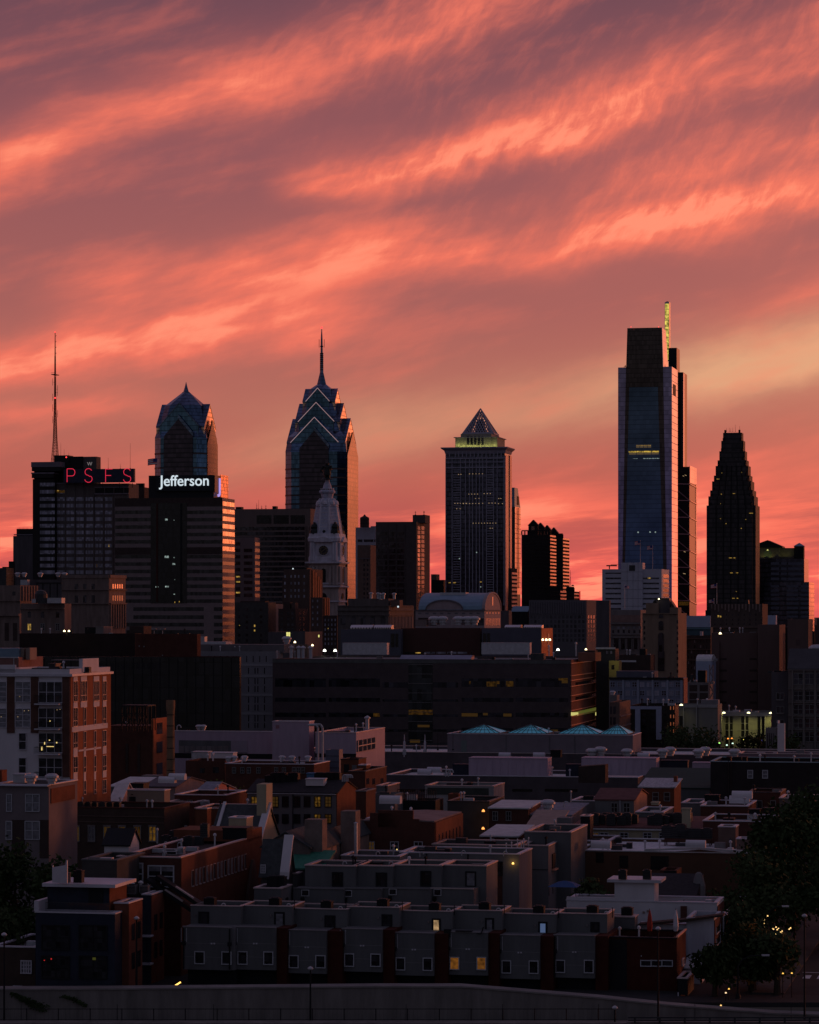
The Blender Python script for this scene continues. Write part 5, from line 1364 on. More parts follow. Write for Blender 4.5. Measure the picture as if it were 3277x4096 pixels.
# ---- the broad dark brick block
V(1600, 2500)
D = 900
M_BB = mat('broad_dark_brick', (.082, .062, .066), ns=.35, na=.2)
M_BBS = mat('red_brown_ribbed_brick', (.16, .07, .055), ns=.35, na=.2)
V(800, 2500)
t = Bd('brick_office_block', 'very broad dark brick office block with long window strips', 'office building', 612, 1683+1437, 1683+1730, 292, D, M_BB, roofm=M_GREYROOF, L=None)
V(800, 2500)
W3 = 1683     # columns: the right half is read in the next crop, 1683 columns further
def rowp(x0, x1, y0, y1, m=M_DARKGLASS, n='window_band', o=.03, label=None): return t.patch('F', x0, y0, x1, y1, m, n, out=o, label=label)
for (y0, y1) in ((450, 520), (613, 646), (738, 774), (866, 900), (1010, 1040)):
    for (x0, x1) in ((633, 1060), (1085, 1515), (W3+520, W3+955), (W3+975, W3+1415)): rowp(x0, x1, y0, y1)
for (y0, y1) in ((482, 526), (626, 644), (752, 772), (878, 898)):
    for (x0, x1) in ((1537, 1750), (W3+278, W3+490)): rowp(x0, x1, y0, y1)
rowp(612, W3+1437, 294, 322, mat('grey_green_coping', (.10, .10, .10), na=.3), 'coping', .12)
rowp(W3+73, W3+275, 308, 1120, glass('atrium_glass', (.03, .035, .04), .2, .5, (1.5, 1.5, 3.4), .6), 'atrium', .10)
for y in range(330, 1110, 80): rowp(W3+73, W3+275, y, y+4, M_GREYST, 'atrium_rail', .3)
rowp(W3+75, W3+275, 714, 755, E_DIM, 'lit_floor', .2); rowp(W3+150, W3+250, 840, 860, emis('faint_amber_window', (1, .5, .1), .03), 'lit_floor', .2); rowp(W3+85, W3+170, 965, 990, emis('faint_amber_window', ()), 'lit_floor', .2)
for (x0, x1, y0, y1, m) in ((582, 596, 472, 498, E_DIM), (730, 815, 476, 518, E_DIM), (815, 838, 472, 496, E_DIM), (893, 955, 472, 518, E_DIM), (1335, 1413, 447, 466, E_DIM), (1362, 1413, 466, 490, emis('faint_amber_window', ())),
    (520, 655, 742, 770, emis('faint_amber_window', ())), (700, 740, 740, 760, emis('faint_amber_window', ())), (870, 940, 745, 770, emis('faint_amber_window', ())), (1180, 1330, 880, 898, emis('faint_amber_window', ()))):
    rowp(W3+x0, W3+x1, y0, y1, m, 'lit_window', .08)
rowp(1460, 1512, 742, 772, E_DIM, 'lit_window', .08)
# side: ribbed brick with bright thin ledges
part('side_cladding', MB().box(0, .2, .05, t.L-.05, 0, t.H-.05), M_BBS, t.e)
V(1600, 2500)
def sline(y, m=None):
    a, z = t.S(1440, y, .3); part('ledge', MB().box(.2, .55, a, t.L-.1, z, z+.22), m or mat('sunset_tinted_ledge_stone', (.75, .34, .22), .5, na=.1), t.e)  # orange ledge colour has the low sunlight painted in
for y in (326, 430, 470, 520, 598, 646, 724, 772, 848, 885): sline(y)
for (y0, y1) in ((482, 516), (605, 640), (730, 768), (856, 890)):
    a, z1 = t.S(1480, y0, .3); z0 = t.S(1480, y1, .3)[1]; part('window_band', MB().box(.15, .3, a, t.L-.2, z0, z1), M_DARKGLASS if y0 != 730 else mat('yellow_green_lit_interior', (.1, .1, .03), .5, na=.2, em=(.6, .7, .12), es=.10), t.e)
for x in list(range(1445, 1500, 9))+[1650, 1665, 1680, 1700]:
    a, z = t.S(x, 735, .45); part('ceiling_light', MB().box(.3, .45, a, a+.35, z-1.0, z), E_YG, t.e)
# roof clutter of the broad block
for (x0, x1, yt, d, L_, m, n_) in ((1500, 1645, 232, 10, 12, M_BBS, 'stair_head'), (1560, 1640, 215, 14, 6, M_DKBRICK, 'stair_head'), (1100, 1210, 240, 6, 4, M_DKMETAL, 'plant_box')): t.rbox(x0, x1, yt, d, L_, m, n_)
a, _ = t.F(0, 280, 4); b, _ = t.F(600, 280, 4); zz = t.F(0, 255, 4)[1]
part('glass_canopy', MB().prism([(3, t.H-.3), (9, t.H-.3), (9, zz), (6, zz+.1)], a, b, 'x'), mat('blue_grey_canopy', (.20, .20, .26), .3, .6, na=.2), t.e)
t.done()
p = at(1330, 207, 905); e = empty('floodlight', 'bright white floodlight beside the orange brick end wall', 'floodlight', p); part('bulb', MB().dome(0, 0, -.3, .5, .7, 10, 4), emis('white_flood_glow', ()), e); part('bracket', MB().tube((0, .3, -1.5), (0, .3, 0), .1), M_BLACK, e); lamp_light(p+Vector((-.3, -1.2, 0)), 30, (1, 1, .7))
p = at(1566, 205, 902); thing('roof_lamp', 'small bright lamp on the brick stair head right of floodlight', 'lamp', MB().dome(0, 0, -.2, .35, .5, 8, 3), E_LAMP, p)
vent(1255, 262, 903, 'white pipe vent below the white floodlight', 'pipe', 2.2); vent(1482, 262, 898, 'thin grey pole vent at right of the broad roof', 'pipe', 2.8)

# ---- right middle distance
V(2400, 1850, .50841)
M_GOLD = mat('buff_art_deco_brick', (.21, .145, .11), ns=.4, na=.25, streak=True)
D = 1200
t = Bd('stone_tower', 'buff stone tower with tall arched dark window strip', 'tower', 335, 615, 655, 1185, D, M_GOLD, L=30)
for (x0, x1, yt) in ((360, 460, 1106), (548, 614, 1140), (440, 545, 1085)): 
    a, b, z0, z1 = t.ext('F', x0, yt, x1, 1190); part('upper_stage', MB().box(a, b, .6 if x0 != 440 else 2, 12, t.H-8, z1), M_GOLD if x0 != 440 else M_CONCD, t.e)
a, b, z0, z1 = t.ext('F', 430, 1066, 545, 1090, 3); part('roof_cabin', MB().box(a, b, 3, 9, z0-1, z1), M_DKMETAL, t.e)
mb = MB(); a, z = t.F(400, 1110, 1); b, z2 = t.F(425, 1085, 1); mb.prism([(a, z-1), (b, z-1), (b, z2)], 1, 8, 'y'); a, z = t.F(605, 1140, 1); b, z2 = t.F(562, 1095, 1); mb.prism([(b, z-1), (a, z-1), (b, z2)], 1, 8, 'y'); part('parapet_ramp', mb, M_DKMETAL, t.e)
for (y0, y1, w_) in ((1195, 1222, 18), (1245, 1318, 18), (1338, 1480, 22)):
    a, b, z0, z1 = t.ext('F', 481-w_, y0, 481+w_, y1); hw = (b-a)/2; m_ = (a+b)/2
    part('arched_window', MB().prism([(a, z0), (b, z0)]+[(m_+hw*cos(pi*i/8), z1-hw+hw*sin(pi*i/8)) for i in range(9)], -.35, .1, 'y'), M_DARKGLASS, t.e)
a, b, z0, z1 = t.ext('F', 457, 1480, 508, 1640); part('tall_window', MB().box(a, b, -.3, .1, z0, z1), M_DARKGLASS, t.e)
for y in (1242, 1288, 1330, 1374, 1430, 1480, 1530, 1580, 1630):
    for x in (344, 604): t.win('F', x, y, x+13, y+24, M_DARKGLASS)
t.patch('F', 335, 1186, 615, 1192, M_GOLD, 'cornice', out=.6); t.done()
e_ = thing('roof_lamp', 'tiny yellow lamp on top of the buff stone tower', 'lamp', MB().dome(0, 0, 0, .35, .5, 6, 3), E_LAMP, at(464, 1078, D+2))
t = Bd('stone_block', 'ornate old stone block with columned windows beside buff tower', 'office building', 85, 320, 345, 1160, 1250, M_GREYST, L=30)
t.patch('F', 92, 1200, 316, 1258, mat('ruddy_attic_band', (.20, .13, .12), na=.3), 'attic_band'); 
for y, o in ((1262, 1.2), (1345, .6), (1370, 1.0)): t.patch('F', 80, y, 325, y+10, M_GREYST, 'cornice', out=o)
for x in range(96, 310, 42): t.win('F', x, 1290, x+16, 1308, M_WINBLUE, M_FRG, 2, 1); t.win('F', x, 1318, x+16, 1342, M_DARKGLASS)
for x in (112, 162, 212, 262): t.win('F', x, 1386, x+34, 1470, M_DARKGLASS)
for x in (104, 152, 160, 202, 210, 252, 262, 300): t.patch('F', x, 1382, x+6, 1472, M_GREYST, 'column', out=.7)
t.done()
V(2400, 2500, .50841)
t.e  # lower storeys
for i in range(10): 
    pass
V(2400, 1850, .50841)
t = Bd('office_tower', 'dark slim block at left of the ornate stone block', 'office building', -30, 74, 85, 1085, 1350, M_CONCD); t.done()
for x0, x1, y0, y1, l, DD in ((680, 870, 1206, 1322, 'blue lit flat roof box left of crenellated brick block', 1600), (1280, 1384, 1202, 1282, 'blue lit flat roof box right of crenellated brick block', 1650)):
    t = Bd('roof_block', l, 'office building', x0, x1, x1+4, y0, DD, mat('pale_blue_panel', (.33, .37, .50), ns=.3, na=.1), L=8); t.done()  # blue light on the box is put into its panel colour
t = Bd('low_block', 'teal glass lower block below the blue lit roof box', 'office building', 655, 872, 890, 1296, 1420, mat('teal_dark_panel', (.05, .085, .11), .5, na=.3), L=10)
t.patch('F', 655, 1300, 872, 1312, mat('teal_rail', (.1, .16, .2), na=.1), 'roof_rail', out=.5); t.done()
t = Bd('brick_block', 'dark brick block with small window rows right of buff tower', 'office building', 655, 872, 900, 1362, 1250, M_DKBRICK, L=20)
for y in range(1395, 1640, 42):
    for x in range(668, 860, 24): t.win('F', x, y, x+10, y+22, M_DARKGLASS if (x+y) % 5 else M_PINKCONC)
for y in (1384, 1468, 1552): t.patch('F', 655, y, 872, y+5, M_BRNSTONE, 'cornice', out=.6)
t.done()
hvac(788, 808, 1332, 1362, 1235, 'small white lit roof hatch right of buff stone tower', M_WHITE, 2, ribs=False)
M_CREN = mat('brown_crenellated_brick', (.085, .06, .055), ns=.4, streak=True)
t = Bd('brick_tower', 'brown brick block with light crenellated top and flagpoles', 'office building', 872, 1278, 1300, 1112, 1450, M_CREN, L=30)
for i, x in enumerate(range(874, 1276, 27)): t.patch('F', x, 1114, x+11, 1150+(i % 3)*12, mat('pinkish_terracotta', (.20, .14, .13), na=.2), 'merlon', out=.35)
t.patch('F', 872, 1290, 1278, 1300, M_BRNSTONE, 'cornice', out=.6)
for x in (926, 944): t.win('F', x, 1202, x+12, 1218, E_YEL)
for x in range(900, 1270, 46):
    for y in (1190, 1230, 1262): t.win('F', x, y, x+9, y+16, M_DARKGLASS)
t.rbox(1140, 1170, 1082, 4, 4, M_DKMETAL, 'chimney'); t.done()
flag(920, 952, 1112, 1452, 'striped flag on the tall pole over crenellated brick block', left=True, size=3.0); flag(898, 1012+60, 1112, 1448, 'lower drooping striped flag over the crenellated block', left=True, size=2.6)
thing('roof_lamp', 'tiny orange lamp below the crenellated brick block', 'lamp', MB().dome(0, 0, 0, .45, .6, 6, 3), E_LAMP, at(947, 1350, 985))
t = Bd('low_block', 'small dark block on skyline left of crenellated brick block', 'office building', 830, 872, 880, 1162, 1800, M_BLACK); t.done()
# large plain brown blocks
V(2400, 2500, .50841)
M_PB = mat('plain_brown_brick', (.115, .075, .072), ns=.25, na=.14, streak=True)
def faint(t, pts, m): 
    for (x0, y0, x1, y1) in pts: t.patch('F', x0, y0, x1, y1, m, 'blind_recess', out=.08)
t = Bd('brick_block', 'big windowless brown brick block at right, left section', 'warehouse', 878, 1238, 1260, 62, 1000, M_PB, L=24)
t.rbox(878, 940, 130, -.9, 3, M_PB, 'pier', z0=0)
faint(t, [(940, y, 998, y+16) for y in (260, 350, 434, 518, 602)]+[(1178, y, 1236, y+16) for y in (260, 350, 434, 518, 602)], M_DKBRICK); t.done()
t = Bd('brick_block', 'taller windowless brown brick section joined on the right', 'warehouse', 1241, 1412, 1440, -2, 990, M_PB, L=24); 
t.done()
t = Bd('brick_block', 'very dark recessed block between two windowless brown blocks', 'warehouse', 1416, 1476, 1490, 20, 1020, M_BLACK, L=20); t.done()
t = Bd('brick_tower', 'tall windowless brown brick block near the right edge', 'warehouse', 1476, 1640, 1662, -46, 960, M_PB, L=20)
faint(t, [(1543, 116, 1574, 160), (1543, 206, 1574, 250)], mat('recess_brown', (.09, .06, .06), na=.2)); t.done()
t = Bd('brick_block', 'dark block behind the colonnaded building at right edge', 'warehouse', 1645, 1690, 1700, 50, 1010, M_DKBRICK, L=10); t.done()
t = Bd('brick_block', 'brown brick block cut by the right edge of photo', 'warehouse', 1692, 1800, 1830, 0, 980, M_PB, L=12); t.rbox(1706, 1800, -52, 2, 6, M_PB); t.done()
vent(1708, 254, 830, 'white vent cowl above the colonnaded building', 'mushroom', 2.4)
# barrel roof pale building
D = 980
t = Bd('low_block', 'pale blue block with white barrel roof left of brown blocks', 'warehouse', 756, 878, 900, 285, D, mat('pale_blue_panel', ()), L=14, par=.1)
hh = t.F(800, 235)[1]-t.H
part('barrel_roof', MB().prism([(7-7*cos(pi*i/10), t.H+.02+hh*sin(pi*i/10)) for i in range(11)], -t.W, 0, 'x'), M_PALEROOF, t.e); t.done()
t = Bd('low_block', 'dark framed brick block before the barrel roofed building', 'warehouse', 684, 858, 880, 452, 880, M_GREYST, L=12)
for (x0, x1) in ((704, 766), (784, 850)):
    for y in (472, 534, 590): t.patch('F', x0, y, x1, y+50, M_DKBRICK, 'brick_infill', out=.02)
t.rbox(770, 832, 358, 2, 4, M_BLACK, 'water_tank_frame'); t.rbox(713, 732, 388, 1, 2, M_DKMETAL, 'chimney'); t.done()
thing('fire_escape', 'pink lit external stair beside the windowless brown block', 'fire escape', MB().path([(0, 0, 0), (0, 0, 10)], .15).path([(1, 0, 0), (1, 0, 10)], .15).path([(0, 0, 0), (1, 0, 2), (0, 0, 4), (1, 0, 6), (0, 0, 8), (1, 0, 10)], .2, 4), M_PINKCONC, at(864, 580, 870))
# yellow lit cabin, dark brick
t = Bd('low_block', 'small yellow lit block beside the broad brick block', 'office building', 72, 150, 158, 282, 930, mat('ochre_render', (.30, .26, .10), na=.15), L=6); t.patch('F', 92, 314, 114, 350, M_BLACKGLASS, 'window'); t.done()
li = lamp_light(at(120, 270, 925), 120, (1, .9, .3))
t = Bd('brick_block', 'dark maroon brick block with a rooftop tank', 'office building', 152, 398, 432, 236, 960, M_DKBRICK, L=12); t.rbox(312, 360, 188, 3, 4, M_BLACK, 'tank'); t.patch('F', 152, 278, 285, 292, M_WHITE, 'coping', out=.2); t.done()
t = Bd('small_block', 'small dark block with pale hipped roof left middle right', 'office building', -30, 122, 135, 188, 940, M_DKMETAL, L=8)
for x in (50, 80): t.win('F', x, 204, x+16, 226, M_WINBLUE)
t.patch('F', -36, 176, 124, 190, M_PALEROOF, 'roof_edge', out=.8); t.done()
# blue grey office with rows of windows
D = 800
M_BG = mat('blue_grey_render', (.17, .185, .26), ns=.35, na=.15, streak=True)
t = Bd('office_block', 'blue grey three storey office block with paired windows', 'office building', 75, 655, 684, 418, D, M_BG)
part('side_wall', MB().box(0, .2, .05, t.L-.05, 0, t.H-.1), mat('rust_brick', (.26, .12, .09), na=.25), t.e)
xs_ = (84, 142, 200, 256, 316, 372, 430, 487, 546, 597)
for y in (450, 518, 586):
    for i, x in enumerate(xs_): t.win('F', x, y, x+33, y+36, M_WINBLUE if (i*7+y) % 3 else M_DARKGLASS, mat('blue_grey_trim', (.25, .27, .36), na=.1), 2, 2, fw=.12)
for x in (176, 293, 408, 524, 634): t.patch('F', x, 424, x+16, 640, mat('blue_grey_trim', ()), 'pier', out=.35)
t.patch('F', 72, 412, 656, 430, M_BLACK, 'eave', out=.5)
t.rbox(130, 430, 364, 6, 8, mat('slate_render', ()), 'attic'); t.done()
vent(100, 552, 788, 'small white cowl left of blue grey office', 'mushroom', .8)
t = Bd('low_block', 'white roofed cabin at the foot of blue grey office', 'office building', 72, 134, 142, 552, 785, M_GREYST, L=5, roofm=M_PALEROOF); t.done()
t = Bd('glass_block', 'dark glass block framed by a large white portal', 'office building', 240, 592, 606, 634, 770, M_BLACKGLASS, L=20)
for (x0, x1, y0, y1) in ((242, 487, 640, 662), (280, 320, 662, 880), (445, 487, 662, 900)): t.patch('F', x0, y0, x1, y1, mat('pale_blue_grey_frame', (.30, .32, .44), na=.12), 'portal_frame', out=.8)
for (x, l) in ((554, 1), (578, 2)):
    for y in (640, 706, 765, 822): t.patch('F', x, y, x+6, y+26, mat('orange_glow_reflection_glass', (.9, .4, .2), .3, .3, na=.2, em=(1, .25, .08), es=.15), 'glazed_fin', out=.3)  # sunset reflection drawn as orange colour with a weak glow
for y in (690, 740, 790, 850): 
    for x in (330, 400, 500): t.patch('F', x, y, x+34, y+26, M_DARKGLASS, 'window')
t.done()
t = Bd('low_block', 'small brown stone block before the portal framed block', 'office building', 76, 155, 240, 608, 740, M_BRNSTONE, L=None)
for y in (640, 725): t.patch('F', 80, y, 95, y+60, M_DARKGLASS, 'window'); t.patch('F', 105, y, 125, y+60, M_DARKGLASS, 'window')
for y in (706, 785): t.patch('S', 157, y, 238, y+8, M_PINKCONC, 'ledge', out=.3)
t.done()
# concrete block lit by wall lamps
D = 760
M_CL = mat('concrete_lit_from_lamps', (.18, .17, .165), ns=.4, na=.15, streak=True)
t = Bd('concrete_block', 'long concrete block washed by yellow wall lamps', 'office building', 760, 1348, 1360, 688, D, M_CL, L=16)
t.patch('F', 755, 688, 1348, 716, mat('pale_concrete_band', ()), 'parapet_band', out=.25)
for x in (762, 850, 887, 988, 1022, 1112, 1145, 1240, 1272): t.patch('F', x, 718, x+24, 985, M_BLACKGLASS, 'window_strip', out=.04)
for x in (878, 1016, 1140, 1266, 1298): t.patch('F', x, 716, x+7, 985, M_SLOT, 'fin', out=.8)
for y in (770, 825, 880): t.patch('F', 785, y, 1240, y+4, M_SLOT, 'joint', out=.1)
t.done()
t = Bd('concrete_block', 'taller concrete end block with one corner lamp', 'office building', 620, 928, 945, 626, D-12, M_CL, L=10)
t.patch('F', 625, 716, 656, 900, M_BLACKGLASS, 'window_strip'); t.patch('F', 656, 630, 664, 900, mat('pale_concrete_band', ()), 'fin', out=.6); t.patch('F', 758, 630, 764, 900, mat('pale_concrete_band', ()), 'fin', out=.6)
t.patch('F', 665, 626, 925, 650, mat('pale_concrete_band', ()), 'parapet_band', out=.25); t.rbox(795, 930, 590, 3, 4, M_SLOT)
a, b, z0, z1 = t.ext('F', 765, 690, 930, 900); t.done()
for i, (x, y) in enumerate(((640, 630), (785, 692), (975, 692), (1170, 692), (1345, 694))):
    DD = D-14 if i == 0 else D-2.2
    p = at(x, y, DD)
    e = empty('wall_lamp', ('lamp at the top left corner of concrete end block', 'first yellow wall lamp on the long concrete block', 'middle yellow wall lamp on the long concrete block', 'third yellow wall lamp on the long concrete block', 'wall lamp at right end of long concrete block')[i], 'wall lamp', p)
    part('lamp_head', MB().dome(0, 0, -.1, .45, .4, 8, 3), emis('wall_lamp_glow', (1, .95, .55), 2.5), e); part('bracket', MB().tube((0, 0, 0), (0, 1.5, -.1), .07), M_BLACK, e)
    li = bpy.data.lights.new('lamp_light', 'SPOT'); li.energy = 900 if i else 110; li.color = (.95, .88, .22); li.spot_size = rad(125); li.spot_blend = .8; li.shadow_soft_size = .4
    lo = bpy.data.objects.new('lamp_light', li); COL.objects.link(lo); lo.parent = e; lo.location = (0, -.5, -.1); lo.rotation_euler = (rad(22), 0, 0)
# colonnaded building at right
D = 700
t = Bd('office_block', 'grey rendered block with four white silled windows', 'office building', 1350, 1480, 1500, 370, D, M_CONCD, L=12)
for y in (536, 642, 748, 856): t.win('F', 1390, y, 1447, y+48, M_DARKGLASS, M_FRG, 2, 1); t.patch('F', 1386, y+50, 1449, y+58, M_GREYST, 'sill', out=.3)
t.done()
t = Bd('office_block', 'large stone framed building with deep dark windows at right edge', 'office building', 1482, 1820, 1840, 345, D-6, mat('warm_grey_stone', (.15, .13, .125), ns=.4, streak=True), L=14, kind='gable', rise=4.5, roofm=M_DKMETAL)
for x in (1527, 1616, 1705, 1794):
    for y0, y1 in ((382, 465), (522, 590), (628, 700), (736, 808), (842, 915)): t.win('F', x, y0, x+68, y1, M_DARKGLASS, M_FRG, 2, 2, fw=.12)
for x in (1518, 1608, 1697): t.patch('F', x-8, 360, x+4, 980, mat('warm_grey_stone', ()), 'pilaster', out=.7)
for y in (350, 500, 605, 712, 820): t.patch('F', 1482, y, 1820, y+8, mat('warm_grey_stone', ()), 'cornice', out=.6)
t.patch('F', 1310, 805, 1480, 812, M_GREYST, 'ledge'); t.done()
t = Bd('low_block', 'low grey block with narrow slots below the silled windows', 'office building', 1305, 1385, 1395, 812, 690, M_GREYST, L=6)
for x in (1315, 1330, 1345, 1360): t.win('F', x, 850, x+7, 960, M_DARKGLASS)
t.done()
# ================================================================== low roofs between the towers and the near houses
M_RB = mat('red_brick', (.14, .05, .03), ns=.5, na=.28)
M_RBD = mat('dark_red_brick', (.085, .035, .028), ns=.5, na=.28)
M_STW = mat('white_stucco', (.56, .53, .57), ns=.35, na=.12, streak=True)
M_CHAR = mat('charcoal_stucco', (.118, .118, .125), ns=.35, na=.25, streak=True)
M_CHAR2 = mat('mid_grey_stucco', (.15, .145, .155), ns=.35, na=.22, streak=True)
M_NAVYB = mat('navy_glazed_brick', (.023, .027, .044), .6, ns=.8, na=.25)
M_NIGHT = glass('dark_house_window', (.03, .03, .036), .12, .3, (.5, .5, .6), .6)
M_CURT = glass('house_window_with_blind', (.16, .16, .19), .4, .2, (.4, .4, .3), .3)
M_COPE = mat('pinkish_metal_coping', (.46, .38, .38), .45, .3, na=.15)
M_COPEW = mat('pale_metal_coping', (.50, .48, .54), .5, .2, na=.15)
M_BROWNR = mat('brown_shingle_roof', (.10, .06, .055), ns=2, na=.3)
M_SLATE = mat('dark_slate_roof', (.055, .06, .065), ns=2, na=.35)
M_CREAM = mat('cream_render', (.36, .31, .22), ns=.4, na=.15, streak=True)
M_TEAL = mat('teal_skylight_glass', (.10, .42, .58), .35, 0, ns=.5, na=.25, em=(.10, .42, .60), es=.10)
# ---- vast low hall with pale roof and what stands on it
V()
t = Bd('low_hall', 'vast low flat roofed hall across the right middle distance', 'hall', 1185, 3330, 3345, 3026, 640, mat('dark_mauve_render', (.085, .07, .08), ns=.3), L=30, roofm=M_PALEROOF, cop=M_COPE)
V(1600, 2500)
t = Bd('skylight_block', 'pale brick block carrying four blue glass pyramid skylights', 'hall', 400, 1960, 2041, 930, 652, mat('grey_mauve_brick', (.17, .145, .17), ns=.4, na=.15), L=14, cop=M_COPEW)
t.patch('F', 515, 970, 563, 1080, mat('grey_green_door', (.14, .17, .17), na=.1), 'door', out=.05); t.patch('F', 1985-30, 1000, 1960, 1010, M_GREYST, 'mark') ; t.patch('F', 892, 935, 896, 1080, M_CHAR, 'joint')
for x in (1258, 1470): t.patch('F', x, 935, x+4, 1080, M_CHAR, 'downpipe', out=.12)
H_ = t.H
for i, (xa, xb, xp) in enumerate(((490, 855, 716), (890, 1252, 1032), (1310, 1700, 1532), (1640, 1965, 1770))):
    a, b = t.F(xa, 930, 2)[0], t.F(xb, 930, 2)[0]; c = (a+b)/2; hz = t.F(xp, 853, 6)[1]; w_ = (b-a)/2
    if i == 3: a = c-w_*.8; b = c+w_*.8; w_ *= .8
    e = empty('pyramid_skylight', ('first blue glass pyramid skylight from the left', 'second blue glass pyramid skylight from the left', 'third blue glass pyramid skylight from the left', 'rightmost blue glass pyramid skylight')[i], 'skylight', t.world(c, 7, H_-.55), -TH)
    z1 = hz-H_+.95; hw = w_*.92; hd = 5.2
    part('curb', MB().box(-hw, hw, -hd, hd, 0, .8), M_GREYST, e)
    part('glazing', MB().loft([[(-hw+.2, -hd+.2, .8), (hw-.2, -hd+.2, .8), (hw-.2, hd-.2, .8), (-hw+.2, hd-.2, .8)], [(-.1, -.1, z1), (.1, -.1, z1), (.1, .1, z1), (-.1, .1, z1)]]), M_TEAL, e)
    f = MB()
    for k in range(9):
        u = -1+k/4; f.tube((u*hw, -hd+.15, .85), (u*hw*.06, -.15, z1+.03), .06, n=4)
    for k in (.33, .66): f.tube((-hw*(1-k), -hd*(1-k), .8+(z1-.8)*k+.08), (hw*(1-k), -hd*(1-k), .8+(z1-.8)*k+.08), .06, n=4)
    for sx, sy in ((-1, -1), (1, -1), (1, 1), (-1, 1)): f.tube((sx*hw, sy*hd, .85), (0, 0, z1+.05), .09, n=4)
    part('glazing_bars', f, M_DKMETAL, e)
t.done()
for i, (vx, vk, x) in enumerate(((1600, .47536, 883), (1600, .47536, 1173), (2400, .50841, 343))):
    V(vx, 2500, vk); vent(x, 1110 if i < 2 else 1040, 645, ('barrel shaped pale roof hood, leftmost on the vast low roof', 'barrel shaped pale roof hood, middle of three on low roof', 'barrel shaped roof hood, rightmost of three, near skylight block end')[i], 'barrel', .75, m=M_COPEW)
ords = ('first', 'second', 'third', 'fourth', 'fifth', 'sixth', 'seventh', 'eighth', 'ninth', 'tenth', 'eleventh', 'twelfth')
for i, (vx, vk, x, y) in enumerate(((1600, .47536, 1614, 1114), (1600, .47536, 1685, 1100), (2400, .50841, 8, 1030), (2400, .50841, 213, 1044), (2400, .50841, 494, 1044), (2400, .50841, 552, 1030), (2400, .50841, 777, 1046), (2400, .50841, 830, 1030), (2400, .50841, 1060, 1046))):
    V(vx, 2500, vk); vent(x, y, 644 if i % 2 else 641, '%s pale round roof ventilator from the left on the vast roof' % ords[i], 'mushroom', 1.35, 'round ventilators on the vast low roof')
V(1600, 2500)
hvac(1268, 1350, 1058, 1116, 640, 'black box unit among the barrel hoods on vast roof', M_BLACK, 2.5, ribs=False)
for i, x in enumerate((38, 211)):
    p = at(x, 1110, 660)
    e = empty('vent_stack', ('left', 'right')[i]+' tall slim pale vent stack before the broad brick block', 'vent stack', p); 
    part('stack', MB().lathe([(0, .3), (1.2, .3), (1.3, .24), (3.4, .24), (3.5, .12), (5.0, .07)], n=10), M_COPEW, e); part('box', MB().box(-.4, .4, -.5, -.3, .5, 1.6), M_LTMETAL, e)
for x, y, l in ((319, 875, 'tall thin pole left before the brick block atrium'), (447, 880, 'tall thin pole right before the brick block')): 
    antenna(x, 1055, y, 655, l, r=.07)
V(2400, 2500, .50841)
p = at(1428, 1012, 642); e = empty('roof_sign', 'tall white folded slab standing on the vast low roof', 'roof screen', p, -TH-.4)
part('slab', MB().box(-.85, .85, -.2, .2, 0, 6.6).box(-.85, -.6, -.4, .4, 6.6, 7.2), M_STW, e); part('base', MB().box(-1.1, 1.1, -.7, .7, -.4, .2), M_LTMETAL, e)
t = Bd('low_block', 'long low mauve clad block at the right middle edge', 'hall', 1090, 1800, 1830, 1020, 600, mat('mauve_cladding', (.20, .13, .155), ns=.4, na=.15), L=10, roofm=M_PALEROOF, cop=M_COPE); t.done()
V()
t = Bd('low_hall', 'flat roofed hall below the long lavender plant boxes', 'hall', 1548, 2552, 2560, 3112, 560, mat('dark_mauve_render', ()), L=22, roofm=M_PALEROOF, cop=M_COPEW)
for (x0, x1) in ((1600, 1660), (1680, 1730), (2050, 2130), (2180, 2310)): t.patch('F', x0, 3156, x1, 3166, M_BLACKGLASS, 'window_band', out=.05)
t.done()
hvac(1878, 2190, 3036, 3106, 568, 'long lavender ribbed plant box, left of the two', M_LAV, 5)
hvac(2331, 2625, 3036, 3104, 568, 'long lavender ribbed plant box, right of the two', M_LAV, 5)
hvac(2772, 2842, 3053, 3084, 560, 'small lavender ribbed box beside black brick wall', M_LAV, 3)
for i, (x0, x1, y0, y1) in enumerate(((1812, 1875, 3060, 3106), (2265, 2328, 3060, 3108), (2645, 2750, 3045, 3080))):
    hvac(x0, x1, y0, y1, 572, ('dark navy chiller left of the left lavender box', 'dark navy chiller left of the right lavender box', 'dark navy chiller right of the right lavender box')[i], M_NAVYB, 2.5)
V(1600, 2500)
for i, (x, y) in enumerate(((210, 1256), (290, 1240))): vent(x, y, 571, ('barrel hood at far left of the hall with lavender boxes', 'second barrel hood left of the lavender plant boxes')[i], 'barrel', .8, m=M_COPEW)
for x in (385, 408): vent(x, 1275, 565, 'thin pale goose neck pipes left of lavender box', 'goose', 1.6, 'goose neck pipes near left lavender box')
thing('stair_head', 'dark brick stair head with pale cap on hall roof', 'stair head', MB().prism([(-2.5, 0), (2.5, 0), (2.5, 3.4), (-2.5, 3.0)], 0, 4, 'y'), M_DKBRICK, at(1615, 1330, 545), -TH)
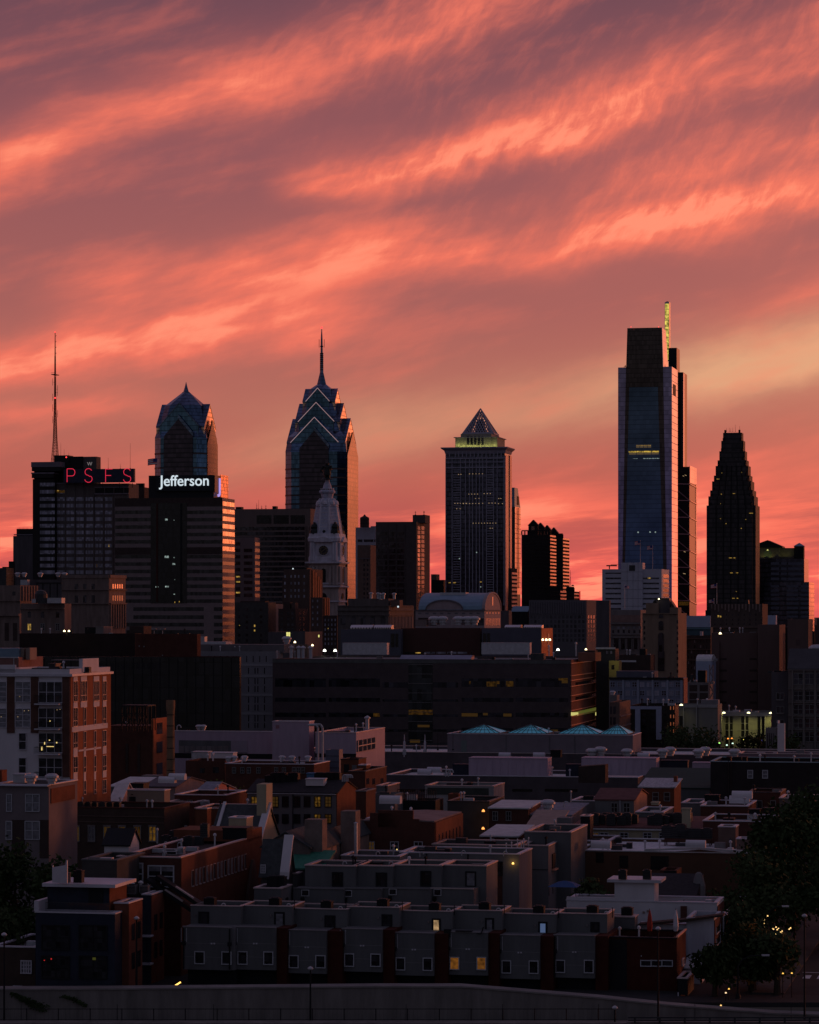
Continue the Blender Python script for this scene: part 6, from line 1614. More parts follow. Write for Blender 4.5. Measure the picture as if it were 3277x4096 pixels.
# ---- lavender low buildings left centre
V()
t = Bd('low_block', 'lavender ribbed low block with recessed ground floor', 'warehouse', 700, 1090, 1095, 2928, 600, M_LAV, roofm=M_GREYROOF, cop=M_COPEW)
t.patch('F', 716, 2962, 990, 3012, M_CHAR, 'recess', out=.05); t.patch('F', 925, 2962, 990, 3010, mat('pale_mauve_panel', (.30, .25, .31), na=.1), 'panel', out=.12); t.patch('F', 700, 3014, 1090, 3034, M_BLACK, 'painted_shade_strip', out=.03)  # black strip along the foot is painted shade
for x in range(718, 915, 22): t.patch('F', x, 2984, x+19, 3010, M_GREYST, 'glazing', out=.1)
t.done()
t = Bd('ribbed_box_building', 'tall lavender ribbed box left of the broad brick block foot', 'warehouse', 1090, 1237, 1257, 2888, 590, M_LAV, roofm=M_GREYROOF, cop=M_COPEW)
t.patch('F', 1104, 2900, 1118, 2914, mat('rose_metal_grille', (.30, .16, .19), na=.2), 'grille', out=.06); t.done()
t = Bd('low_block', 'lavender low wing with large side window leaning outward', 'warehouse', 1262, 1425, 1540, 2932, 585, M_LAV, roofm=M_PALEROOF, cop=M_COPE)
a, z1 = t.S(1434, 2962, .3); b = t.S(1502, 2955, .3)[0]; z0 = t.S(1434, 3008, .3)[1]
part('window', MB().box(.0, .2, a, b, z0, z1), M_NIGHT, t.e)
fr = MB()
for k in range(5): y = a+(b-a)*k/4; fr.box(.15, .35, y-.12, y+.12, z0, z1)
fr.box(.15, .33, a, b, (z0+z1)/2-.08, (z0+z1)/2+.08); part('window_frame', fr, M_COPE, t.e)
t.patch('F', 1262, 3014, 1425, 3030, M_BLACK, 'painted_shade_strip', out=.03); t.done()  # shade at the wing's foot painted as a black strip
V(800, 2500)
vent(1409, 876, 590, 'white chimney cowl on the lavender wing roof', 'stack', 1.3)
e_ = thing('pipe_loop', 'bent silver twin pipe beside the lavender ribbed box', 'pipe', MB().path([(0, 0, 0), (0, 0, 6.4), (-.4, 0, 6.9), (-2.0, 0, 6.9)], .22).path([(.9, 0, 0), (.9, 0, 6.4), (.5, .1, 7.0), (-1.6, .1, 7.0)], .22), M_LTMETAL, at(994, 1140, 575))
V(0, 2500)
for i, (x, y, l) in enumerate(((1490, 890, 'dark curved vent on left end of lavender roof'), (1675, 885, 'pale round ventilator on lavender roof, first'), (1710, 885, 'pale round ventilator on lavender roof, second'))): vent(x, y, 596, l, 'goose' if i == 0 else 'mushroom', 1.4 if i == 0 else .75)
V(800, 2500)
for i, (x, y) in enumerate(((240, 1152), (290, 1146), (376, 1146), (692, 1146), (775, 1146), (910, 1146))): vent(x, y, 541, '%s small white vent from the left on long dark roof' % ords[i], 'mushroom', .7, 'small white vents on the long dark roof')
hvac(85, 278, 1080, 1128, 560, 'white slant fronted roof unit below lavender block', M_STW, 3, ribs=False); hvac(-70, 65, 1072, 1135, 562, 'pale louvred roof unit below lavender block', M_LTMETAL, 3)
t = Bd('brick_house', 'long low dark brick house with pale flat roof edge', 'house', 215, 960, 1010, 1176, 530, M_RBD, L=12, roofm=M_PALEROOF, cop=M_COPEW)
for x in (275, 345, 400, 480, 630, 695, 780, 818, 855): t.win('F', x, 1200, x+26, 1245, M_NIGHT, M_FRG, 2, 2, fw=.08)
t.done()
t = Bd('brick_house', 'low dark brick house left of the long low house', 'house', -120, 212, 225, 1145, 545, M_RBD, L=10); t.win('F', 110, 1195, 160, 1245, M_NIGHT); t.win('F', 0, 1205, 40, 1245, M_NIGHT); t.done()
t = Bd('concrete_shed', 'grey blue steel chimney housing in front of lavender wing', 'shed', 1058, 1172, 1180, 1050, 545, mat('blue_grey_steel', (.11, .12, .17), .5, .3, na=.2), L=3)
for y in (1100, 1150, 1200): t.patch('F', 1058, y, 1172, y+4, M_BLACK, 'seam', out=.05)
t.done()
t = Bd('brick_house', 'dark brick house with flat cap and door right of steel housing', 'house', 1186, 1336, 1342, 1134, 520, M_RB, L=6, roofm=M_BLACK, cop=M_BLACK); t.patch('F', 1212, 1172, 1256, 1240, M_BLACK, 'door'); t.patch('F', 1280, 1178, 1320, 1222, M_CHAR, 'vent_grille'); t.done()
t = Bd('brick_house', 'brown brick house with orange lit side, right of flat cap house', 'house', 1250, 1392, 1570, 1236, 495, M_RBD, L=None, cop=M_DKMETAL)
for x in (1400, 1450, 1520): t.win('S', x, 1290, x+24, 1340, M_NIGHT)
t.done()
t = Bd('brick_house', 'small cube stair head on brown brick house', 'house', 1335, 1400, 1438, 1182, 505, M_RB, L=3, cop=M_COPEW); t.done()

# ---- chimney and brick factory left
V(0, 2500)
t = Bd('brick_factory', 'old dark brick factory with orange glowing end wall and steel roof frame', 'factory', 600, 1284, 1402, 870, 570, M_RBD, L=None, roofm=M_BLACK)
part('end_wall', MB().box(0, .2, .05, t.L-.05, 0, t.H-.1), mat('sunset_tinted_factory_brick', (.30, .10, .05), ns=.5), t.e)  # lit copy of the factory brick, sunset glow put into the colour
t.rbox(900, 1284, 850, 1, 8, M_RBD, 'parapet_wall')
for y in (825, 985, 1165):
    for x0, x1 in ((1320, 1368),): 
        a, z1 = t.S(x0, y, .25); b, _ = t.S(x1, y, .25); z0 = t.S(x0, y+95, .25)[1]; part('window', MB().box(.1, .28, a, b, z0, z1), M_NIGHT, t.e)
a, z1 = t.S(1286, 790, .22); part('stair_tower', MB().box(-.3, .22, .0, t.L, t.H-.2, z1), mat('sunset_tinted_factory_brick', ()), t.e)
for x in (1160, 1060): t.patch('F', x, 1000, x+20, 1240, M_DKBRICK, 'downpipe', out=.2)
t.done()
p = at(1135, 850, 560); e = empty('tank_frame', 'black steel water tank frame on the old brick factory', 'roof frame', p, -TH); k = OK/FP*560
mb = MB()
for x in (-115, -70, -20, 30, 75, 112):
    for yy in (0, 5): mb.tube((x*k, yy, -1), (x*k, yy, 165*k), .12, n=4)
for x0, x1 in ((-115, -70), (-70, -20), (-20, 30), (30, 75), (75, 112)): mb.tube((x0*k, 0, 0), (x1*k, 0, 100*k), .08, n=4).tube((x1*k, 0, 0), (x0*k, 0, 100*k), .08, n=4)
mb.box(-118*k, 115*k, -.1, 5.1, 165*k, 175*k).box(-118*k, 115*k, -.1, .1, 100*k, 106*k); part('frame', mb, M_BLACK, e)
p = at(1437, 1285, 555); p.z = 0; zt = at(1437, 633, 555).z; r = 36*OK/FP*555
e = empty('brick_chimney', 'tall round tan brick chimney stack beside the old factory', 'chimney', p)
part('shaft', MB().lathe([(0, r*1.05), (zt-3.2, r*.88), (zt-2.4, r*.9), (zt-1.2, r*1.05), (zt, r*1.05), (zt, r*.7), (zt-1, r*.7)], n=20), mat('tan_chimney_brick', (.21, .13, .08), ns=.8, na=.3), e)
hp = MB()
for z in [zt*.35+i*(zt*.62)/7 for i in range(7)]: hp.lathe([(z, r*.97), (z+.15, r*.97)], n=20)
part('iron_bands', hp, M_BLACK, e)

# ---- white and brick apartment block at far left
V(0, 2500); D = 400
t = Bd('apartment_block', 'white and red brick apartment block with balconies at left edge', 'apartment building', -60, 588, 928, 372, D, M_STW, roofm=M_GREYROOF, cop=None)
part('brick_side', MB().box(.0, .12, .05, t.L-.05, 0, t.H-.9), mat('orange_red_brick', (.25, .085, .042), ns=.6, na=.22), t.e)
a, b, z0, z1 = t.ext('F', -60, 335, 130, 372); part('raised_parapet', MB().box(a, b, 0, .4, t.H-.5, z1), M_STW, t.e)
a, z1 = t.S(690, 340); b, _ = t.S(825, 340); part('raised_parapet', MB().box(-.4, .12, a, b, t.H-.5, z1+.9), M_STW, t.e)
part('cornice', MB().box(-t.W, .45, -.35, .0, t.F(300, 432)[1], t.F(300, 412)[1]), M_COPEW, t.e); part('cornice', MB().box(.1, .45, .0, t.L+.2, t.F(588, 432)[1], t.F(588, 412)[1]), M_COPEW, t.e)
M_FB = mat('brown_pier_brick', (.10, .05, .04), ns=.6)
for (x0, x1, yb) in ((62, 125, 908), (262, 326, 908), (527, 588, 1280)): t.patch('F', x0, 437, x1, yb, M_FB, 'brick_pier', out=.15)
for y0, y1 in ((480, 645), (705, 857)):
    t.win('F', 0, y0, 55, y1, M_CURT, M_COPEW, 1, 4); t.win('F', 133, y0, 256, y1, M_CURT, M_COPEW, 2, 3)
for y0, y1 in ((912, 1045), (1120, 1250), (1330, 1460)): t.win('F', 163, y0, 220, y1, M_NIGHT, M_COPEW, 1, 2)
for i, (y0, y1) in enumerate(((480, 650), (702, 860), (912, 1070), (1122, 1275))):
    t.win('F', 330, y0, 524, y1, M_NIGHT, M_COPEW, 3, 2); 
    a, b, z0, z1 = t.ext('F', 318, y0+112, 524, y1+12)
    bal = part('balcony', MB().box(a, b, -1.5, .0, z0-.12, z0+.05), M_COPEW, t.e)
    rl = MB().box(a, b, -1.5, -1.44, z1-.05, z1).box(a, a+.05, -1.5, 0, z1-.05, z1)
    for k in range(22): x = a+(b-a)*k/21; rl.box(x-.015, x+.015, -1.49, -1.45, z0, z1)
    part('railing', rl, M_BLACK, bal)
for (x, y, w_, h_) in ((350, 1025, 10, 30), (415, 965, 8, 8), (475, 985, 9, 10), (395, 1020, 60, 5), (420, 805, 7, 6), (375, 985, 6, 20)): t.patch('F', x, y, x+w_, y+h_, emis('bright_room_light', (1, .72, .25), 1.0), 'room_light', out=.12)
for (x, y) in ((165, 600), (205, 720), (480, 712), (505, 708), (240, 718), (150, 770), (10, 770)): t.patch('F', x, y, x+5, y+4, emis('small_office_lights', ()), 'room_light', out=.12)
def sw(x0, x1, y0, y1, nx=2):
    a, z1 = t.S(x0, y0, .15); b, _ = t.S(x1, y0, .15); z0 = t.S(x0, y1, .15)[1]
    o = part('window', MB().box(.1, .16, a, b, z0, z1), M_NIGHT, t.e); f = MB(); w_ = .07
    f.box(.12, .22, a-w_, a, z0, z1); f.box(.12, .22, b, b+w_, z0, z1); f.box(.12, .23, a-w_, b+w_, z1, z1+w_); f.box(.12, .25, a-w_, b+w_, z0-w_, z0)
    for k in range(1, nx): y = a+(b-a)*k/nx; f.box(.13, .2, y-.03, y+.03, z0, z1)
    f.box(.13, .19, a, b, z0+(z1-z0)*.28, z0+(z1-z0)*.28+.06); part('frame', f, M_COPE, o)
def wp(x0, x1, y0, y1):
    a, z1 = t.S(x0, y0, .15); b, _ = t.S(x1, y0, .15); z0 = t.S(x0, y1, .15)[1]; part('white_panel', MB().box(.1, .19, a, b, z0, z1), M_STW, t.e)
for (x0, x1, n) in ((618, 652, 2), (680, 730, 4), (788, 834, 4), (865, 894, 2)): sw(x0, x1, 475, 645-(x0-618)*.04, n); wp(x0, x1, 432, 470)
for y0, y1 in ((700, 852), (903, 1035), (1112, 1242), (1318, 1430)):
    dy = 0
    for (x0, x1, n) in ((618, 652, 2), (706, 722, 1), (793, 807, 1), (865, 893, 2)):
        if x0 == 618 and y0 > 1250: continue
        sw(x0, x1, y0-(x0-618)*.05, y1-(x0-618)*.06, n)
for (x0, x1, ys) in ((618, 652, ((652, 696), (1040, 1112), (1246, 1315))), (680, 732, ((648, 694),)), (788, 836, ((644, 688),)), (865, 895, ((640, 684), (1022, 1086), (1226, 1285))), (706, 722, ((1034, 1104), (1240, 1310))), (793, 807, ((1028, 1092), (1232, 1300)))):
    for y0, y1 in ys: wp(x0, x1, y0, y1)
wp(607, 905, 858, 902); wp(660, 850, 1052, 1066)
t.done()
V(0, 2500)
hvac(410, 470, 332, 362, 412, 'small roof box on the white and brick apartment block', M_DKMETAL, 2, ribs=False)
thing('roof_pergola', 'long thin flat canopy on the apartment block roof', 'canopy', MB().box(-3, 3, 0, 2, 1.1, 1.2).tube((-2.8, 1, 0), (-2.8, 1, 1.1), .05).tube((2.8, 1, 0), (2.8, 1, 1.1), .05), M_GREYST, at(605, 365, 410), -TH)
# stucco corner building below it
V(0, 3100); D = 370
t = Bd('corner_building', 'mauve stucco corner building with paired windows at left edge', 'apartment building', -60, 412, 652, 88, D, mat('mauve_grey_stucco', (.17, .14, .15), ns=.4, na=.15), roofm=M_BLACK, cop=M_COPEW)
a, z1 = t.S(432, 115, .1); b, _ = t.S(632, 100, .1); z0 = t.S(432, 240, .1)[1]; part('brick_inset', MB().box(.0, .12, a, b, z0, z1), M_RB, t.e)
t.patch('F', -60, 84, 412, 92, M_COPEW, 'cornice', out=.5)
for (x0, x1) in ((60, 97), (220, 330)):
    t.win('F', x0, 165, x1, 303, M_CURT, M_FRW, 1 if x0 == 60 else 2, 2); t.win('F', x0-4, 393, x1+2, 538, M_CURT, M_FRW, 1 if x0 == 60 else 2, 2)
for (x0, x1) in ((100, 212), (335, 412)): t.patch('F', x0, 378, x1, 700, M_DKBRICK, 'brick_infill', out=.05)
for x0, x1, yt, m in ((-60, 15, -40, M_RB),): t.rbox(x0, x1, yt, 5, 2, m, 'chimney')
t.done()
V(0, 2500)
hvac(108, 210, 1262, 1328, 374, 'slanted pale metal hood on the mauve corner building', M_LTMETAL, 2, ribs=False)
vent(262, 1338, 372, 'squat pale vent on mauve corner building, left', 'mushroom', .9); vent(437, 1338, 371, 'squat pale vent on mauve corner building, right', 'mushroom', .9)
V(0, 3100); D = 395
t = Bd('brick_building', 'dark brick two storey building with amber lit windows in a row', 'apartment building', 415, 1384, 1396, 286, D, mat('brown_black_brick', (.062, .042, .036), ns=.5), L=12, roofm=M_BLACK, cop=M_RBD)
for y in (345, 395): t.patch('F', 470, y, 1380, y+5, M_BRNSTONE, 'brick_course', out=.1)
for i, x in enumerate((487, 617, 747, 877, 1003, 1133, 1260)):
    t.win('F', x, 436, x+50, 552, (M_NIGHT, emis('faint_amber_window', ()), M_CURT, emis('faint_amber_window', ()), E_DIM, E_DIM, emis('amber_lit_window', (1, .48, .06), .08, ns=2))[i], M_FRG, 2, 2); t.patch('F', x-8, 422, x+58, 434, M_GREYST, 'lintel', out=.15); t.patch('F', x-6, 556, x+56, 564, M_GREYST, 'sill', out=.2)
t.done()
for i, x in enumerate((475, 565, 600, 680, 740, 795, 865, 925, 985)): acunit(x, 284, 398+i % 3, '%s air conditioner from the left above the amber lit windows' % ords[i], .95, .8, 'air conditioners above the amber lit windows')
t = Bd('stair_head', 'tan stucco rooftop stair house with a dark door', 'stair house', 1072, 1384, 1432, 134, 410, mat('tan_stucco', (.27, .22, .18), na=.15), L=None, cop=M_COPEW)
t.patch('F', 1088, 182, 1143, 285, M_NIGHT, 'door'); t.patch('F', 1105, 160, 1120, 168, M_BLACK, 'lamp'); t.done()
t = Bd('brick_house', 'brick house with white sashes behind tan stair house', 'house', 1396, 1640, 1660, 236, 425, M_RBD, L=8, cop=M_COPE); t.done()
t = Bd('brick_house', 'reddish brick house with small arched windows beside long brick building', 'house', 1640, 2060, 2080, 288, 400, M_RB, L=9, cop=M_COPE)
for x in (1560, 1660, 1690, 1740, 1790): t.win('F', x, 430, x+10, 470, M_CURT, M_FRW, 1, 1)
t.done()
# pale pitched roofs behind
V(0, 3100)
t = Bd('roofed_house', 'house with long pale blue sloping roof and a chimney box', 'house', 925, 1150, 1290, 104, 500, M_CHAR, kind='shed', rise=.9, L=12, roofm=M_PALEROOF); t.done()
t = Bd('roofed_house', 'house with low pale roof and pink edged gable', 'house', 925, 1010, 1072, 236, 430, mat('peach_render', (.5, .30, .24), na=.1), kind='gable', rise=2.6, L=8, roofm=M_PALEROOF); t.done()
t = Bd('roofed_house', 'brown grey gabled roof house with pinkish gable trim', 'house', 1215, 1475, 1720, 104, 480, mat('pink_grey_render', (.25, .19, .19), na=.2), kind='gable', rise=1.1, roofm=mat('worn_mauve_roof', (.10, .09, .11), ns=1.2, na=.4)); t.done()
hvac(1090, 1208, 78, 132, 455, 'black boxy roof unit near the pale blue sloping roof', M_BLACK, 3, ribs=False)
for x, y, l in ((1410, 66, 'oval white roof vent on the brown grey gabled roof'), (1495, 40, 'second oval white roof vent, behind the first')): vent(x, y, 478, l, 'barrel', .8, m=M_STW)
hvac(1195, 1330, 12, 36, 520, 'long flat grey roof unit behind pale blue roof', M_GREYST, 3, ribs=False)
t = Bd('roofed_house', 'dark house with flat roof right of brown grey gabled house', 'house', 1470, 1900, 1960, 174, 430, M_RBD, L=12, roofm=M_GREYROOF, cop=M_COPEW)
for x in (1500, 1580, 1668): t.win('F', x, 215, x+38, 275, M_NIGHT, M_FRG, 2, 2)
t.done()
# ---- long brick building with flat roof full of vents
D = 325
t = Bd('long_brick_building', 'long red brick building with dark flat roof and two window rows', 'apartment building', 985, 1520, 2200, 700, D, M_RBD, roofm=mat('brown_black_roof', (.05, .036, .036), ns=1, na=.4), cop=M_COPE)
part('brick_side', MB().box(.0, .1, .05, t.L-.05, 0, t.H-.02), mat('side_red_brick', (.14, .05, .032), ns=.6, na=.25), t.e)
for (x0, x1, y0, y1) in ((1055, 1198, 748, 912), (1255, 1458, 770, 935)): t.win('F', x0, y0, x1, y1, M_NIGHT, M_FRW, 2, 2, fw=.14); t.patch('F', x0, y0, x1, y0+40, M_CURT, 'blind', out=.06)
zt1, zt0 = t.F(1500, 765)[1], t.F(1500, 895)[1]
V(800, 3100)
zr1, zr0 = t.S(200, 722)[1], t.S(200, 845)[1]; yr0, yr1 = t.S(-70, 800)[0], t.S(375, 700)[0]
for row, (z0, z1, k0) in enumerate(((zr0, zr1, 0), (zr0-5.6, zr1-5.6, 5))):
    for k in range(k0, 16):
        y = yr0+(yr1-yr0)*k/15
        if row and k > 14: continue
        hw_ = (yr1-yr0)/15*.24
        o = part('window', MB().box(.05, .13, y-hw_, y+hw_, z0, z1), M_CURT if k % 3 else M_NIGHT, t.e)
        f = MB().box(.08, .17, y-hw_-.04, y-hw_, z0, z1).box(.08, .2, y-hw_, y+hw_, z1, z1+.07).box(.08, .23, y-hw_, y+hw_, z0-.1, z0); part('frame', f, M_COPE, o)
a = t.S(390, 470)[0]; zz = t.S(390, 470)[1]; part('raised_end', MB().box(-9, .1, a, t.L, t.H-.3, zz), M_RB, t.e)
ya = t.S(430, 710)[0]; zz0, zz1 = 0, t.S(430, 710)[1]; mbg = MB().prism([(ya-2.6, 0), (ya+2.6, 0), (ya+2.6, zz1*.62), (ya+.3, zz1), (ya-.3, zz1), (ya-2.6, zz1*.62)], .08, .4, 'x'); part('buttress_gable', mbg, mat('brown_stucco', (.12, .08, .07), na=.3), t.e)
V(0, 3100); t.done()
RZ = t
def onroof(b, x, y):                    # point on a building's roof sheet seen at x,y
    z = b.H-.6; lam = (HC-z)*FP/(gy(y)-HY); return Vector(((gx(x)-CX)/FP*lam, lam, z))
for i, (x, y, k, s) in enumerate(((1330, 620, 'goose', .65), (1345, 660, 'goose', .65), (1383, 600, 'goose', .65), (1440, 610, 'goose', .65), (1372, 685, 'goose', .7), (1495, 612, 'goose', .75), (1325, 575, 'pipe', 1.2))):
    p = onroof(RZ, x, y); vent(0, 0, 0, '%s white capped vent pipe on the long dark roof' % ords[i], k, s, 'white vent pipes on the long brick building'); o = bpy.context.scene.objects[-1] if False else None
    LASTV = [ob for ob in COL.objects if ob.name.startswith('roof_vent')][-1]; LASTV.location = p
for i, (x, y, w_) in enumerate(((1400, 575, .9), (1485, 560, 1.3), (1590, 600, 1.1), (1708, 545, 1.2), (1470, 590, .8))):
    e = acunit(0, 0, 300, '%s black air conditioner on the long dark roof' % ords[i], w_, w_, 'black units on the long brick building'); e.location = onroof(RZ, x, y)
e = acunit(0, 0, 300, 'low white skylight box on the long dark roof', 1.6, .35, m=M_STW); e.location = onroof(RZ, 1440, 665)
t = Bd('stair_head', 'white shed stair house with black gabled roof on brick building', 'stair house', 878, 1085, 1100, 588, 340, M_STW, L=4, kind='gable', rise=1.6, roofm=M_BLACK); t.done()
t = Bd('brick_house', 'low dark brick wing left of the long brick building', 'house', 690, 985, 1000, 722, 318, mat('black_brown_stone', ()), L=10, cop=M_CHAR)
t.done()
V(800, 3100)
hvac(190, 392, 456, 545, 352, 'black bulky unit at the far end of long dark roof', M_BLACK, 3, ribs=False)
acunit(42, 525, 345, 'tall grey cylinder like unit near far end of long dark roof', .9, 1.5)

# ---- houses in the centre
V(800, 3100)
M_PINK = mat('sunset_tinted_gable_brick', (.48, .20, .16), ns=.6, na=.15)  # brick tinted pink with the sunset light on the gable
t = Bd('gabled_house', 'house with pink lit gable wall and grey blue roof', 'house', -60, 52, 298, 172, 460, M_PINK, kind='gable', rise=1.5, roofm=mat('worn_blue_grey_roof', (.20, .21, .26), ns=1, na=.4)); t.win('F', 0, 215, 20, 270, M_NIGHT, M_FRW); t.done()
t = Bd('grey_house', 'wide grey house with eight tall windows, some lit amber', 'apartment building', 403, 1148, 1310, 157, 425, mat('grey_blockwork', (.15, .14, .15), ns=.5, na=.2), kind='gable', rise=1.5, roofm=mat('very_dark_slate', (.028, .026, .03), ns=2, na=.4))
part('gable_wall', MB().prism([(0.02, 0), (t.L-.02, 0), (t.L-.02, t.H), (t.L/2, t.H+1.4), (0.02, t.H)], 0, .1, 'x'), M_RB, t.e)
AMB = emis('amber_lit_window', ()); FAM = emis('faint_amber_window', ())
for i, x in enumerate((437, 525, 612, 697, 795, 880, 968, 1057)):
    t.win('F', x, 184, x+46, 265, (AMB, AMB, FAM, M_NIGHT, M_NIGHT, M_NIGHT, AMB, FAM)[i], M_BLACK, 2, 3); 
    t.win('F', x, 334, x+46, 402, (M_NIGHT, M_NIGHT, M_NIGHT, M_NIGHT, M_NIGHT, M_NIGHT, AMB, E_DIM)[i], M_BLACK, 2, 3)
t.patch('F', 403, 153, 1148, 160, M_COPEW, 'gutter', out=.25); part('downspout', MB().tube((t.F(785, 200)[0], -.15, 0), (t.F(785, 200)[0], -.15, t.H), .08), M_BLACK, t.e); t.done()
for i, x in enumerate((595, 640, 690, 740, 795, 1010, 1060, 1090, 1145)): acunit(x, 72, 432, '%s rooftop unit from the left above the grey house' % ords[i], 1.4, 1.5 if i % 3 else 1.1, 'rooftop units above the grey house', m=M_BLACK)
hvac(898, 962, -8, 30, 445, 'square blue roof box above the grey house', mat('bright_blue_panel', (.06, .16, .30), na=.1), 1.5, ribs=False)
for i, x in enumerate((1200, 1215, 1230, 1245)): vent(x, 55, 430, '%s of four thin pale pipes above the grey house' % ords[i], 'goose', 1.2, 'thin pipes above the grey house')
hvac(890, 1040, 40, 92, 428, 'white tent like skylight on the dark slate roof', M_STW, 2, ribs=False)
t = Bd('brick_house', 'narrow dark brick house right of wide grey house', 'house', 1312, 1398, 1410, 140, 410, M_RBD, L=6, cop=M_GREYST); t.done()
t = Bd('shed_house', 'grey shed roofed house with orange lit sloping edge', 'house', 1485, 1580, 1900, 95, 470, M_CHAR, kind='flat', L=9, cop=M_COPE); t.done()
t = Bd('flat_house', 'low grey block with square opening beside white roofs', 'house', 1404, 1640, 1660, 165, 440, M_CHAR, L=6, roofm=M_PALEROOF); t.patch('F', 1410, 215, 1448, 282, M_BLACK, 'opening'); t.done()
t = Bd('flat_house', 'house with bright white patched flat roof in the centre', 'house', 1400, 1685, 1760, 375, 395, M_RBD, L=14, roofm=mat('bright_white_roof', (.62, .62, .66), .7, ns=1.2, na=.3), cop=M_STW); t.done()
vent(1605, 240, 425, 'curved white roof hood on the bright white roof', 'barrel', .9, m=M_STW)
# dark brick with stepped gable and long side
t = Bd('stepped_gable_house', 'dark brick house with stepped gable and long red brick side', 'house', 1355, 1978, 2210, 400, 372, M_RBD, kind='gablef', rise=0.2, roofm=M_PINKCONC, over=-.1)
W = t.W
for (x0, x1, y0) in ((1430, 1700, 322), (1500, 1683+110, 298), (1683+110, 1683+160, 372), (1683+160, 1683+230, 402), (1683+230, 1683+296, 437)):
    a, b, z0, z1 = t.ext('F', x0, y0, x1, 440); part('stepped_parapet', MB().box(a, b, -.01, .5, z0, z1), M_RBD, t.e)
part('brick_side', MB().box(.0, .08, .3, t.L-.05, 0, t.H-.05), M_RB, t.e)
for (x0, x1, g) in ((1425, 1465, FAM), (1608, 1668, M_NIGHT), (1683+125, 1683+187, M_NIGHT)): t.win('F', x0, 565, x1, 660, g, M_FRW, 2, 3)
t.patch('F', 1655, 622, 1664, 640, emis('bright_room_light', ()), 'room_light', out=.1)
for k in range(9): y = 2+k*2.3; part('window', MB().box(.0, .12, y, y+.5, t.H-4.5, t.H-1.6), M_NIGHT, t.e) if y < t.L-1 else None
t.done()
# slate roof houses with chimneys
t = Bd('slate_house', 'brown gabled house with slate roof and tall block chimney', 'house', 525, 922, 1088, 612, 345, mat('brown_grey_render', (.13, .10, .095), ns=.5), kind='gablef', rise=1.7, roofm=M_SLATE); 
part('chimney', MB().box(t.F(880, 500, 1)[0], t.F(1030, 500, 1)[0], 1.0, 3.4, t.H-6, t.F(950, 376, 1)[1]), mat('grey_brown_chimney_brick', (.17, .13, .12), ns=.8, na=.3), t.e); t.done()
t = Bd('slate_house', 'long slate roofed brick house with square chimney and pipe', 'house', 905, 1046, 1425, 598, 350, mat('pale_brown_brick', (.24, .17, .15), ns=.7, na=.3), kind='gablef', rise=1.4, roofm=M_SLATE)
part('chimney', MB().box(t.F(1185, 500, 8)[0], t.F(1310, 500, 8)[0], 8, 10.5, t.H-6, t.F(1250, 305, 8)[1]), mat('grey_brown_chimney_brick', ()), t.e)
p_ = t.F(1312, 500, 6)[0]; part('flue', MB().tube((p_, 6, 0), (p_, 6, t.F(1312, 405, 6)[1]), .22, n=8).lathe([(t.F(1312, 405, 6)[1], .32), (t.F(1312, 395, 6)[1], .05)], p_, 6, 8), M_LTMETAL, t.e); t.done()
t = Bd('slate_house', 'cream gabled house with slate roof, skylights and end chimney', 'house', 95, 495, 660, 555, 385, M_CREAM, kind='gable', rise=4.2, roofm=M_SLATE)
part('chimney', MB().box(-1.2, .1, t.L*.5-1.6, t.L*.5+1.6, t.H+3, t.H+7.2), M_CREAM, t.e)
part('verge', MB().prism([(-.3, t.H-.3), (t.L/2, t.H+4.35), (t.L/2, t.H+4.75), (-.3, t.H+.1)], -.5, .4, 'x'), M_STW, t.e); 
part('verge', MB().prism([(-.3, t.H-.3), (t.L/2, t.H+4.35), (t.L/2, t.H+4.75), (-.3, t.H+.1)], -t.W*.9-.4, -t.W*.9, 'x'), M_STW, t.e); t.done()
t = Bd('stair_head', 'cream box dormer with railing in front of slate roof', 'stair house', 243, 392, 420, 366, 362, M_CREAM, L=3, cop=M_COPEW); t.done()
t = Bd('red_brick_house', 'red brick corner house at left of the slate roofs', 'house', -30, 60, 95, 288, 395, M_RB, L=None, cop=M_COPE); t.done()
t = Bd('black_gable_house', 'black slate gable with white metal edge before green tarp roof', 'house', 515, 722, 785, 830, 335, mat('black_brown_stone', ()), kind='gable', rise=3.6, roofm=M_SLATE)
part('white_verge', MB().prism([(-.3, t.H-.6), (t.L/2, t.H+3.7), (t.L/2+.4, t.H+4.1), (t.L/2, t.H+4.3), (-.3, t.H+.2)], -.6, .45, 'x'), M_STW, t.e); t.win('F', 518, 760, 548, 820, M_CURT, M_FRW, 2, 3); t.done()
t = Bd('tarp_roof_house', 'low house whose roof is covered with green tarpaulin', 'house', 720, 1020, 1030, 800, 340, M_CHAR, kind='shed', rise=1.6, L=6, roofm=mat('green_tarpaulin', (.04, .17, .12), .7, ns=1.5, na=.3)); t.done()
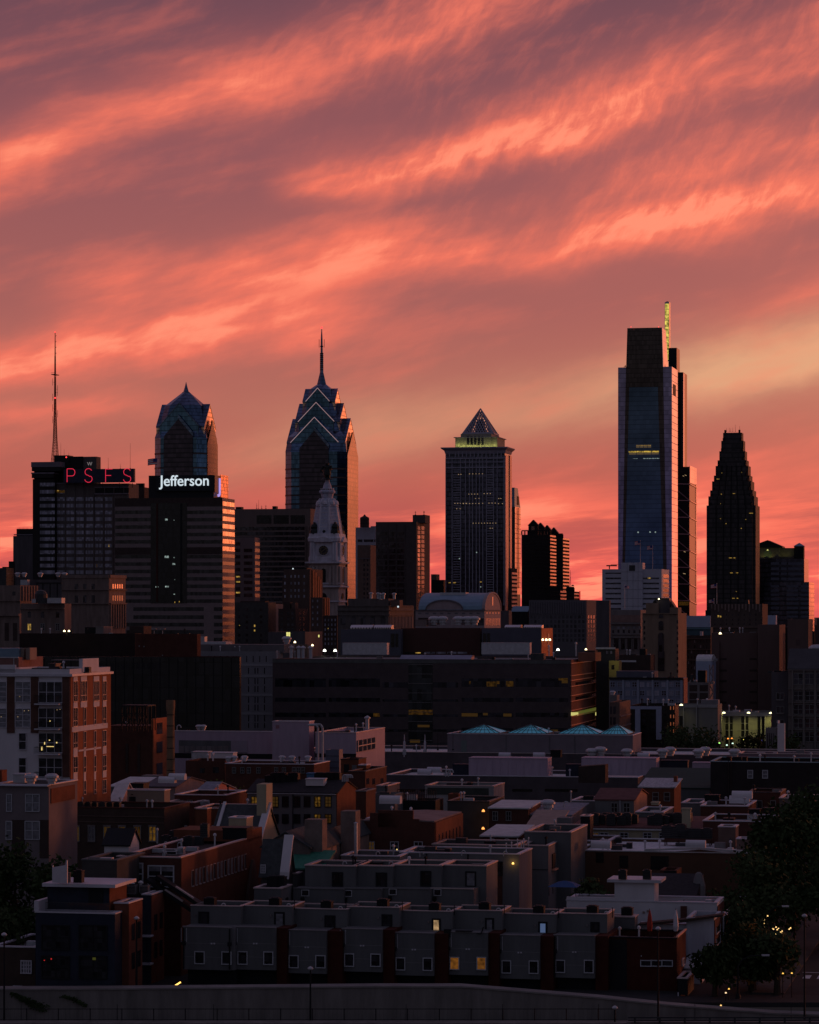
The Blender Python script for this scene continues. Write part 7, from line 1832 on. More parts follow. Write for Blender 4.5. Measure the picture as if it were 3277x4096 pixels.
# ---- right centre houses
V(1600, 3100)
t = Bd('lettered_shed', 'pale low building with a dark faded sign band', 'shed', 212, 790, 805, 98, 490, mat('pale_brick_shed', (.28, .26, .27), ns=.5, na=.2), L=10, cop=M_COPE)
t.patch('F', 232, 108, 748, 166, mat('grey_green_sign_band', (.05, .055, .05), na=.3), 'sign_band', out=.08); t.done()
t = Bd('brick_house', 'dark red brick chimney like block before the lettered shed', 'house', 405, 495, 500, 160, 450, M_RB, L=3); t.done()
t = Bd('brick_house', 'black flat roofed house with two orange wall lamps', 'house', 400, 752, 760, 228, 430, mat('black_brown_stone', ()), L=12, cop=M_DKMETAL); t.done()
for i, (x, y) in enumerate(((702, 300), (700, 448))):
    p = at(x, y, 429); e = empty('wall_lamp', ('upper', 'lower')[i]+' orange wall lamp on the black flat roofed house', 'wall lamp', p); part('bulb', MB().dome(0, -.1, -.15, .22, .35, 8, 3), emis('orange_bulb', (1, .35, .08), 2.0), e); part('bracket', MB().box(-.1, .1, 0, 1.2, -.05, .05), M_BLACK, e)
    l_ = lamp_light(Vector((0, -.7, 0)), 8, (1, .4, .1)); l_.parent = e
t = Bd('brick_house', 'brick house with pale lavender roof beside the leafy tree', 'house', 756, 1080, 1100, 288, 425, M_RBD, L=11, kind='shed', rise=.4, roofm=M_PALEROOF)
for x in (785, 897): t.win('F', x, 310, x+36, 380, M_NIGHT, M_FRG, 2, 2)
t.done()
t = Bd('roof_deck', 'black railed roof deck among the central roofs', 'roof deck', -20, 300, 315, 215, 445, M_BLACK, L=6)
rl = MB()
for k in range(18): rl.box(-t.W*k/17-.04, -t.W*k/17+.04, 0, .08, t.H, t.H+1.6)
rl.box(-t.W, 0, 0, .1, t.H+1.55, t.H+1.65).box(-t.W, 0, 0, .1, t.H+.8, t.H+.87); part('railing', rl, M_BLACK, t.e); t.done()
t = Bd('brick_house', 'low house with arched white dormer windows and pale roof', 'house', 688, 988, 1060, 525, 385, M_RBD, L=12, kind='shed', rise=.6, roofm=M_PALEROOF)
for x in (752, 874): 
    a, b, z0, z1 = t.ext('F', x, 562, x+56, 600); m_ = (a+b)/2; hw = (b-a)/2; o = part('window', MB().box(a, b, -.08, .05, z0-1, z1), M_NIGHT, t.e)
    part('arch_frame', MB().path([(a, -.1, z0-1), (a, -.1, z1)]+[(m_-hw*cos(pi*i/6), -.1, z1+.4*sin(pi*i/6)) for i in range(7)]+[(b, -.1, z1), (b, -.1, z0-1)], .08, 4), M_FRW, o)
t.done()
t = Bd('slope_house', 'house with orange lit sloping roof and brick chimney block', 'house', 1070, 1322, 1450, 448, 405, M_CHAR, kind='shed', rise=1.7, L=9, roofm=mat('tan_metal_roof', (.34, .24, .21), ns=1, na=.2)); t.rbox(1322, 1440, 362, -1, 3, M_CHAR2, 'chimney_block'); t.done()
t = Bd('flat_house', 'grey parapeted flat house before the orange sloping roof', 'house', 1048, 1440, 1476, 487, 378, M_CHAR, L=14, cop=M_COPE); t.done()
t = Bd('flat_house', 'grey house roofs behind the orange sloping roof', 'house', 1440, 1640, 1660, 222, 445, M_CHAR2, L=10, roofm=M_PALEROOF, cop=M_COPEW); t.done()
t = Bd('flat_house', 'house with bluish pale roof and vents right of the tree', 'house', 1090, 1440, 1530, 345, 425, M_CHAR2, L=16, kind='shed', rise=.7, roofm=mat('worn_blue_grey_roof', ())); t.done()
for i, (x, y, k) in enumerate(((1245, 300, 'mushroom'), (1440, 228, 'pipe'), (1380, 275, 'goose'), (1290, 310, 'pipe'))): vent(x, y, 428, ('white round cowl on the bluish pale roof', 'red topped pipe on the bluish pale roof', 'goose neck pipe on the bluish pale roof', 'plain pipe on the bluish pale roof')[i], k, 1.1)
t = Bd('black_dormer', 'black box dormer with orange lit canopy edge', 'house', 1520, 1600, 1612, 350, 405, M_BLACK, L=3, cop=M_COPE); t.done()
# grey terraces stepping back behind the front row
V(1600, 3100)
t = Bd('grey_terrace', 'large grey stucco wall with recessed bright edged windows', 'apartment building', 1018, 1250, 1478, 600, 372, M_CHAR2, cop=M_COPE)
z_ = t.F(1250, 795)[1]; 
for i in range(4):
    y0 = t.L*(.12+.22*i); a = part('recess', MB().box(.0, .12, y0, y0+t.L*.10, z_-.2, t.H-1.2), M_BLACK, t.e); part('ledge', MB().box(.0, .5, y0-.1, y0+t.L*.10+.1, z_-.35, z_-.2), mat('sunset_tinted_ledge_stone', ()), t.e)
lt_ = MB()
t.patch('F', 1020, 793, 1250, 798, M_BLACK, 'joint'); t.done()
t = Bd('grey_terrace', 'grey and brick terrace block with yellow wall lamp', 'apartment building', 0, 1005, 1022, 672, 352, M_CHAR2, L=9, cop=M_COPEW)
for (x0, x1, y0, y1) in ((787, 855, 738, 838),): t.win('F', x0, y0, x1, y1, M_NIGHT, M_BLACK, 1, 1, fw=.16, name='door')
t.patch('F', 773, 842, 862, 1300, M_RBD, 'brick_bay', out=.12)
for x in (75, 430): t.win('F', x, 744, x+68, 765, M_BLACK, name='vent_opening')
for x in (225, 575): part('downspout', MB().tube((t.F(x, 700)[0], -.15, 0), (t.F(x, 700)[0], -.15, t.H), .09), M_BLACK, t.e)
p = t.F(955, 738); wl = part('wall_lamp', MB().dome(p[0], -.25, p[1]-.15, .14, .22, 8, 3), emis('orange_bulb_bright', (1, .55, .12), 3.0), t.e)
l_ = lamp_light(Vector((p[0], -.5, p[1])), 7, (1, .55, .12)); l_.parent = t.e; t.done()
t = Bd('grey_terrace', 'low terrace top with dark red and blue grey panels', 'apartment building', 272, 980, 1000, 598, 368, M_CHAR, L=8, cop=M_COPE)
t.patch('F', 275, 606, 505, 672, mat('deep_red_panel', (.10, .02, .015), na=.2), 'panel'); t.patch('F', 505, 606, 900, 672, mat('blue_grey_panel', (.10, .12, .18), na=.15), 'panel'); t.done()
V(800, 3100)
t = Bd('grey_terrace', 'grey stucco terrace left end behind the front row', 'apartment building', 1190, 1680, 1690, 690, 350, M_CHAR2, L=8, cop=M_COPEW); t.patch('F', 1405, 742, 1475, 772, M_BLACK, 'vent_opening'); t.done()
V(800, 3100)
# middle terrace of four doors
W3 = 1683
mids = ((885, 1310, 772, ((1125, 828, 1193, 933),), ((860, 970, 916, 1014),)), (1312, W3-62, 772, ((1493, 832, 1563, 938),), ((1220, 974, 1275, 1018),)),
        (W3-60, W3+350, 768, ((W3+185, 818, W3+253, 925),), ((1596, 962, 1651, 1004),)), (W3+352, W3+728, 770, ((W3+563, 822, W3+630, 930),), ((W3+290, 965, W3+344, 1010),)))
names4 = ('left end', 'second from left', 'third from left', 'right end')
for i, (x0, x1, yt, doors, wins) in enumerate(mids):
    t = Bd('terrace_house', '%s house of the middle grey terrace, behind the front row' % names4[i], 'townhouse', x0, x1, x1+14 if i < 3 else x1+(W3+728-x1)+8, yt, 334, M_CHAR, L=7, cop=M_COPE, group='grey houses of the middle terrace')
    for d_i in doors: t.win('F', *d_i, M_NIGHT if i != 3 else M_CURT, M_BLACK, 1, 1, fw=.16, name='door')
    f0, f1, z0, z1 = t.ext('F', x0-45 if i else x0-42, 938, x1-45 if i < 3 else x1-62, 1400); 
    part('lower_front', MB().box(f0, f1, -3.2, -.01, 0, z1), M_CHAR, t.e); part('terrace_rail', MB().box(f0, f1, -3.3, -3.1, z1+.003, z1+.12), M_COPE if i == 3 else M_CHAR2, t.e)
    for wv in wins:
        a, b, zz0, zz1 = t.ext('F', *wv, -3.2); o = part('window', MB().box(a, b, -3.24, -3.1, zz0, zz1), M_NIGHT, t.e); fw = .07
        part('frame', MB().box(a-fw, a, -3.3, -3.15, zz0-fw, zz1+fw).box(b, b+fw, -3.3, -3.15, zz0-fw, zz1+fw).box(a, b, -3.3, -3.15, zz1, zz1+fw).box(a, b, -3.3, -3.15, zz0-fw, zz0), M_FRW, o)
        part('downspout', MB().tube(((a+b)/2-.3, -3.3, 0), ((a+b)/2-.3, -3.3, zz0-.3), .09).box((a+b)/2-.5, (a+b)/2-.1, -3.45, -3.21, zz0-.6, zz0-.2), M_BLACK, t.e)
    part('joint_line', MB().box(f0, f1, -3.225, -3.19, z1-2.2, z1-2.16), M_BLACK, t.e)
    t.done()
V(800, 3100)
t = Bd('terrace_house', 'grey house end with pale roof beside green tarpaulin', 'townhouse', 655, 820, 888, 835, 338, M_CHAR, L=None, cop=M_COPE, roofm=M_PALEROOF); t.done()
t = Bd('terrace_house', 'small grey block with two black units left of terrace', 'townhouse', 455, 685, 772, 960, 328, M_CHAR, L=None, cop=M_COPE); t.patch('S', 720, 1030, 740, 1080, M_BLACK, 'window'); t.done()
for i, x in enumerate((618, 678)): acunit(x, 948, 331, ('left', 'right')[i]+' of two black units on the small grey block', 1.2, 1.2, m=M_BLACK)
for i, (x, y) in enumerate(((1213, 772), (1603, 772), (1493, 688), (W3+178, 690), (W3+530, 678), (W3+882, 684))): vent(x-10, y, 337 if y > 700 else 352, '%s white goose neck vent from the left on grey terrace roofs' % ords[i], 'goose', .75, 'goose neck vents on the grey terraces')
for i, (x, y) in enumerate(((765, 672), (895, 650), (940, 640), (990, 615), (1022, 638), (1042, 610), (1083, 600))):
    V(1600, 3100); vent(x, y, 358+i*2, '%s thin white pipe from the left on far grey terrace roof' % ords[i], 'pipe', .75, 'thin white pipes on the far grey terrace', m=M_STW)

# ---- the front row of townhouses
V(800, 3100); D = 312
M_REDP = mat('oxblood_brick_bay', (.055, .014, .010), ns=.8, na=.25)
#      upper: x0 x1 top  door(x0,x1,y0,y1)   lower: grey x0,x1, top, bottom   windows   red x0,x1
rows_ = [
 (-78, 345, 1105, (5, 62, 1165, 1272), M_NIGHT, (-143, 260), 1288, 1640, ((-38, 35, 1490, 1583), (190, 260, 1492, 1588)), None),
 (345, 775, 1105, (642, 698, 1168, 1280), M_CURT, (285, 637), 1290, 1640, ((325, 395, 1490, 1588), (542, 612, 1492, 1590)), (638, 722)),
 (775, 1240, 1130, (1066, 1124, 1196, 1308), M_NIGHT, (725, 1064), 1316, 1670, ((756, 825, 1522, 1617), (980, 1051, 1523, 1618)), (1066, 1190)),
 (1240, 1680, 1115, (1546, 1603, 1188, 1300), M_NIGHT, (1195, 1534), 1305, 1656, ((1223, 1292, 1508, 1605), (1443, 1515, 1510, 1606)), (1536, 1625)),
 (W3-3, W3+440, 1148, (W3+285, W3+328, 1222, 1330), emis('cream_lit_door', (1, .62, .30), .34, ns=1.5), (1632, W3+285), 1338, 1688, ((1656, 1722, 1541, 1636), (W3+200, W3+268, 1544, 1640)), (W3+286, W3+396)),
 (W3+442, W3+860, 1143, (W3+733, W3+776, 1218, 1326), M_CURT, (W3+400, W3+738), 1332, 1684, ((W3+427, W3+494, 1537, 1632), (W3+653, W3+720, 1538, 1634)), (W3+739, W3+827)),
 (W3+862, W3+1312, 1172, (W3+1182, W3+1225, 1250, 1356), emis('blue_lit_door_blind', (.25, .38, .75), .22), (W3+830, W3+1177), 1358, 1716, ((W3+864, W3+930, 1566, 1662), (W3+1092, W3+1160, 1568, 1665)), (W3+1178, W3+1284)),
 (W3+1314, W3+1745, 1170, (W3+1620, W3+1664, 1252, 1352), M_NIGHT, (W3+1296, W3+1640), 1358, 1708, ((W3+1316, W3+1384, 1562, 1657), (W3+1556, W3+1624, 1562, 1660)), (W3+1641, W3+1745)),
]
AMBW = emis('orange_window_blind', (1, .36, .05), .11, ns=1.5)
for i, (u0, u1, ut, door, dm_, (g0, g1), gt, gb, wins, red) in enumerate(rows_):
    lab = '%s grey townhouse from the left in the front row' % ords[i]
    if i == 5: lab = 'sixth front row townhouse, with two orange lit windows'
    if i == 4: lab = 'fifth front row townhouse, with a cream lit terrace door'
    t = Bd('townhouse', lab, 'townhouse', g0, red[1] if red else g1+25, (red[1] if red else g1+25)+2, gt, D, M_CHAR, L=9, kind='bare', group='grey townhouses of the front row')
    W, H = t.W, t.H; zb_ = t.F((g0+g1)/2, gb)[1]; gr = t.F(g1, gt)[0]
    part('front_wall', MB().box(-W, gr, 0, 9, zb_, H), M_CHAR, t.e)
    part('garage_level', MB().box(-W+.2, -.02, 1.2, 9, 0, zb_-.003), M_BLACK, t.e)
    if red: part('brick_bay', MB().box(gr+.003, 0, .5, 9, 0, H-.05), M_REDP, t.e)
    else: part('side_return', MB().box(gr+.003, 0, .3, 9, zb_, H-.05), M_CHAR2, t.e)
    part('terrace_coping', MB().box(-W-.04, gr+.02, -.06, .3, H+.003, H+.09), mat('dull_coping', (.22, .20, .21), .5, na=.2), t.e)
    for dz in (.3, .62): part('joint_line', MB().box(-W, gr, -.012, .01, zb_+(H-zb_)*dz, zb_+(H-zb_)*dz+.035), mat('pale_joint', (.20, .20, .21), na=0), t.e)
    for wv in wins: t.win('F', wv[0], wv[2], wv[1], wv[3], AMBW if i == 5 else M_NIGHT, M_FRW, 1, 1, fw=.09)
    lx = (wins[0][1]+wins[1][0])/2
    for q in (-16, 6): a, b, z0, z1 = t.ext('F', lx+q-4, wins[0][2]-78, lx+q+10, wins[0][2]-66); part('wall_vent', MB().box(a, b, -.08, .05, z0, z1), M_COPEW, t.e)
    # set back upper storey
    d = 3.6; ua, ub = t.onF(gx(u0), d)[0], t.onF(gx(u1), d)[0]; uz = t.F((u0+u1)/2, ut, d)[1]
    if i == 0: uw = ua
    tt = .25
    o = part('upper_storey', MB().loft([[(x, y, z) for x, y in pts] for pts, z in (([(ua, d), (ub, d), (ub, 9), (ua, 9)], H-.2), ([(ua, d), (ub, d), (ub, 9), (ua, 9)], uz), ([(ua+tt, d+tt), (ub-tt, d+tt), (ub-tt, 9-tt), (ua+tt, 9-tt)], uz), ([(ua+tt, d+tt), (ub-tt, d+tt), (ub-tt, 9-tt), (ua+tt, 9-tt)], uz-.4))], cap=False), M_CHAR, t.e)
    part('roof', MB().box(ua+tt, ub-tt, d+tt, 9-tt, uz-.5, uz-.38), M_ROOF, t.e)
    part('coping', MB().box(ua-.05, ub+.02, d-.07, d+tt+.05, uz+.003, uz+.1).box(ub-tt, ub+.07, d+tt+.06, 9, uz+.003, uz+.1).box(ua, ub-.3, 9-tt, 9+.05, uz+.003, uz+.1), M_COPE, t.e)
    if i in (0, 2, 4, 6): pass
    a, b, z0, z1 = t.ext('F', door[0], door[2], door[1], door[3], d); o = part('door', MB().box(a-.22, b+.22, d-.06, d+.05, z0, z1+.2), M_BLACK, t.e); part('door_glass', MB().box(a, b, d-.09, d-.055, z0+.15, z1), dm_, o)
    a, b, z0, z1 = t.ext('F', door[0]-48, door[2]+5, door[0]-38, door[2]+22, d); part('wall_lamp', MB().box(a, b, d-.2, d, z0, z1), M_GREYST, t.e)
    # downspouts
    xs0 = -W+.12; part('downspout', MB().path([(xs0, -.12, H-.1), (xs0, -.12, zb_+.1)], .09).box(xs0-.2, xs0+.2, -.28, -.003, H-1.9, H-1.5), M_BLACK, t.e)
    if i == 0: part('downspout', MB().path([(gr-.1, -.12, H-.1), (gr-.1, -.12, zb_+.1)], .09).box(gr-.3, gr+.1, -.28, -.003, H-1.9, H-1.5), M_BLACK, t.e)
    part('white_reveal', MB().box(xs0-.32, xs0-.26, -.05, .0, H-1.6, H-.1).box(xs0+.26, xs0+.32, -.05, .0, H-1.6, H-.1), M_FRW, t.e)
    # unit and goose neck on the roof
    ac = (88, 636, 1070, 1542, W3+295, W3+715, W3+1172, W3+1622)[i]
    e = acunit(0, 0, D, 'black roof unit on the %s front row townhouse from the left' % ords[i], 1.15, 1.1, 'black units on the front row', m=M_BLACK); ax = t.onF(gx(ac), d+1.2)[0]; e.location = t.world(ax, d+1.2, uz-.38)
    vent(0, 0, 0, 'white bent pipe beside the %s front row roof unit' % ords[i], 'goose', .75, 'bent white pipes on the front row', m=M_STW)
    LASTV = [ob for ob in COL.objects if ob.name.startswith('roof_vent')][-1]; LASTV.location = t.world(ax+1.3, d+1.0, uz-.38)
    if i != 0: part('vent_pipe', MB().tube((ax+2.2, d+.8, uz-.4), (ax+2.2, d+.8, uz+.7), .05), M_BLACK, t.e)
    t.done()
V(1600, 3100)
# patio furniture on the sixth terrace
p = at(560, 1330, 314)
e = empty('patio_table', 'low dark patio table with chairs on the sixth terrace', 'patio furniture', Vector((p.x, p.y-1.2, at(560, 1322, 313).z-.5)), -TH)
part('table_top', MB().box(-1.2, .6, -.4, .4, .62, .68), M_BLACK, e); 
for x in (-1.1, .5): part('leg', MB().tube((x, 0, 0), (x, 0, .62), .04), M_BLACK, e)
part('chair', MB().box(1.1, 1.6, -.3, .3, .4, .45).prism([(1.55, .4), (1.62, .4), (1.85, 1.1), (1.78, 1.1)], -.3, .3, 'y'), M_BLACK, e); part('chair', MB().box(-2.4, -1.7, -.3, .3, 0, .8), M_BLACK, e)
# red brick end building with triple window
V(2400, 3100, .50841)
t = Bd('brick_end_house', 'dark red brick end house with a triple strip window', 'townhouse', 0, 605, 676, 1292, 312, M_REDP, L=None, roofm=M_BLACK, cop=M_BLACK)
t.patch('F', 62, 1292, 212, 1740, M_BLACK, 'dark_bay', out=.03)
for k in range(3): t.win('F', 325+k*84, 1462, 400+k*84, 1500, M_NIGHT, M_FRW, 1, 1, fw=.09)
t.win('F', 322, 1420, 330, 1428, M_FRW); t.win('S', 643, 1448, 658, 1492, M_CURT, M_FRW)
a, z = t.S(606, 1296, .02); part('lit_coping', MB().box(-.1, .12, .1, t.L-.1, t.H+.15, t.H+.28), mat('sunset_tinted_ledge_stone', ()), t.e)
t.patch('F', 90, 1728, 185, 1775, E_DIM, 'lit_doorway', out=.1); t.patch('F', 172, 1728, 186, 1775, emis('bright_amber_gap', (1, .42, .05), .8), 'lit_gap', out=.13); t.done()
zt = t.H
t = Bd('grey_stair_house', 'grey stair house with black unit above brick end house', 'stair house', 62, 275, 298, 1122, 322, M_CHAR, L=None, cop=M_COPE); t.done()
acunit(216, 1130, 324, 'black unit on top of the grey stair house', 1.2, 1.15, m=M_BLACK)
# closed parasols
for x, col, l in ((392, 'red', 'tall closed red parasol on the brick end house terrace'), (597, 'white', 'closed white parasol on the brick end house terrace')):
    p = at(x, 1280, 314); e = empty('closed_parasol', l, 'parasol', p)
    part('canopy', MB().lathe([(.7, .22), (1.2, .30), (2.2, .22), (2.9, .07), (3.0, .02)], n=8), mat('red_canvas', (.30, .04, .03), na=.2) if col == 'red' else M_COPEW, e); part('pole', MB().tube((0, 0, 0), (0, 0, 3.1), .04), M_BLACK, e)
# white houses
t = Bd('white_house', 'white stucco house with roof block and two units', 'house', -262, 922, 952, 1012, 338, M_STW, L=7, cop=M_COPEW, roofm=M_GREYROOF)
a, b, z0, z1 = t.ext('F', 115, 845, 428, 1020, -.05)
part('roof_block', MB().box(a, b, -.02, 4, t.H-2, z1), M_STW, t.e); part('block_cap', MB().box(a-.8, b+.8, -.5, 4.6, z1+.003, t.F(270, 822, -.05)[1]), M_COPEW, t.e)
a, b, z0, z1 = t.ext('F', -262, 962, 115, 1100); part('raised_wall', MB().box(a, b, -.015, .4, t.H-2, z1), M_STW, t.e)
part('chimney_breast', MB().box(t.F(638, 1040)[0], t.F(685, 1040)[0], -.5, .1, t.F(640, 1140)[1], t.F(640, 1030)[1]), M_RBD, t.e)
for x, y in ((345, 1080), (378, 1070)): t.patch('F', x-8, y-8, x+8, y+8, M_TAN, 'lamp', out=.15)
part('brick_side', MB().box(0, .1, .05, t.L-.05, 0, t.H-.3), M_RBD, t.e); t.done()
for x, l in ((180, 'left black unit on top of white stucco house'), (372, 'right black unit on top of white stucco house')): acunit(x, 818, 340, l, .9, .95)
t = Bd('white_house', 'taller stained white gable wall of corner house at lower right', 'house', 680, 898, 955, 1125, 322, mat('stained_white_stucco', (.42, .41, .47), ns=.5, na=.3, streak=True), L=None, roofm=M_DKMETAL)
part('brick_side', MB().box(0, .1, .05, t.L-.05, 0, t.H-.3), M_RBD, t.e)
for y in (1200, 1290, 1390, 1500): 
    a, z1 = t.S(915, y, .12); b = t.S(945, y, .12)[0]; z0 = t.S(915, y+50, .12)[1]; o = part('window', MB().box(.08, .16, a, b, z0, z1), M_NIGHT, t.e); part('frame', MB().box(.1, .2, a-.1, a, z0, z1).box(.1, .2, b, b+.1, z0, z1).box(.1, .2, a-.1, b+.1, z0-.1, z0), M_FRW, o)
part('sloping_eave', MB().prism([(t.F(300, 1190, -.4)[0], t.F(300, 1180, -.4)[1]), (t.F(640, 1160, -.4)[0], t.F(600, 1160, -.4)[1]), (t.F(970, 1100, -.4)[0], t.F(970, 1112, -.4)[1]), (t.F(970, 1100, -.4)[0], t.F(970, 1096, -.4)[1]), (t.F(640, 1160, -.4)[0], t.F(640, 1138, -.4)[1]), (t.F(300, 1190, -.4)[0], t.F(300, 1172, -.4)[1])], -.6, 1.5, 'y'), mat('rusty_black_flashing', (.05, .035, .03), na=.3), t.e)
a, b, z0, z1 = t.ext('F', 300, 1178, 682, 1290); part('rear_wall', MB().box(a, b, .3, 3, 0, z1), mat('stained_white_stucco', ()), t.e)
part('downspout', MB().tube((.25, t.L-.2, 0), (.25, t.L-.2, t.H), .1), M_FRW, t.e); t.done()
t = Bd('small_white_house', 'small white roofed house behind brick end house corner', 'house', 672, 795, 812, 1530, 318, M_STW, L=5, kind='shed', rise=.8, roofm=M_PALEROOF); t.done()
t = Bd('black_shopfront', 'black narrow corner front with pale pilaster', 'house', 612, 690, 740, 1605, 308, M_BLACK, L=None, cop=M_COPE); t.patch('F', 612, 1710, 622, 1815, M_COPEW, 'pilaster', out=.1); t.patch('F', 636, 1730, 670, 1780, mat('dull_orange_door', (.30, .07, .03), na=.2), 'door', out=.05); t.done()
hr = [Bd('row_house', l, 'house', x0, x1, x2, y, DD, M_RBD, L=None, cop=M_COPEW) for l, x0, x1, x2, y, DD in (('dark narrow house with white sill edges right of corner house', 952, 985, 1045, 1120, 330), ('dark narrow house half hidden by street trees at lower right', 1010, 1050, 1150, 1060, 352))]
for h_ in hr:
    for y in (1230, 1300): 
        for x in (1005, 1022): h_.win('S', x, y, x+8, y+50, M_CURT, M_FRW)
    h_.done()
thing('slate_roof_slab', 'black asphalt roof terrace behind the white stucco house', 'roof terrace', MB().prism([(0, 0), (9, 0), (9, 2.4), (0, 0.2)], -6.6, 0, 'x'), mat('very_dark_slate', ()), at(750, 990, 346), -TH)
t = Bd('brick_house', 'blackish brick back house with small roof room', 'house', 470, 605, 620, 752, 372, M_RBD, L=5); t.patch('F', 505, 752, 602, 860, M_BLACK, 'opening'); t.done()
thing('tarp_chimney', 'lumpy grey covered chimney on the black terrace', 'chimney', MB().lathe([(0, .8), (1.6, .8), (2.4, .6), (3.0, .4), (3.2, .2)], n=9), M_CHAR2, at(778, 975, 352))
# warehouse
D = 385
M_WH = mat('brown_painted_brick', (.115, .062, .042), ns=.3, na=.14)
t = Bd('brick_warehouse', 'wide brown brick warehouse with a bright white roof', 'warehouse', -190, 1322, 1420, 622, D, M_WH, roofm=mat('bright_white_roof', ()), cop=M_PALEROOF, par=.35, L=22)
for (x0, x1, y0, y1) in ((155, 222, 635, 730), (400, 540, 638, 745), (-30, 30, 610, 690)): t.patch('F', x0, y0, x1, y1, M_BLACKGLASS, 'window')
a, b, z0, z1 = t.ext('F', 560, 588, 1000, 622); part('raised_gable', MB().prism([(t.F(350, 620)[0], t.H-.2), (t.F(1150, 620)[0], t.H-.2), (t.F(790, 590)[0], z1)], -.05, .35, 'y'), M_WH, t.e)
part('gable_cap', MB().prism([(t.F(350, 620)[0], t.H+.15), (t.F(790, 590)[0], z1+.02), (t.F(1150, 620)[0], t.H+.15), (t.F(1150, 620)[0], t.H+.4), (t.F(790, 590)[0], z1+.3), (t.F(350, 620)[0], t.H+.4)], -.12, .5, 'y'), M_PALEROOF, t.e)
for k in range(5): y = 3+k*(t.L-5)/5; part('window', MB().box(0, .1, y, y+1.2, 1, t.H-1.5), M_NIGHT, t.e)
t.done(); WHs = t
e = empty('unit_rack', 'steel rack carrying a row of cooling units on white roof', 'rack', onroof(t, 700, 570), -TH); k = OK/FP*D
mb = MB().box(-195*k, 185*k, -1.2, 1.2, 1.0, 1.25)
for x in (-190, -90, 0, 90, 180): mb.tube((x*k, -1, 0), (x*k, -1, 1), .08).tube((x*k, 1, 0), (x*k, 1, 1), .08)
part('steel_rack', mb, M_RBD, e)
for i, (x, hh_) in enumerate(((525, 1.6), (597, 1.4), (636, 1.8), (660, 1.1), (715, 1.2), (775, 1.2), (845, 1.3))):
    u = acunit(0, 0, 300, '%s cooling unit from the left on the steel rack' % ords[i], 1.4, hh_, 'cooling units on the steel rack'); u.location = e.location+Vector(((x-700)*k, -(x-700)*k*.2, 1.27))
for i, (x, y) in enumerate(((10, 575), (755, 570))): u = vent(x, y, 384, ('white dome skylight at left end of warehouse roof', 'white dome skylight at the centre of warehouse roof')[i], 'barrel', .75, m=M_STW); 
V(1600, 3100)
t = Bd('low_block', 'pale edged low roof strip joining the warehouse on its left', 'warehouse', 1480, 1760, 1780, 560, 400, M_WH, L=10, roofm=M_PALEROOF, cop=M_COPEW); t.done()
# cream building
V(2400, 3100, .50841); D = 412
t = Bd('cream_house_row', 'long cream building with sash windows and maroon roof', 'apartment building', -212, 808, 815, 430, D, M_CREAM, L=14, kind='shed', rise=.7, roofm=mat('maroon_roof', (.12, .055, .055), ns=1, na=.3))
for x in (-70, 5, 162, 345, 470, 608, 702, 770): t.win('F', x, 456, x+58, 520, M_NIGHT if x != -70 else E_DIM, M_FRW, 2, 3)
a = t.F(-60, 480)[0]; part('room_light', MB().box(a, a+.6, -.14, -.05, t.F(0, 500)[1], t.F(0, 485)[1]), E_YEL, t.e)
t.patch('F', -212, 422, 808, 434, M_PALEROOF, 'gutter', out=.35); t.done()
for i, (x, y) in enumerate(((-40, 400), (15, 395), (50, 372), (90, 405), (135, 370), (172, 402), (215, 398), (265, 385), (412, 402), (462, 405), (510, 402), (600, 378), (615, 396), (690, 368), (545, 378))):
    p = Vector((((gx(x)-CX)/FP)*(D+4+(405-y)*.12), D+4+(405-y)*.12, 0)); p.z = t.H+.15+(p.y-D)*.7/14
    u = acunit(0, 0, 300, '%s of the row of grey units on the maroon roof' % (ords+('thirteenth', 'fourteenth', 'fifteenth'))[i], 1.25, 1.15 if i % 3 else 1.5, 'grey units on the maroon roof'); u.location = p
part_ = thing('chimney', 'cream chimney near the right end of maroon roof', 'chimney', MB().box(-.6, .6, -.5, .5, 0, 3.2).box(-.7, .7, -.6, .6, 3.2, 3.4), M_CREAM, at(682, 450, D+1), -TH)
t = Bd('brick_house', 'dark brick building with pale curved parapet line', 'apartment building', 812, 1408, 1475, 372, 405, M_RBD, roofm=M_GREYROOF, cop=M_COPEW)
a, z1 = t.F(1195, 340); b, _ = t.F(1408, 340); part('raised_parapet', MB().prism([(t.F(1195, 350)[0], t.H-.3), (b, t.H-.3), (b, t.F(1400, 318)[1]), (t.F(1255, 350)[0], t.F(1300, 346)[1]), (t.F(1195, 350)[0], t.F(1300, 348)[1])], -.02, .4, 'y'), M_RBD, t.e); 
part('raised_coping', MB().prism([(t.F(1255, 350)[0], t.F(1300, 346)[1]), (b, t.F(1400, 318)[1]), (b, t.F(1400, 312)[1]), (t.F(1255, 350)[0], t.F(1300, 340)[1])], -.12, .5, 'y'), M_COPEW, t.e)
for x in range(1415, 1470, 12): t.win('S', x, 420, x+6, 530, M_NIGHT)
t.done()
t = Bd('brown_house', 'small brown render house before dark brick building', 'house', 932, 1068, 1083, 412, 398, M_BRNSTONE, L=4, cop=M_COPEW); t.done()
t = Bd('brown_house', 'long low brown wall with pale cap before dark brick', 'house', 1075, 1280, 1292, 508, 394, M_BRNSTONE, L=3, cop=M_COPEW); t.done()
for i, (x, y, l) in enumerate(((1010, 372, 'white lit pipe and skylight box on dark brick roof'), (1215, 300, 'round black roof fan, left'), (1330, 290, 'black tank on dark brick roof right side'))): hvac(x-40, x+40, y-22, y+8, 412, l, M_BLACK, 2, ribs=False)
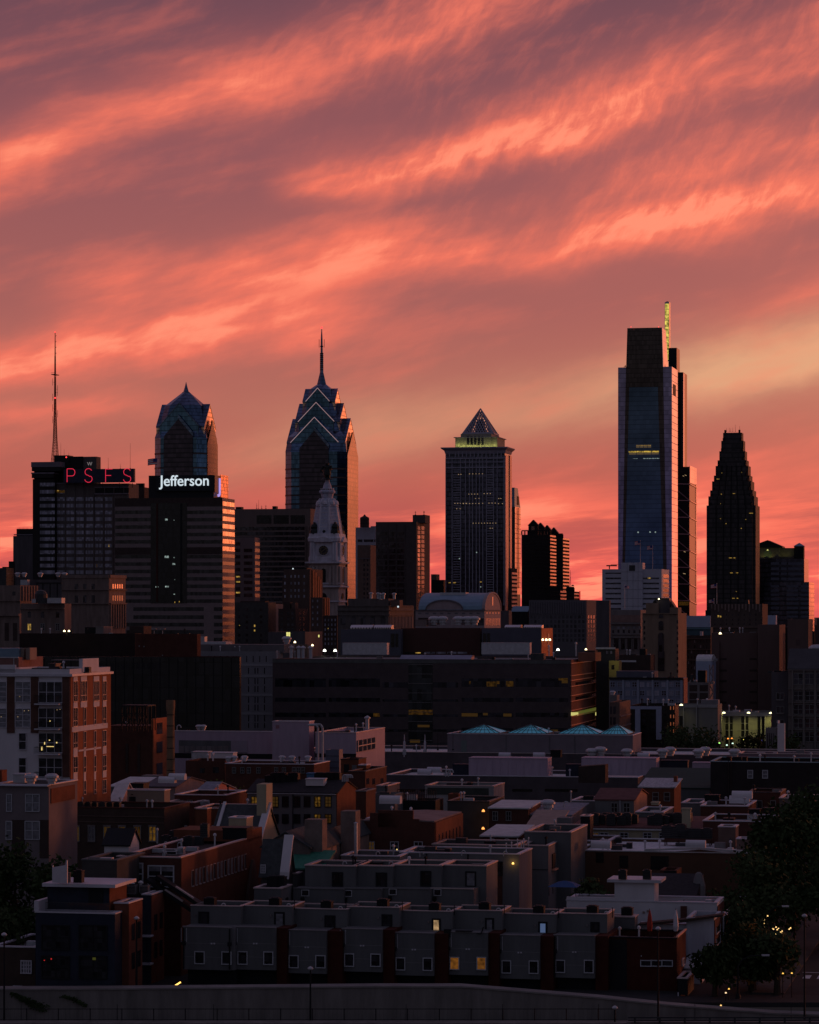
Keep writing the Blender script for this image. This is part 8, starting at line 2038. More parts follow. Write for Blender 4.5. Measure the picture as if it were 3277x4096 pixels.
# houses further back on the right
t = Bd('maroon_roof_house', 'house with maroon ribbed roof and tan lit gable', 'house', -40, 268, 372, 200, 440, mat('sunset_tinted_gable_render', (.34, .20, .15), na=.15), kind='gable', rise=1.2, roofm=mat('maroon_roof', ()))  # gable coloured tan with the evening light in it
part('front_wall', MB().box(-t.W, -.02, -.08, .0, 0, t.H-.1), M_CHAR2, t.e)
for x in (92, 190): t.win('F', x, 222, x+44, 290, M_NIGHT, M_FRG, 2, 2, out=.1)
part('drainpipe', MB().tube((t.F(160, 220)[0], -.2, 0), (t.F(160, 220)[0], -.2, t.H), .07), M_FRW, t.e); t.done()
t = Bd('brick_house', 'brick house with pale speckled roof and two dark windows', 'house', 312, 585, 642, 104, 470, M_RB, kind='shed', rise=.9, L=9, roofm=mat('speckled_pale_roof', (.38, .38, .42), ns=2.5, na=.6))
for x in (418, 508): t.win('F', x, 140, x+40, 202, M_NIGHT, M_FRG, 1, 2)
t.rbox(580, 606, 10, 5, 1.2, M_RB, 'chimney'); t.done()
t = Bd('flat_house', 'small white roofed house with square hatch', 'house', 280, 500, 520, 298, 425, M_CHAR, L=12, roofm=M_PALEROOF, cop=M_COPEW); t.done()
hvac(405, 462, 222, 236, 437, 'cream hatch on the small white roofed house', M_CREAM, 1.5, ribs=False)
t = Bd('flat_house', 'low wall and white roofs right of the olive tree', 'house', 640, 800, 815, 225, 455, M_CHAR2, L=10, roofm=M_PALEROOF, cop=M_COPEW); t.done()
t = Bd('brick_house', 'dark red brick low house with white dome skylights', 'house', 792, 1164, 1170, 250, 440, M_RBD, L=14, roofm=M_PALEROOF, cop=M_COPEW); t.done()
for x, y, l in ((1120, 185, 'upper white dome skylight on dark red house'), (1100, 222, 'lower white dome skylight on dark red house')): vent(x, y, 450, l, 'barrel', .9, m=M_STW)
hvac(828, 935, 165, 208, 452, 'black louvred unit with lit pale panel on low roofs', M_BLACK, 2)
t = Bd('brick_house', 'dark red brick house before black brick wall', 'house', 1166, 1420, 1438, 142, 455, M_RBD, L=10, cop=M_DKMETAL)
for x in (1238, 1345): t.win('F', x, 205, x+36, 260, M_NIGHT, M_FRG)
t.done()
t = Bd('brown_house', 'brown render house with a barred window at right', 'house', 1412, 1668, 1694, 188, 440, mat('brown_grey_render', ()), L=9, cop=M_COPE); t.win('F', 1485, 228, 1563, 280, M_NIGHT, M_FRG, 4, 1); t.done()
t = Bd('white_shed', 'bright white shed cut by the right edge of photo', 'shed', 1692, 1800, 1810, 168, 470, M_STW, L=5); t.done()
V(2400, 2500, .50841)
t = Bd('black_brick_building', 'wide black brick wall with two white framed windows', 'warehouse', 870, 1820, 1835, 1086, 500, mat('black_brown_brick', ()), L=16, roofm=M_BLACK, cop=mat('teal_grey_coping', (.26, .34, .38), na=.1))
for x in (1166, 1283): t.win('F', x, 1146, x+34, 1202, M_CURT, M_FRW, 1, 2, fw=.12)
for x in (1030, 1010): t.patch('F', x, 1070, x+5, 1340, M_DKBRICK, 'downpipe', out=.15)
t.done()
for i, x in enumerate((1015, 1140)): hvac(x-15, x+15, 1045, 1082, 506, ('black pipe hood, left, on the black brick wall', 'black pipe hood, right, on the black brick wall')[i], M_BLACK, 1.5, ribs=False)
t = Bd('green_shed', 'long dark green roofed shed left of black brick wall', 'shed', 300, 866, 872, 1290, 515, M_CHAR, L=20, kind='shed', rise=2.4, roofm=mat('dark_green_roof', (.030, .055, .05), ns=.5, na=.15)); t.done()
# ---- lower left: navy brick building
V(0, 3100); D = 303
t = Bd('navy_brick_building', 'dark navy brick building with roof terrace and big windows', 'apartment building', 300, 968, 985, 1172, D, M_NAVYB, L=2.2, cop=M_COPEW, par=.3)
for (x0, x1, y0, y1) in ((360, 580, 1272, 1462), (675, 895, 1272, 1462), (360, 580, 1530, 1705), (675, 895, 1530, 1705)): t.win('F', x0, y0, x1, y1, M_NIGHT, M_BLACK, 2, 2, fw=.12)
t.patch('F', 782, 1535, 808, 1556, emis('faint_green_window', (.6, .6, .1), .06), 'room_light', out=.12); t.patch('F', 430, 1542, 438, 1552, emis('red_led_panel', ()), 'room_light', out=.12); t.patch('F', 372, 1556, 380, 1562, emis('red_led_panel', ()), 'room_light', out=.12)
a, z1 = t.F(400, 910, 3); b, _ = t.F(918, 910, 3)
part('rear_block', MB().box(-t.W+.4, 0, 2.2, 9, 0, t.H-.25), M_NAVYB, t.e)
part('penthouse', MB().box(a, b, 3, 9, t.H-.3, z1-.3), M_NAVYB, t.e); part('penthouse_roof', MB().box(a-.35, b+.9, 2.3, 9.6, z1-.297, z1+.05), M_COPEW, t.e); part('penthouse_side', MB().box(b-.02, b+.06, 3.05, 8.9, t.H-.2, z1-.35), M_RB, t.e)
a, b2, z0, zz = t.ext('F', 748, 950, 868, 1088, 3); part('terrace_door', MB().box(a, b2, 2.93, 3.1, z0, zz), M_BLACK, t.e)
rl = MB().box(-t.W+1, -.6, .15, .2, t.H+1.05, t.H+1.1)
for k in range(60): x = -t.W+1+(t.W-1.6)*k/59; rl.box(x-.012, x+.012, .16, .19, t.H, t.H+1.05)
part('railing', rl, M_DKMETAL, t.e); part('side_wall', MB().box(-t.W-.2, -t.W+.3, .1, 5, t.H+.15, t.H+1.2), M_COPEW, t.e); t.done()
for i, (x, l) in enumerate(((550, 'pale grey unit on the navy building penthouse'), (665, 'dark tall unit on the navy building penthouse'))): u = acunit(x, 905, 308, l, .9, 1.0+i*.2, m=M_GREYST if not i else M_BLACK)
thing('roof_screen', 'white slanted panel standing on the navy penthouse roof', 'roof screen', MB().prism([(0, 0), (1.9, 0), (1.9, 2.4), (1.75, 2.4), (1.7, 1.9), (.1, 1.6), (.1, 1.8), (0, 1.8)], -.06, .06, 'y'), M_COPEW, at(443, 905, 307), -TH-.3)
M_RBB = mat('side_red_brick', ())
secs = ((985, 985+2, 1196, 1084, 305.2, 'red brick bay beside navy building, with flat cap'), (1198, 1272, 1380, 1012, 318, 'second brick bay further back with balconies'), (1384, 1492, 1605, 1205, 331, 'third brick bay furthest back with rooftop terrace'))
for i, (x0, x1, x2, y, DD, l) in enumerate(secs):
    t = Bd('brick_bay_house', l, 'townhouse', x0-20 if i == 0 else x0, x1+ (93 if i == 0 else 0), x2, y, DD, M_RBB if i == 0 else M_NAVYB, cop=M_COPEW, roofm=M_GREYROOF)
    part('brick_face', MB().box(0, .06, .05, t.L-.05, 0, t.H-.1), M_RBB, t.e)
    for zt_ in (t.H-2.2, t.H-5.2, t.H-8.0):
        if zt_ > 2:
            for q in (.2, .62): part('window', MB().box(.02, .1, t.L*q, t.L*q+t.L*.22, zt_-1.7, zt_), M_NIGHT, t.e)
            if i: 
                bl_ = part('balcony', MB().box(-t.W+.1, .3, -1.2, -.003, zt_-2.2, zt_-2.05), M_COPEW, t.e); rl = MB().box(-t.W+.1, .3, -1.2, -1.15, zt_-1.05, zt_-1.0)
                for k in range(14): x = -t.W+.12+(t.W+.1)*k/13; rl.box(x-.012, x+.012, -1.19, -1.16, zt_-2.05, zt_-1.0)
                part('railing', rl, M_DKMETAL, bl_); part('window', MB().box(-t.W+.5, -.5, -.05, .02, zt_-2.0, zt_+.1), M_NIGHT, t.e)
    t.done()
e = empty('string_lights', 'short sagging string of tiny orange bulbs beside brick bays', 'string lights', at(1385, 1805, 316))
pts = [at(1385+132*k/14, 1805-60*(k/14)-8*sin(pi*k/14)*-1, 316)-at(1385, 1805, 316) for k in range(15)]
part('cable', MB().path(pts, .02, 4), M_BLACK, e)
bm_ = MB().dome(0, 0, -.06, .09, .14, 6, 3).mesh('bulb', emis('orange_bulb_bright', ()))
for q in pts:
    o = bpy.data.objects.new('bulb', bm_); COL.objects.link(o); o.parent = e; o.location = q
for i, (x, y) in enumerate(((1033, 992), (1185, 985), (1118, 1000))): vent(x, y, 322, ('white post vent behind navy building', 'second white post vent behind navy building', 'third stubby vent behind navy building')[i], 'stack', .6, m=M_STW)
u = acunit(1115, 1000, 321, 'grey unit among the vents behind navy building', .9, .9, m=M_GREYST); u = acunit(1222, 1000, 321, 'second grey unit among vents behind navy building', .9, .9, m=M_GREYST)
for i, (x0, y0, l) in enumerate(((1400, 1000, 'left black sloping skylight with orange lit pane'), (1490, 975, 'right black sloping skylight with orange lit pane'))):
    p = at(x0, y0+90, 322); e = empty('sloping_skylight', l, 'skylight', p, -TH)
    part('frame', MB().prism([(-2.6, 2.6), (-2.3, 2.8), (3.2, -.6), (2.9, -.9)], 0, 1.6, 'y'), M_BLACK, e); part('pane', MB().prism([(-.2, 1.55), (1.8, .32), (1.85, .45), (-.15, 1.68)], -.03, .4, 'y'), M_COPE, e)
# low left building
t = Bd('brick_house', 'low brown brick house with white sash at bottom left', 'house', -60, 298, 302, 1455, 309, mat('brown_black_brick', ()), L=12, roofm=M_GREYROOF, cop=M_COPEW)
t.win('F', 185, 1568, 262, 1662, M_CURT, M_COPEW, 4, 3, fw=.12); t.win('F', 120, 1778, 182, 1830, M_NIGHT, M_COPEW, 1, 1); t.done(); LB = t
for i, (x, y, w_) in enumerate(((100, 1325, 1.5), (165, 1300, 1.3), (110, 1430, 1.3), (200, 1340, .9))):
    u = acunit(0, 0, 300, '%s grey unit on the low brown house at bottom left' % ords[i], w_, w_*.8, 'units on the low brown house', m=M_GREYST if i != 2 else M_BLACK); u.location = onroof(LB, x, y)
# ================================================================== ground works, street, trees, lamps, cars
V()
D = 300
M_CW_ = mat('stained_retaining_concrete', (.165, .147, .142), .9, ns=.45, na=.42, streak=True)
wallp = [(-400, 3962), (300, 3960), (800, 3956), (1500, 3950), (1845, 3950), (2045, 3966), (2400, 3995), (2685, 4025), (3110, 4058), (3700, 4075)]
P = [at(x, y, D) for x, y in wallp]; zl = -7
mb = MB().prism([(P[0].x, zl)]+[(p.x, p.z) for p in P][:0]+[(P[-1].x, zl)]+[(p.x, p.z) for p in reversed(P)], D, D+2.0, 'y')
e = empty('retaining_wall', 'long stained concrete retaining wall across the bottom of photo', 'wall', (0, 0, 0))
part('wall', mb, M_CW_, e)
cp = MB()
for a, b in zip(P, P[1:]): cp.prism([(a.x, a.z+.003), (b.x, b.z+.003), (b.x, b.z+.16), (a.x, a.z+.16)], D-.12, D+2.1, 'y')
part('coping', cp, mat('pale_wall_coping', (.21, .19, .185), na=.3), e)
jn = MB()
for x in range(-300, 3500, 385): p = at(x, 4000, D); jn.box(p.x-.02, p.x+.02, D-.03, D+.1, -4, at(x, 3985, D).z-.8)
part('joints', jn, M_BLACK, e)
lw = MB().box(at(-300, 0, 293).x, at(2510, 0, 293).x, 291, 293, -8, at(0, 4082, 293).z); thing('barrier_wall', 'low concrete ledge wall carrying the chain link fence', 'wall', lw, M_CW_)
e = empty('chain_link_fence', 'long chain link fence with dark posts before the retaining wall', 'fence', (0, 0, 0)); z0, z1 = at(0, 4082, 292).z, at(0, 4036, 292).z
for x in range(-20, 2480, 127): p = at(x, 0, 292); part('post', MB().tube((p.x, 292, z0), (p.x, 292, z1+.06), .05), M_BLACK, e)
xa, xb = at(-60, 0, 292).x, at(2470, 0, 292).x
part('rails', MB().tube((xa, 292, z1), (xb, 292, z1), .035).tube((xa, 292, z0+.08), (xb, 292, z0+.08), .03), M_BLACK, e)
ms = MB(); n = int((xb-xa)/.42)
for k in range(n): x = xa+k*.42; ms.box(x-.006, x+.006, 292-.006, 292+.006, z0, z1)
part('mesh', ms, M_DKMETAL, e)
e = empty('guard_rail', 'dark metal guard rail at the bottom right corner', 'guard rail', (0, 0, 0)); z = at(0, 4072, 290).z; xa, xb = at(2512, 0, 290).x, at(3400, 0, 290).x
part('rail', MB().box(xa, xb, 289.9, 290, z-.02, z+.12).box(xa, xb, 289.9, 290, z-.3, z-.16), M_DKMETAL, e); part('barrier', MB().box(xa, xb, 290.3, 291.5, -8, z-.45), M_CW_, e)
for x in range(2540, 3380, 100): p = at(x, 0, 290); part('post', MB().box(p.x-.09, p.x+.09, 290, 290.2, z-.5, z+.05), M_DKMETAL, e)
struct('highway_verge', MB().box(-120, 120, 255, 291, -8.3, -8), M_GROUND)
# street on the right: runs away along the grid
sx, sy = sin(TH), cos(TH); cxr, cyr = cos(TH), -sin(TH)
def G(u, v, z=0): return Vector((46+u*cxr+v*sx, 312+u*cyr+v*sy, z))      # u across, v along the street
def sheet(u0, u1, v0, v1, z): return MB().quad(G(u0, v0, z), G(u1, v0, z), G(u1, v1, z), G(u0, v1, z))
struct('street', sheet(-6, 6, -4, 700, .004), mat('street_asphalt', (.022, .021, .022), .9, ns=.5, na=.3))
for s_ in (-1, 1):
    a = MB(); q = [G(s_*6.0, -4), G(s_*9.4, -4), G(s_*9.4, 700), G(s_*6.0, 700)]
    a.loft([[tuple(p) for p in q], [(p.x, p.y, .14) for p in q]]); struct('pavement', a, mat('pavement_concrete', (.05, .046, .046), na=.3))
mk = MB()
for k in range(7): b0 = sheet(-5.2+k*1.55, -4.4+k*1.55, 10, 13, .008); i0 = len(mk.v); mk.v += b0.v; mk.f.append((i0, i0+1, i0+2, i0+3))
for v in range(18, 200, 9): b0 = sheet(-.1, .1, v, v+4, .008); i0 = len(mk.v); mk.v += b0.v; mk.f.append((i0, i0+1, i0+2, i0+3))
b0 = sheet(-5.6, 5.6, 15.4, 15.8, .008); i0 = len(mk.v); mk.v += b0.v; mk.f.append((i0, i0+1, i0+2, i0+3))
struct('road_markings', mk, mat('worn_white_paint', (.45, .45, .47), na=.4))
M_TYRE = mat('tyre_rubber', (.02, .02, .02), na=.1); M_CGL = glass('car_glass', (.05, .055, .07), .08, .7, (5, 5, 5), .1)
def car(u, v, col, label, group=None, lights=False, van=False):
    e = empty('parked_car', label, 'car', G(u, v, .004), -TH, group)   # nose towards the viewer (-y)
    h = .45 if not van else .8
    body = [(-2.2, .45), (-2.1, .75), (-1.95, .85), (-1.0, .98), (2.0, 1.02), (2.2, .85), (2.22, .45), (1.9, .28), (-1.9, .28)]
    mb = MB().loft([[(x*w_, y, z*(.98 if abs(x) > .8 else 1)) for y, z in body] for x, w_ in ((-.88, 1), (-.8, 1), (.8, 1), (.88, 1))])
    part('body', mb, mat('car_paint_'+col, {'silver': (.40, .42, .46), 'white': (.55, .56, .6), 'red': (.30, .03, .03), 'dark': (.03, .035, .045)}[col], .3, .5, na=.05, spec=.5), e)
    part('cabin', MB().loft([[(-.80, -1.05, .97), (.80, -1.05, .97), (.80, 1.75, 1.0), (-.80, 1.75, 1.0)], [(-.64, -.35, .97+h), (.64, -.35, .97+h), (.64, 1.25, .97+h), (-.64, 1.25, .97+h)]]), M_CGL, e)
    part('roof', MB().loft([[(-.66, -.38, .97+h), (.66, -.38, .97+h), (.66, 1.28, .97+h), (-.66, 1.28, .97+h)], [(-.58, -.2, 1.05+h), (.58, -.2, 1.05+h), (.58, 1.1, 1.05+h), (-.58, 1.1, 1.05+h)]]), mat('car_paint_'+col, ()), e)
    for x in (-.83, .83):
        for y in (-1.4, 1.35):
            wl = part('wheel', MB().tube((x-.11, y, .33), (x+.11, y, .33), .33, n=14), M_TYRE, e); part('rim', MB().tube((x-.12, y, .33), (x+.12, y, .33), .19, n=10), M_STEEL, wl)
        part('headlight', MB().box(x*.8-.17, x*.8+.17, -2.2, -2.05, .6, .76), E_LAMP if lights else M_COPEW, e)
    part('bumper', MB().box(-.8, .8, -2.28, -2.12, .32, .5), M_DKMETAL, e); return e
car(-2.2, 35, 'silver', 'silver car seen from the front on the street at lower right')
car(3.9, 47, 'white', 'white car by the right kerb behind the silver car'); car(-.6, 55, 'red', 'red car in the queue behind the silver car'); car(-2.2, 66, 'dark', 'dark car furthest back in the street queue')
car(4.2, 7.5, 'dark', 'dark car with bright headlights at the right bottom edge', lights=True); car(-4.6, 58, 'dark', 'dark car parked left of the street queue')
# ------------------------------------------------------------------ trees
def leafm(name, col):
    m = mat(name, col, .8, ns=.9, na=.5, spec=.1); return m
M_LEAF = leafm('dark_green_foliage', (.035, .052, .020)); M_LEAF2 = leafm('olive_spring_foliage', (.085, .095, .018)); M_BARK = mat('dark_bark', (.045, .032, .026), ns=1.5, na=.35)
def tree(label, x, ybase, D, h, r, n, m, seed, lean=0, bare=.0, group=None, gz=0):
    rng = random.Random(seed); p = at(x, 0, D); e = empty('tree', label, 'tree', (p.x, D, gz), rng.random()*6, group)
    tk = MB().tube((0, 0, 0), (lean*.3, 0, h*.3), r*.07+.12, r*.05+.08, 7).tube((lean*.3, 0, h*.3), (lean, 0, h*.72), r*.05+.08, .08, 6)
    clumps = []
    for k in range(11):
        a = rng.random()*2*pi; el_ = rng.uniform(.0, 1); rr_ = r*rng.uniform(.25, .78)*(1-.45*el_)
        c = Vector((lean*.7+rr_*cos(a), rr_*sin(a), h*(.36+.52*el_))); clumps.append((c, r*rng.uniform(.26, .48)))
        tk.tube((lean*.3, 0, h*rng.uniform(.22, .42)), tuple(c), .10, .03, 5)
    clumps.append((Vector((lean, 0, h*.84)), r*.4))
    lf = MB()
    for i in range(n):
        c, cr = clumps[i % len(clumps)]
        d = Vector((rng.gauss(0, 1), rng.gauss(0, 1), rng.gauss(0, .8))); d.normalize(); q = c+d*cr*(rng.random()**.4)*rng.uniform(.75, 1.18)
        s_ = rng.uniform(.13, .30)*(1+D/900); u = Vector((rng.gauss(0, 1), rng.gauss(0, 1), rng.gauss(0, 1))).normalized(); v = u.orthogonal().normalized()
        lf.v += [tuple(q-u*s_), tuple(q+v*s_*.6), tuple(q+u*s_), tuple(q-v*s_*.6)]; k = len(lf.v); lf.f.append((k-4, k-3, k-2, k-1))
    part('trunk', tk, M_BARK, e); 
    me = bpy.data.meshes.new('crown'); me.from_pydata(lf.v, [], lf.f); me.materials.append(m); o = bpy.data.objects.new('crown', me); COL.objects.link(o); o.parent = e
    return e
TR = [('tall dark tree at the left edge beside the corner building', 60, 335, 13, 8.5, 5600, 0), ('wide dark tree left of the navy brick building', 215, 330, 12.2, 7, 4800, 0), ('thin spring tree rising behind the navy penthouse', 370, 338, 10.5, 4.5, 1500, 1),
 ('dark tree at the left edge nearest the low brown house', -20, 318, 8, 5, 2600, 0),
 ('biggest dark street tree at the right edge above the cars', 3170, 372, 15, 9, 6500, 0), ('dark street tree before the right end of brown warehouse', 3010, 352, 11, 7.5, 4800, 0), ('dark tree cut by right edge beside brown render house', 3250, 415, 15, 8, 4200, 0),
 ('dark tree at right edge over the road lane', 3290, 350, 11, 5, 2600, 0),
 ('leafy tree at lower right in front of the street', 3010, 312, 6.5, 5, 3800, 0), ('dark low tree covering the left side of the road lane', 3110, 309, 6.2, 4.2, 3000, 0), ('smaller tree in front of the brick end house corner', 2860, 308, 5, 3.2, 2000, 0), ('low tree beside traffic signals at lower right', 2950, 330, 7.5, 4, 2400, 0),
 ('green tree behind the long lavender house roofs centre left', 880, 500, 9.5, 9, 3000, 1), ('green tree right half behind the pink gable house', 1010, 498, 9, 8, 2600, 1), ('dark round tree beside the lavender roofed brick house', 2140, 432, 11.3, 4.5, 2600, 0), ('dark tree just right of the round central tree', 2215, 438, 11.3, 4.2, 2200, 0),
 ('olive spring tree between flat white roofs at right centre', 2715, 436, 8.6, 5.0, 2600, 1), ('dark tree behind the white house roof deck', 2370, 350, 8.5, 3.5, 1900, 0), ('small green tree beside the grey shed roofed house', 1500, 480, 9.5, 3.5, 1000, 1),
 ('left dark tree below the floodlit concrete block', 2700, 715, 12.5, 8, 1800, 0), ('middle dark tree below the floodlit concrete block', 2800, 710, 11.5, 9, 1800, 0), ('right dark tree below the floodlit concrete block', 3010, 715, 10.5, 7, 1400, 0), ('tree at foot of stone framed building at right', 3150, 680, 11.5, 7, 1400, 0)]
for i, (l, x, D_, h, r, n, k) in enumerate(TR): tree(l, x, 0, D_, h, r, n, (M_LEAF, M_LEAF2)[k], 40+i)
# ivy on the retaining wall
for j, (pts, l) in enumerate((([(100, 1835), (170, 1870), (230, 1900), (300, 1935), (350, 1965)], 'larger ivy patch hanging over the retaining wall at left'), ([(530, 1862), (600, 1880), (660, 1905), (720, 1945)], 'smaller ivy patch hanging over retaining wall'))):
    V(0, 3100); mb = MB(); rng = random.Random(j)
    for i in range(900 if j == 0 else 420):
        t_ = rng.random()*(len(pts)-1.001); k = int(t_); f = t_-k; sp_ = (10+26*t_/len(pts)) if j == 0 else 12
        x = pts[k][0]*(1-f)+pts[k+1][0]*f+rng.gauss(0, 1)*sp_; y = pts[k][1]*(1-f)+pts[k+1][1]*f+rng.gauss(0, .5)*sp_
        q = at(x, y, 299.85-rng.random()*.15); s_ = rng.uniform(.05, .12); u = Vector((rng.gauss(0, 1), rng.gauss(0, .4), rng.gauss(0, 1))).normalized(); v = u.orthogonal().normalized(); mb.quad(q-u*s_, q+v*s_, q+u*s_, q-v*s_)
    me = bpy.data.meshes.new('ivy'); me.from_pydata(mb.v, [], mb.f); me.materials.append(M_LEAF); o = bpy.data.objects.new('ivy', me); COL.objects.link(o); tag(o, l, 'ivy')
# ------------------------------------------------------------------ lamps
def street_lamp(x, ytop, D, kind, label, arm=3.0, zb=0.0):
    p = at(x, ytop, D); h = p.z-zb; e = empty('street_lamp', label, 'street lamp', (p.x, p.y, zb))
    part('pole', MB().tube((0, 0, 0), (0, 0, h), .13, .08, 8).lathe([(0, .28), (.4, .24), (.5, .15)], n=8), M_BLACK, e)
    if kind == 'top': part('lamp_head', MB().lathe([(h-.1, .1), (h, .27), (h+.1, .3), (h+.2, .22), (h+.3, .06)], n=12), M_LTMETAL, e)
    else:
        sg = 1 if arm > 0 else -1
        part('arm', MB().path([(0, 0, h-.1), (arm*.15, 0, h+.6), (arm*.45, 0, h+1.0), (arm, 0, h+1.1)], .07), M_BLACK, e); part('lamp_head', MB().box(arm-.35, arm+.45, -.16, .16, h+1.0, h+1.16), M_COPEW, e)
    return e
V(2400, 3100, .50841)
street_lamp(458, 1215, 296, 'top', 'tall dark post top lamp before the brick end house', zb=-8); street_lamp(118, 1838, 292, 'top', 'short post top lamp before the retaining wall', zb=-8); street_lamp(1610, 1115, 299, 'top', 'tall dark lamp post at the right over the road', zb=-8)
street_lamp(1087, 1500, 306, 'arm', 'curved arm street lamp over the low right trees', 2.8); street_lamp(1322, 1105, 345, 'arm', 'curved arm street lamp above the string lights', 2.0); street_lamp(1530, 1010, 352, 'arm', 'faint curved arm lamp in the dark right trees', -2.0)
V(800, 3100); street_lamp(930, 1635, 296, 'top', 'slim post top lamp before the front row townhouses', zb=-8)
V(0, 3100); street_lamp(36, 1350, 296, 'top', 'dark post top lamp at the left edge', zb=-8); street_lamp(1150, 1212, 304, 'top', 'thin post top lamp in front of brick bays')
# traffic signals, string lights, small lamps at lower right
V(2400, 3100, .50841)
for i, (x, y, D_, c, l) in enumerate(((1188, 1215, 322, None, 'pair of yellow signal housings seen from the back'), (1137, 1355, 318, (.1, 1, .35), 'green traffic light left of the street trees'), (1165, 1385, 316, (.1, .9, 1), 'blue green traffic light just below the green one'))):
    e = empty('traffic_signal', l, 'traffic light', at(x, y, D_)); q = .9 if c is None else .7
    part('housing', MB().box(-.22, .22, -.15, .2, -q*.65, q*.65), mat('signal_yellow', (.32, .12, .02), na=.1) if c is None else M_BLACK, e)
    if c is None: part('housing', MB().box(.3, .7, -.1, .25, -q*.6, q*.7), mat('signal_yellow', ()), e)
    else: part('lens', MB().dome(0, -.17, -.12, .16, .26, 8, 3), emis('signal_'+str(i), c, 1.6), e)
    part('signal_post', MB().tube((0, .1, -q*.6), (0, .1, -at(x, y, D_).z), .07), M_BLACK, e)
e = empty('string_lights', 'warm bulbs strung through the street trees at lower right', 'string lights', at(1380, 1210, 336)); O_ = at(1380, 1210, 336)
bl = [(1320, 1108), (1298, 1140), (1290, 1168), (1277, 1192), (1283, 1215), (1300, 1192), (1320, 1220), (1354, 1206), (1366, 1212), (1386, 1196), (1348, 1240), (1381, 1252), (1395, 1216), (1410, 1222), (1422, 1236), (1430, 1245), (1420, 1215), (1434, 1228), (1490, 1212), (1500, 1203), (1368, 1295), (1277, 1300), (1406, 1208), (1302, 1262)]
bm1 = MB().dome(0, 0, -.06, .085, .13, 6, 3).mesh('bulb', emis('bulb_glow', (1, .62, .22), 1.8)); ps = [at(x, y, 336)-O_ for x, y in bl]
for q in ps: o = bpy.data.objects.new('bulb', bm1); COL.objects.link(o); o.parent = e; o.location = q
part('cable', MB().path([tuple(q+Vector((0, .05, .1))) for q in sorted(ps, key=lambda q: q.x)], .012, 3), M_BLACK, e)
l_ = lamp_light(Vector((0, -1, 0)), 25, (1, .6, .25)); l_.parent = e
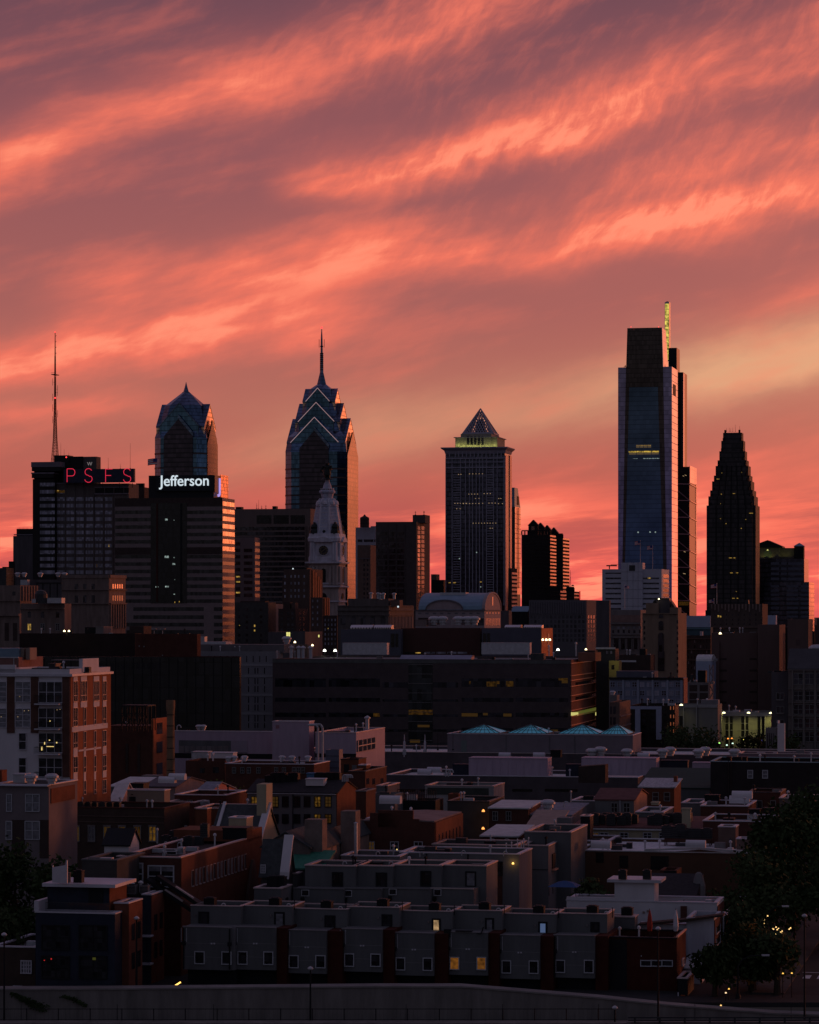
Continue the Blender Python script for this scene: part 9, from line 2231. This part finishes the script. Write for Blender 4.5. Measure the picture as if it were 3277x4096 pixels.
for x, y, D_, c, l in ((1440, 1560, 306, (1, .55, .1), 'left amber lamp low over the road at lower right'), (1510, 1558, 306, (1, .55, .1), 'right amber lamp low over the road at lower right'), (1015, 1682, 304, (1, .5, .12), 'upper orange lamp beside the corner house foot'), (991, 1713, 303, (1, .7, .4), 'pale lamp beside the corner house foot'),
    (938, 1825, 302, (1, .6, .2), 'bright lamp low beside the retaining wall, left'), (952, 1812, 302.5, (1, .6, .2), 'bright lamp low beside the retaining wall, right'), (1225, 1382, 312, (1, .3, .05), 'small orange lamp right of the traffic signals'), (1281, 1302, 322, (1, .45, .08), 'orange lamp in the trees below the string lights'),
    (999, 944, 742, (.7, 1, .8), 'cool street light before the floodlit concrete block, left'), (1045, 930, 744, (.7, 1, .8), 'cool street light before the floodlit concrete block, right'), (940, 928, 742, (.4, 1, .2), 'green traffic light before the floodlit block, upper'), (892, 973, 735, (.4, 1, .2), 'green traffic light before floodlit block, lower'), (836, 957, 735, (.6, 1, .2), 'yellow green light before floodlit block, left'), (1008, 893, 744, (1, .3, .02), 'left orange light on the floodlit block'), (1038, 891, 744, (1, .3, .02), 'right orange light on the floodlit block'), (1275, 909, 744, (.2, .2, 1), 'tiny blue light on the floodlit concrete block'), (1128, 904, 744, (.9, 1, .2), 'tiny yellow light between floodlit block fins'), (465, 985, 730, (1, .05, .05), 'red light low beside the dark portal block')):
    V(2400, 3100 if D_ < 400 else 2500, .50841); q = at(x, y, D_); r = .10 if D_ < 400 else .25
    e = empty('small_lamp', l, 'lamp', q); part('bulb', MB().dome(0, 0, -r*.6, r, r*1.3, 7, 3), emis('bulb_%d_%d_%d' % tuple(int(v*10) for v in c), c, 1.5), e); part('lamp_post', MB().tube((0, .1, -q.z+.1), (0, .1, -r*.3), .05), M_BLACK, e)
# blue canopy on the white house terrace
V(1600, 3100); p = at(1385, 1010, 344); k = OK/FP*344; e = empty('garden_canopy', 'blue pitched garden canopy on the white house terrace', 'canopy', p, -TH)
part('cloth', MB().loft([[(-125*k, -1.6, 76*k), (122*k, -1.6, 76*k), (122*k, 1.6, 76*k), (-125*k, 1.6, 76*k)], [(-60*k, -.5, 108*k), (70*k, -.5, 108*k), (70*k, .5, 108*k), (-60*k, .5, 108*k)], [(-10*k, -.1, 120*k), (10*k, -.1, 120*k), (10*k, .1, 120*k), (-10*k, .1, 120*k)]]), mat('blue_canvas', (.04, .08, .20), na=.15), e)
for x in (-115, 112):
    for y in (-1.4, 1.4): part('leg', MB().tube((x*k, y, 0), (x*k, y, 76*k), .05), M_BLACK, e)

# pipes, hatches and cowls scattered over the flat roofs
rng = random.Random(5)
for b in ALLB:
    if b.kind != 'flat' or b.D > 1000 or b.H > 34 or b.W < 3.5 or b.L < 3: continue
    z = b.H-b.par
    for k in range(min(14, 2+int(b.W*b.L/60))):
        x = -rng.uniform(.12, .9)*b.W; y = rng.uniform(.15, .88)*b.L; q = rng.random(); s_ = 1+b.D/900
        if q < .5: part('roof_pipe', MB().tube((x, y, z), (x, y, z+.9*s_), .08*s_, n=6).lathe([(z+.9*s_, .15*s_), (z+1.05*s_, .15*s_), (z+1.15*s_, .03)], x, y, 6), rng.choice((M_LTMETAL, M_STW, M_BLACK)), b.e)
        elif q < .8: part('roof_hatch', MB().box(x-.5*s_, x+.5*s_, y-.4, y+.4, z, z+rng.uniform(.3, .8)*s_), rng.choice((M_DKMETAL, M_LTMETAL, M_BLACK, M_GREYST)), b.e)
        else: part('roof_duct', MB().box(x-1.4*s_, x+1.4*s_, y-.25, y+.25, z+.15, z+.6).box(x+.9*s_, x+1.4*s_, y-.25, y+.8, z, z+.8), rng.choice((M_DKMETAL, M_LTMETAL)), b.e)
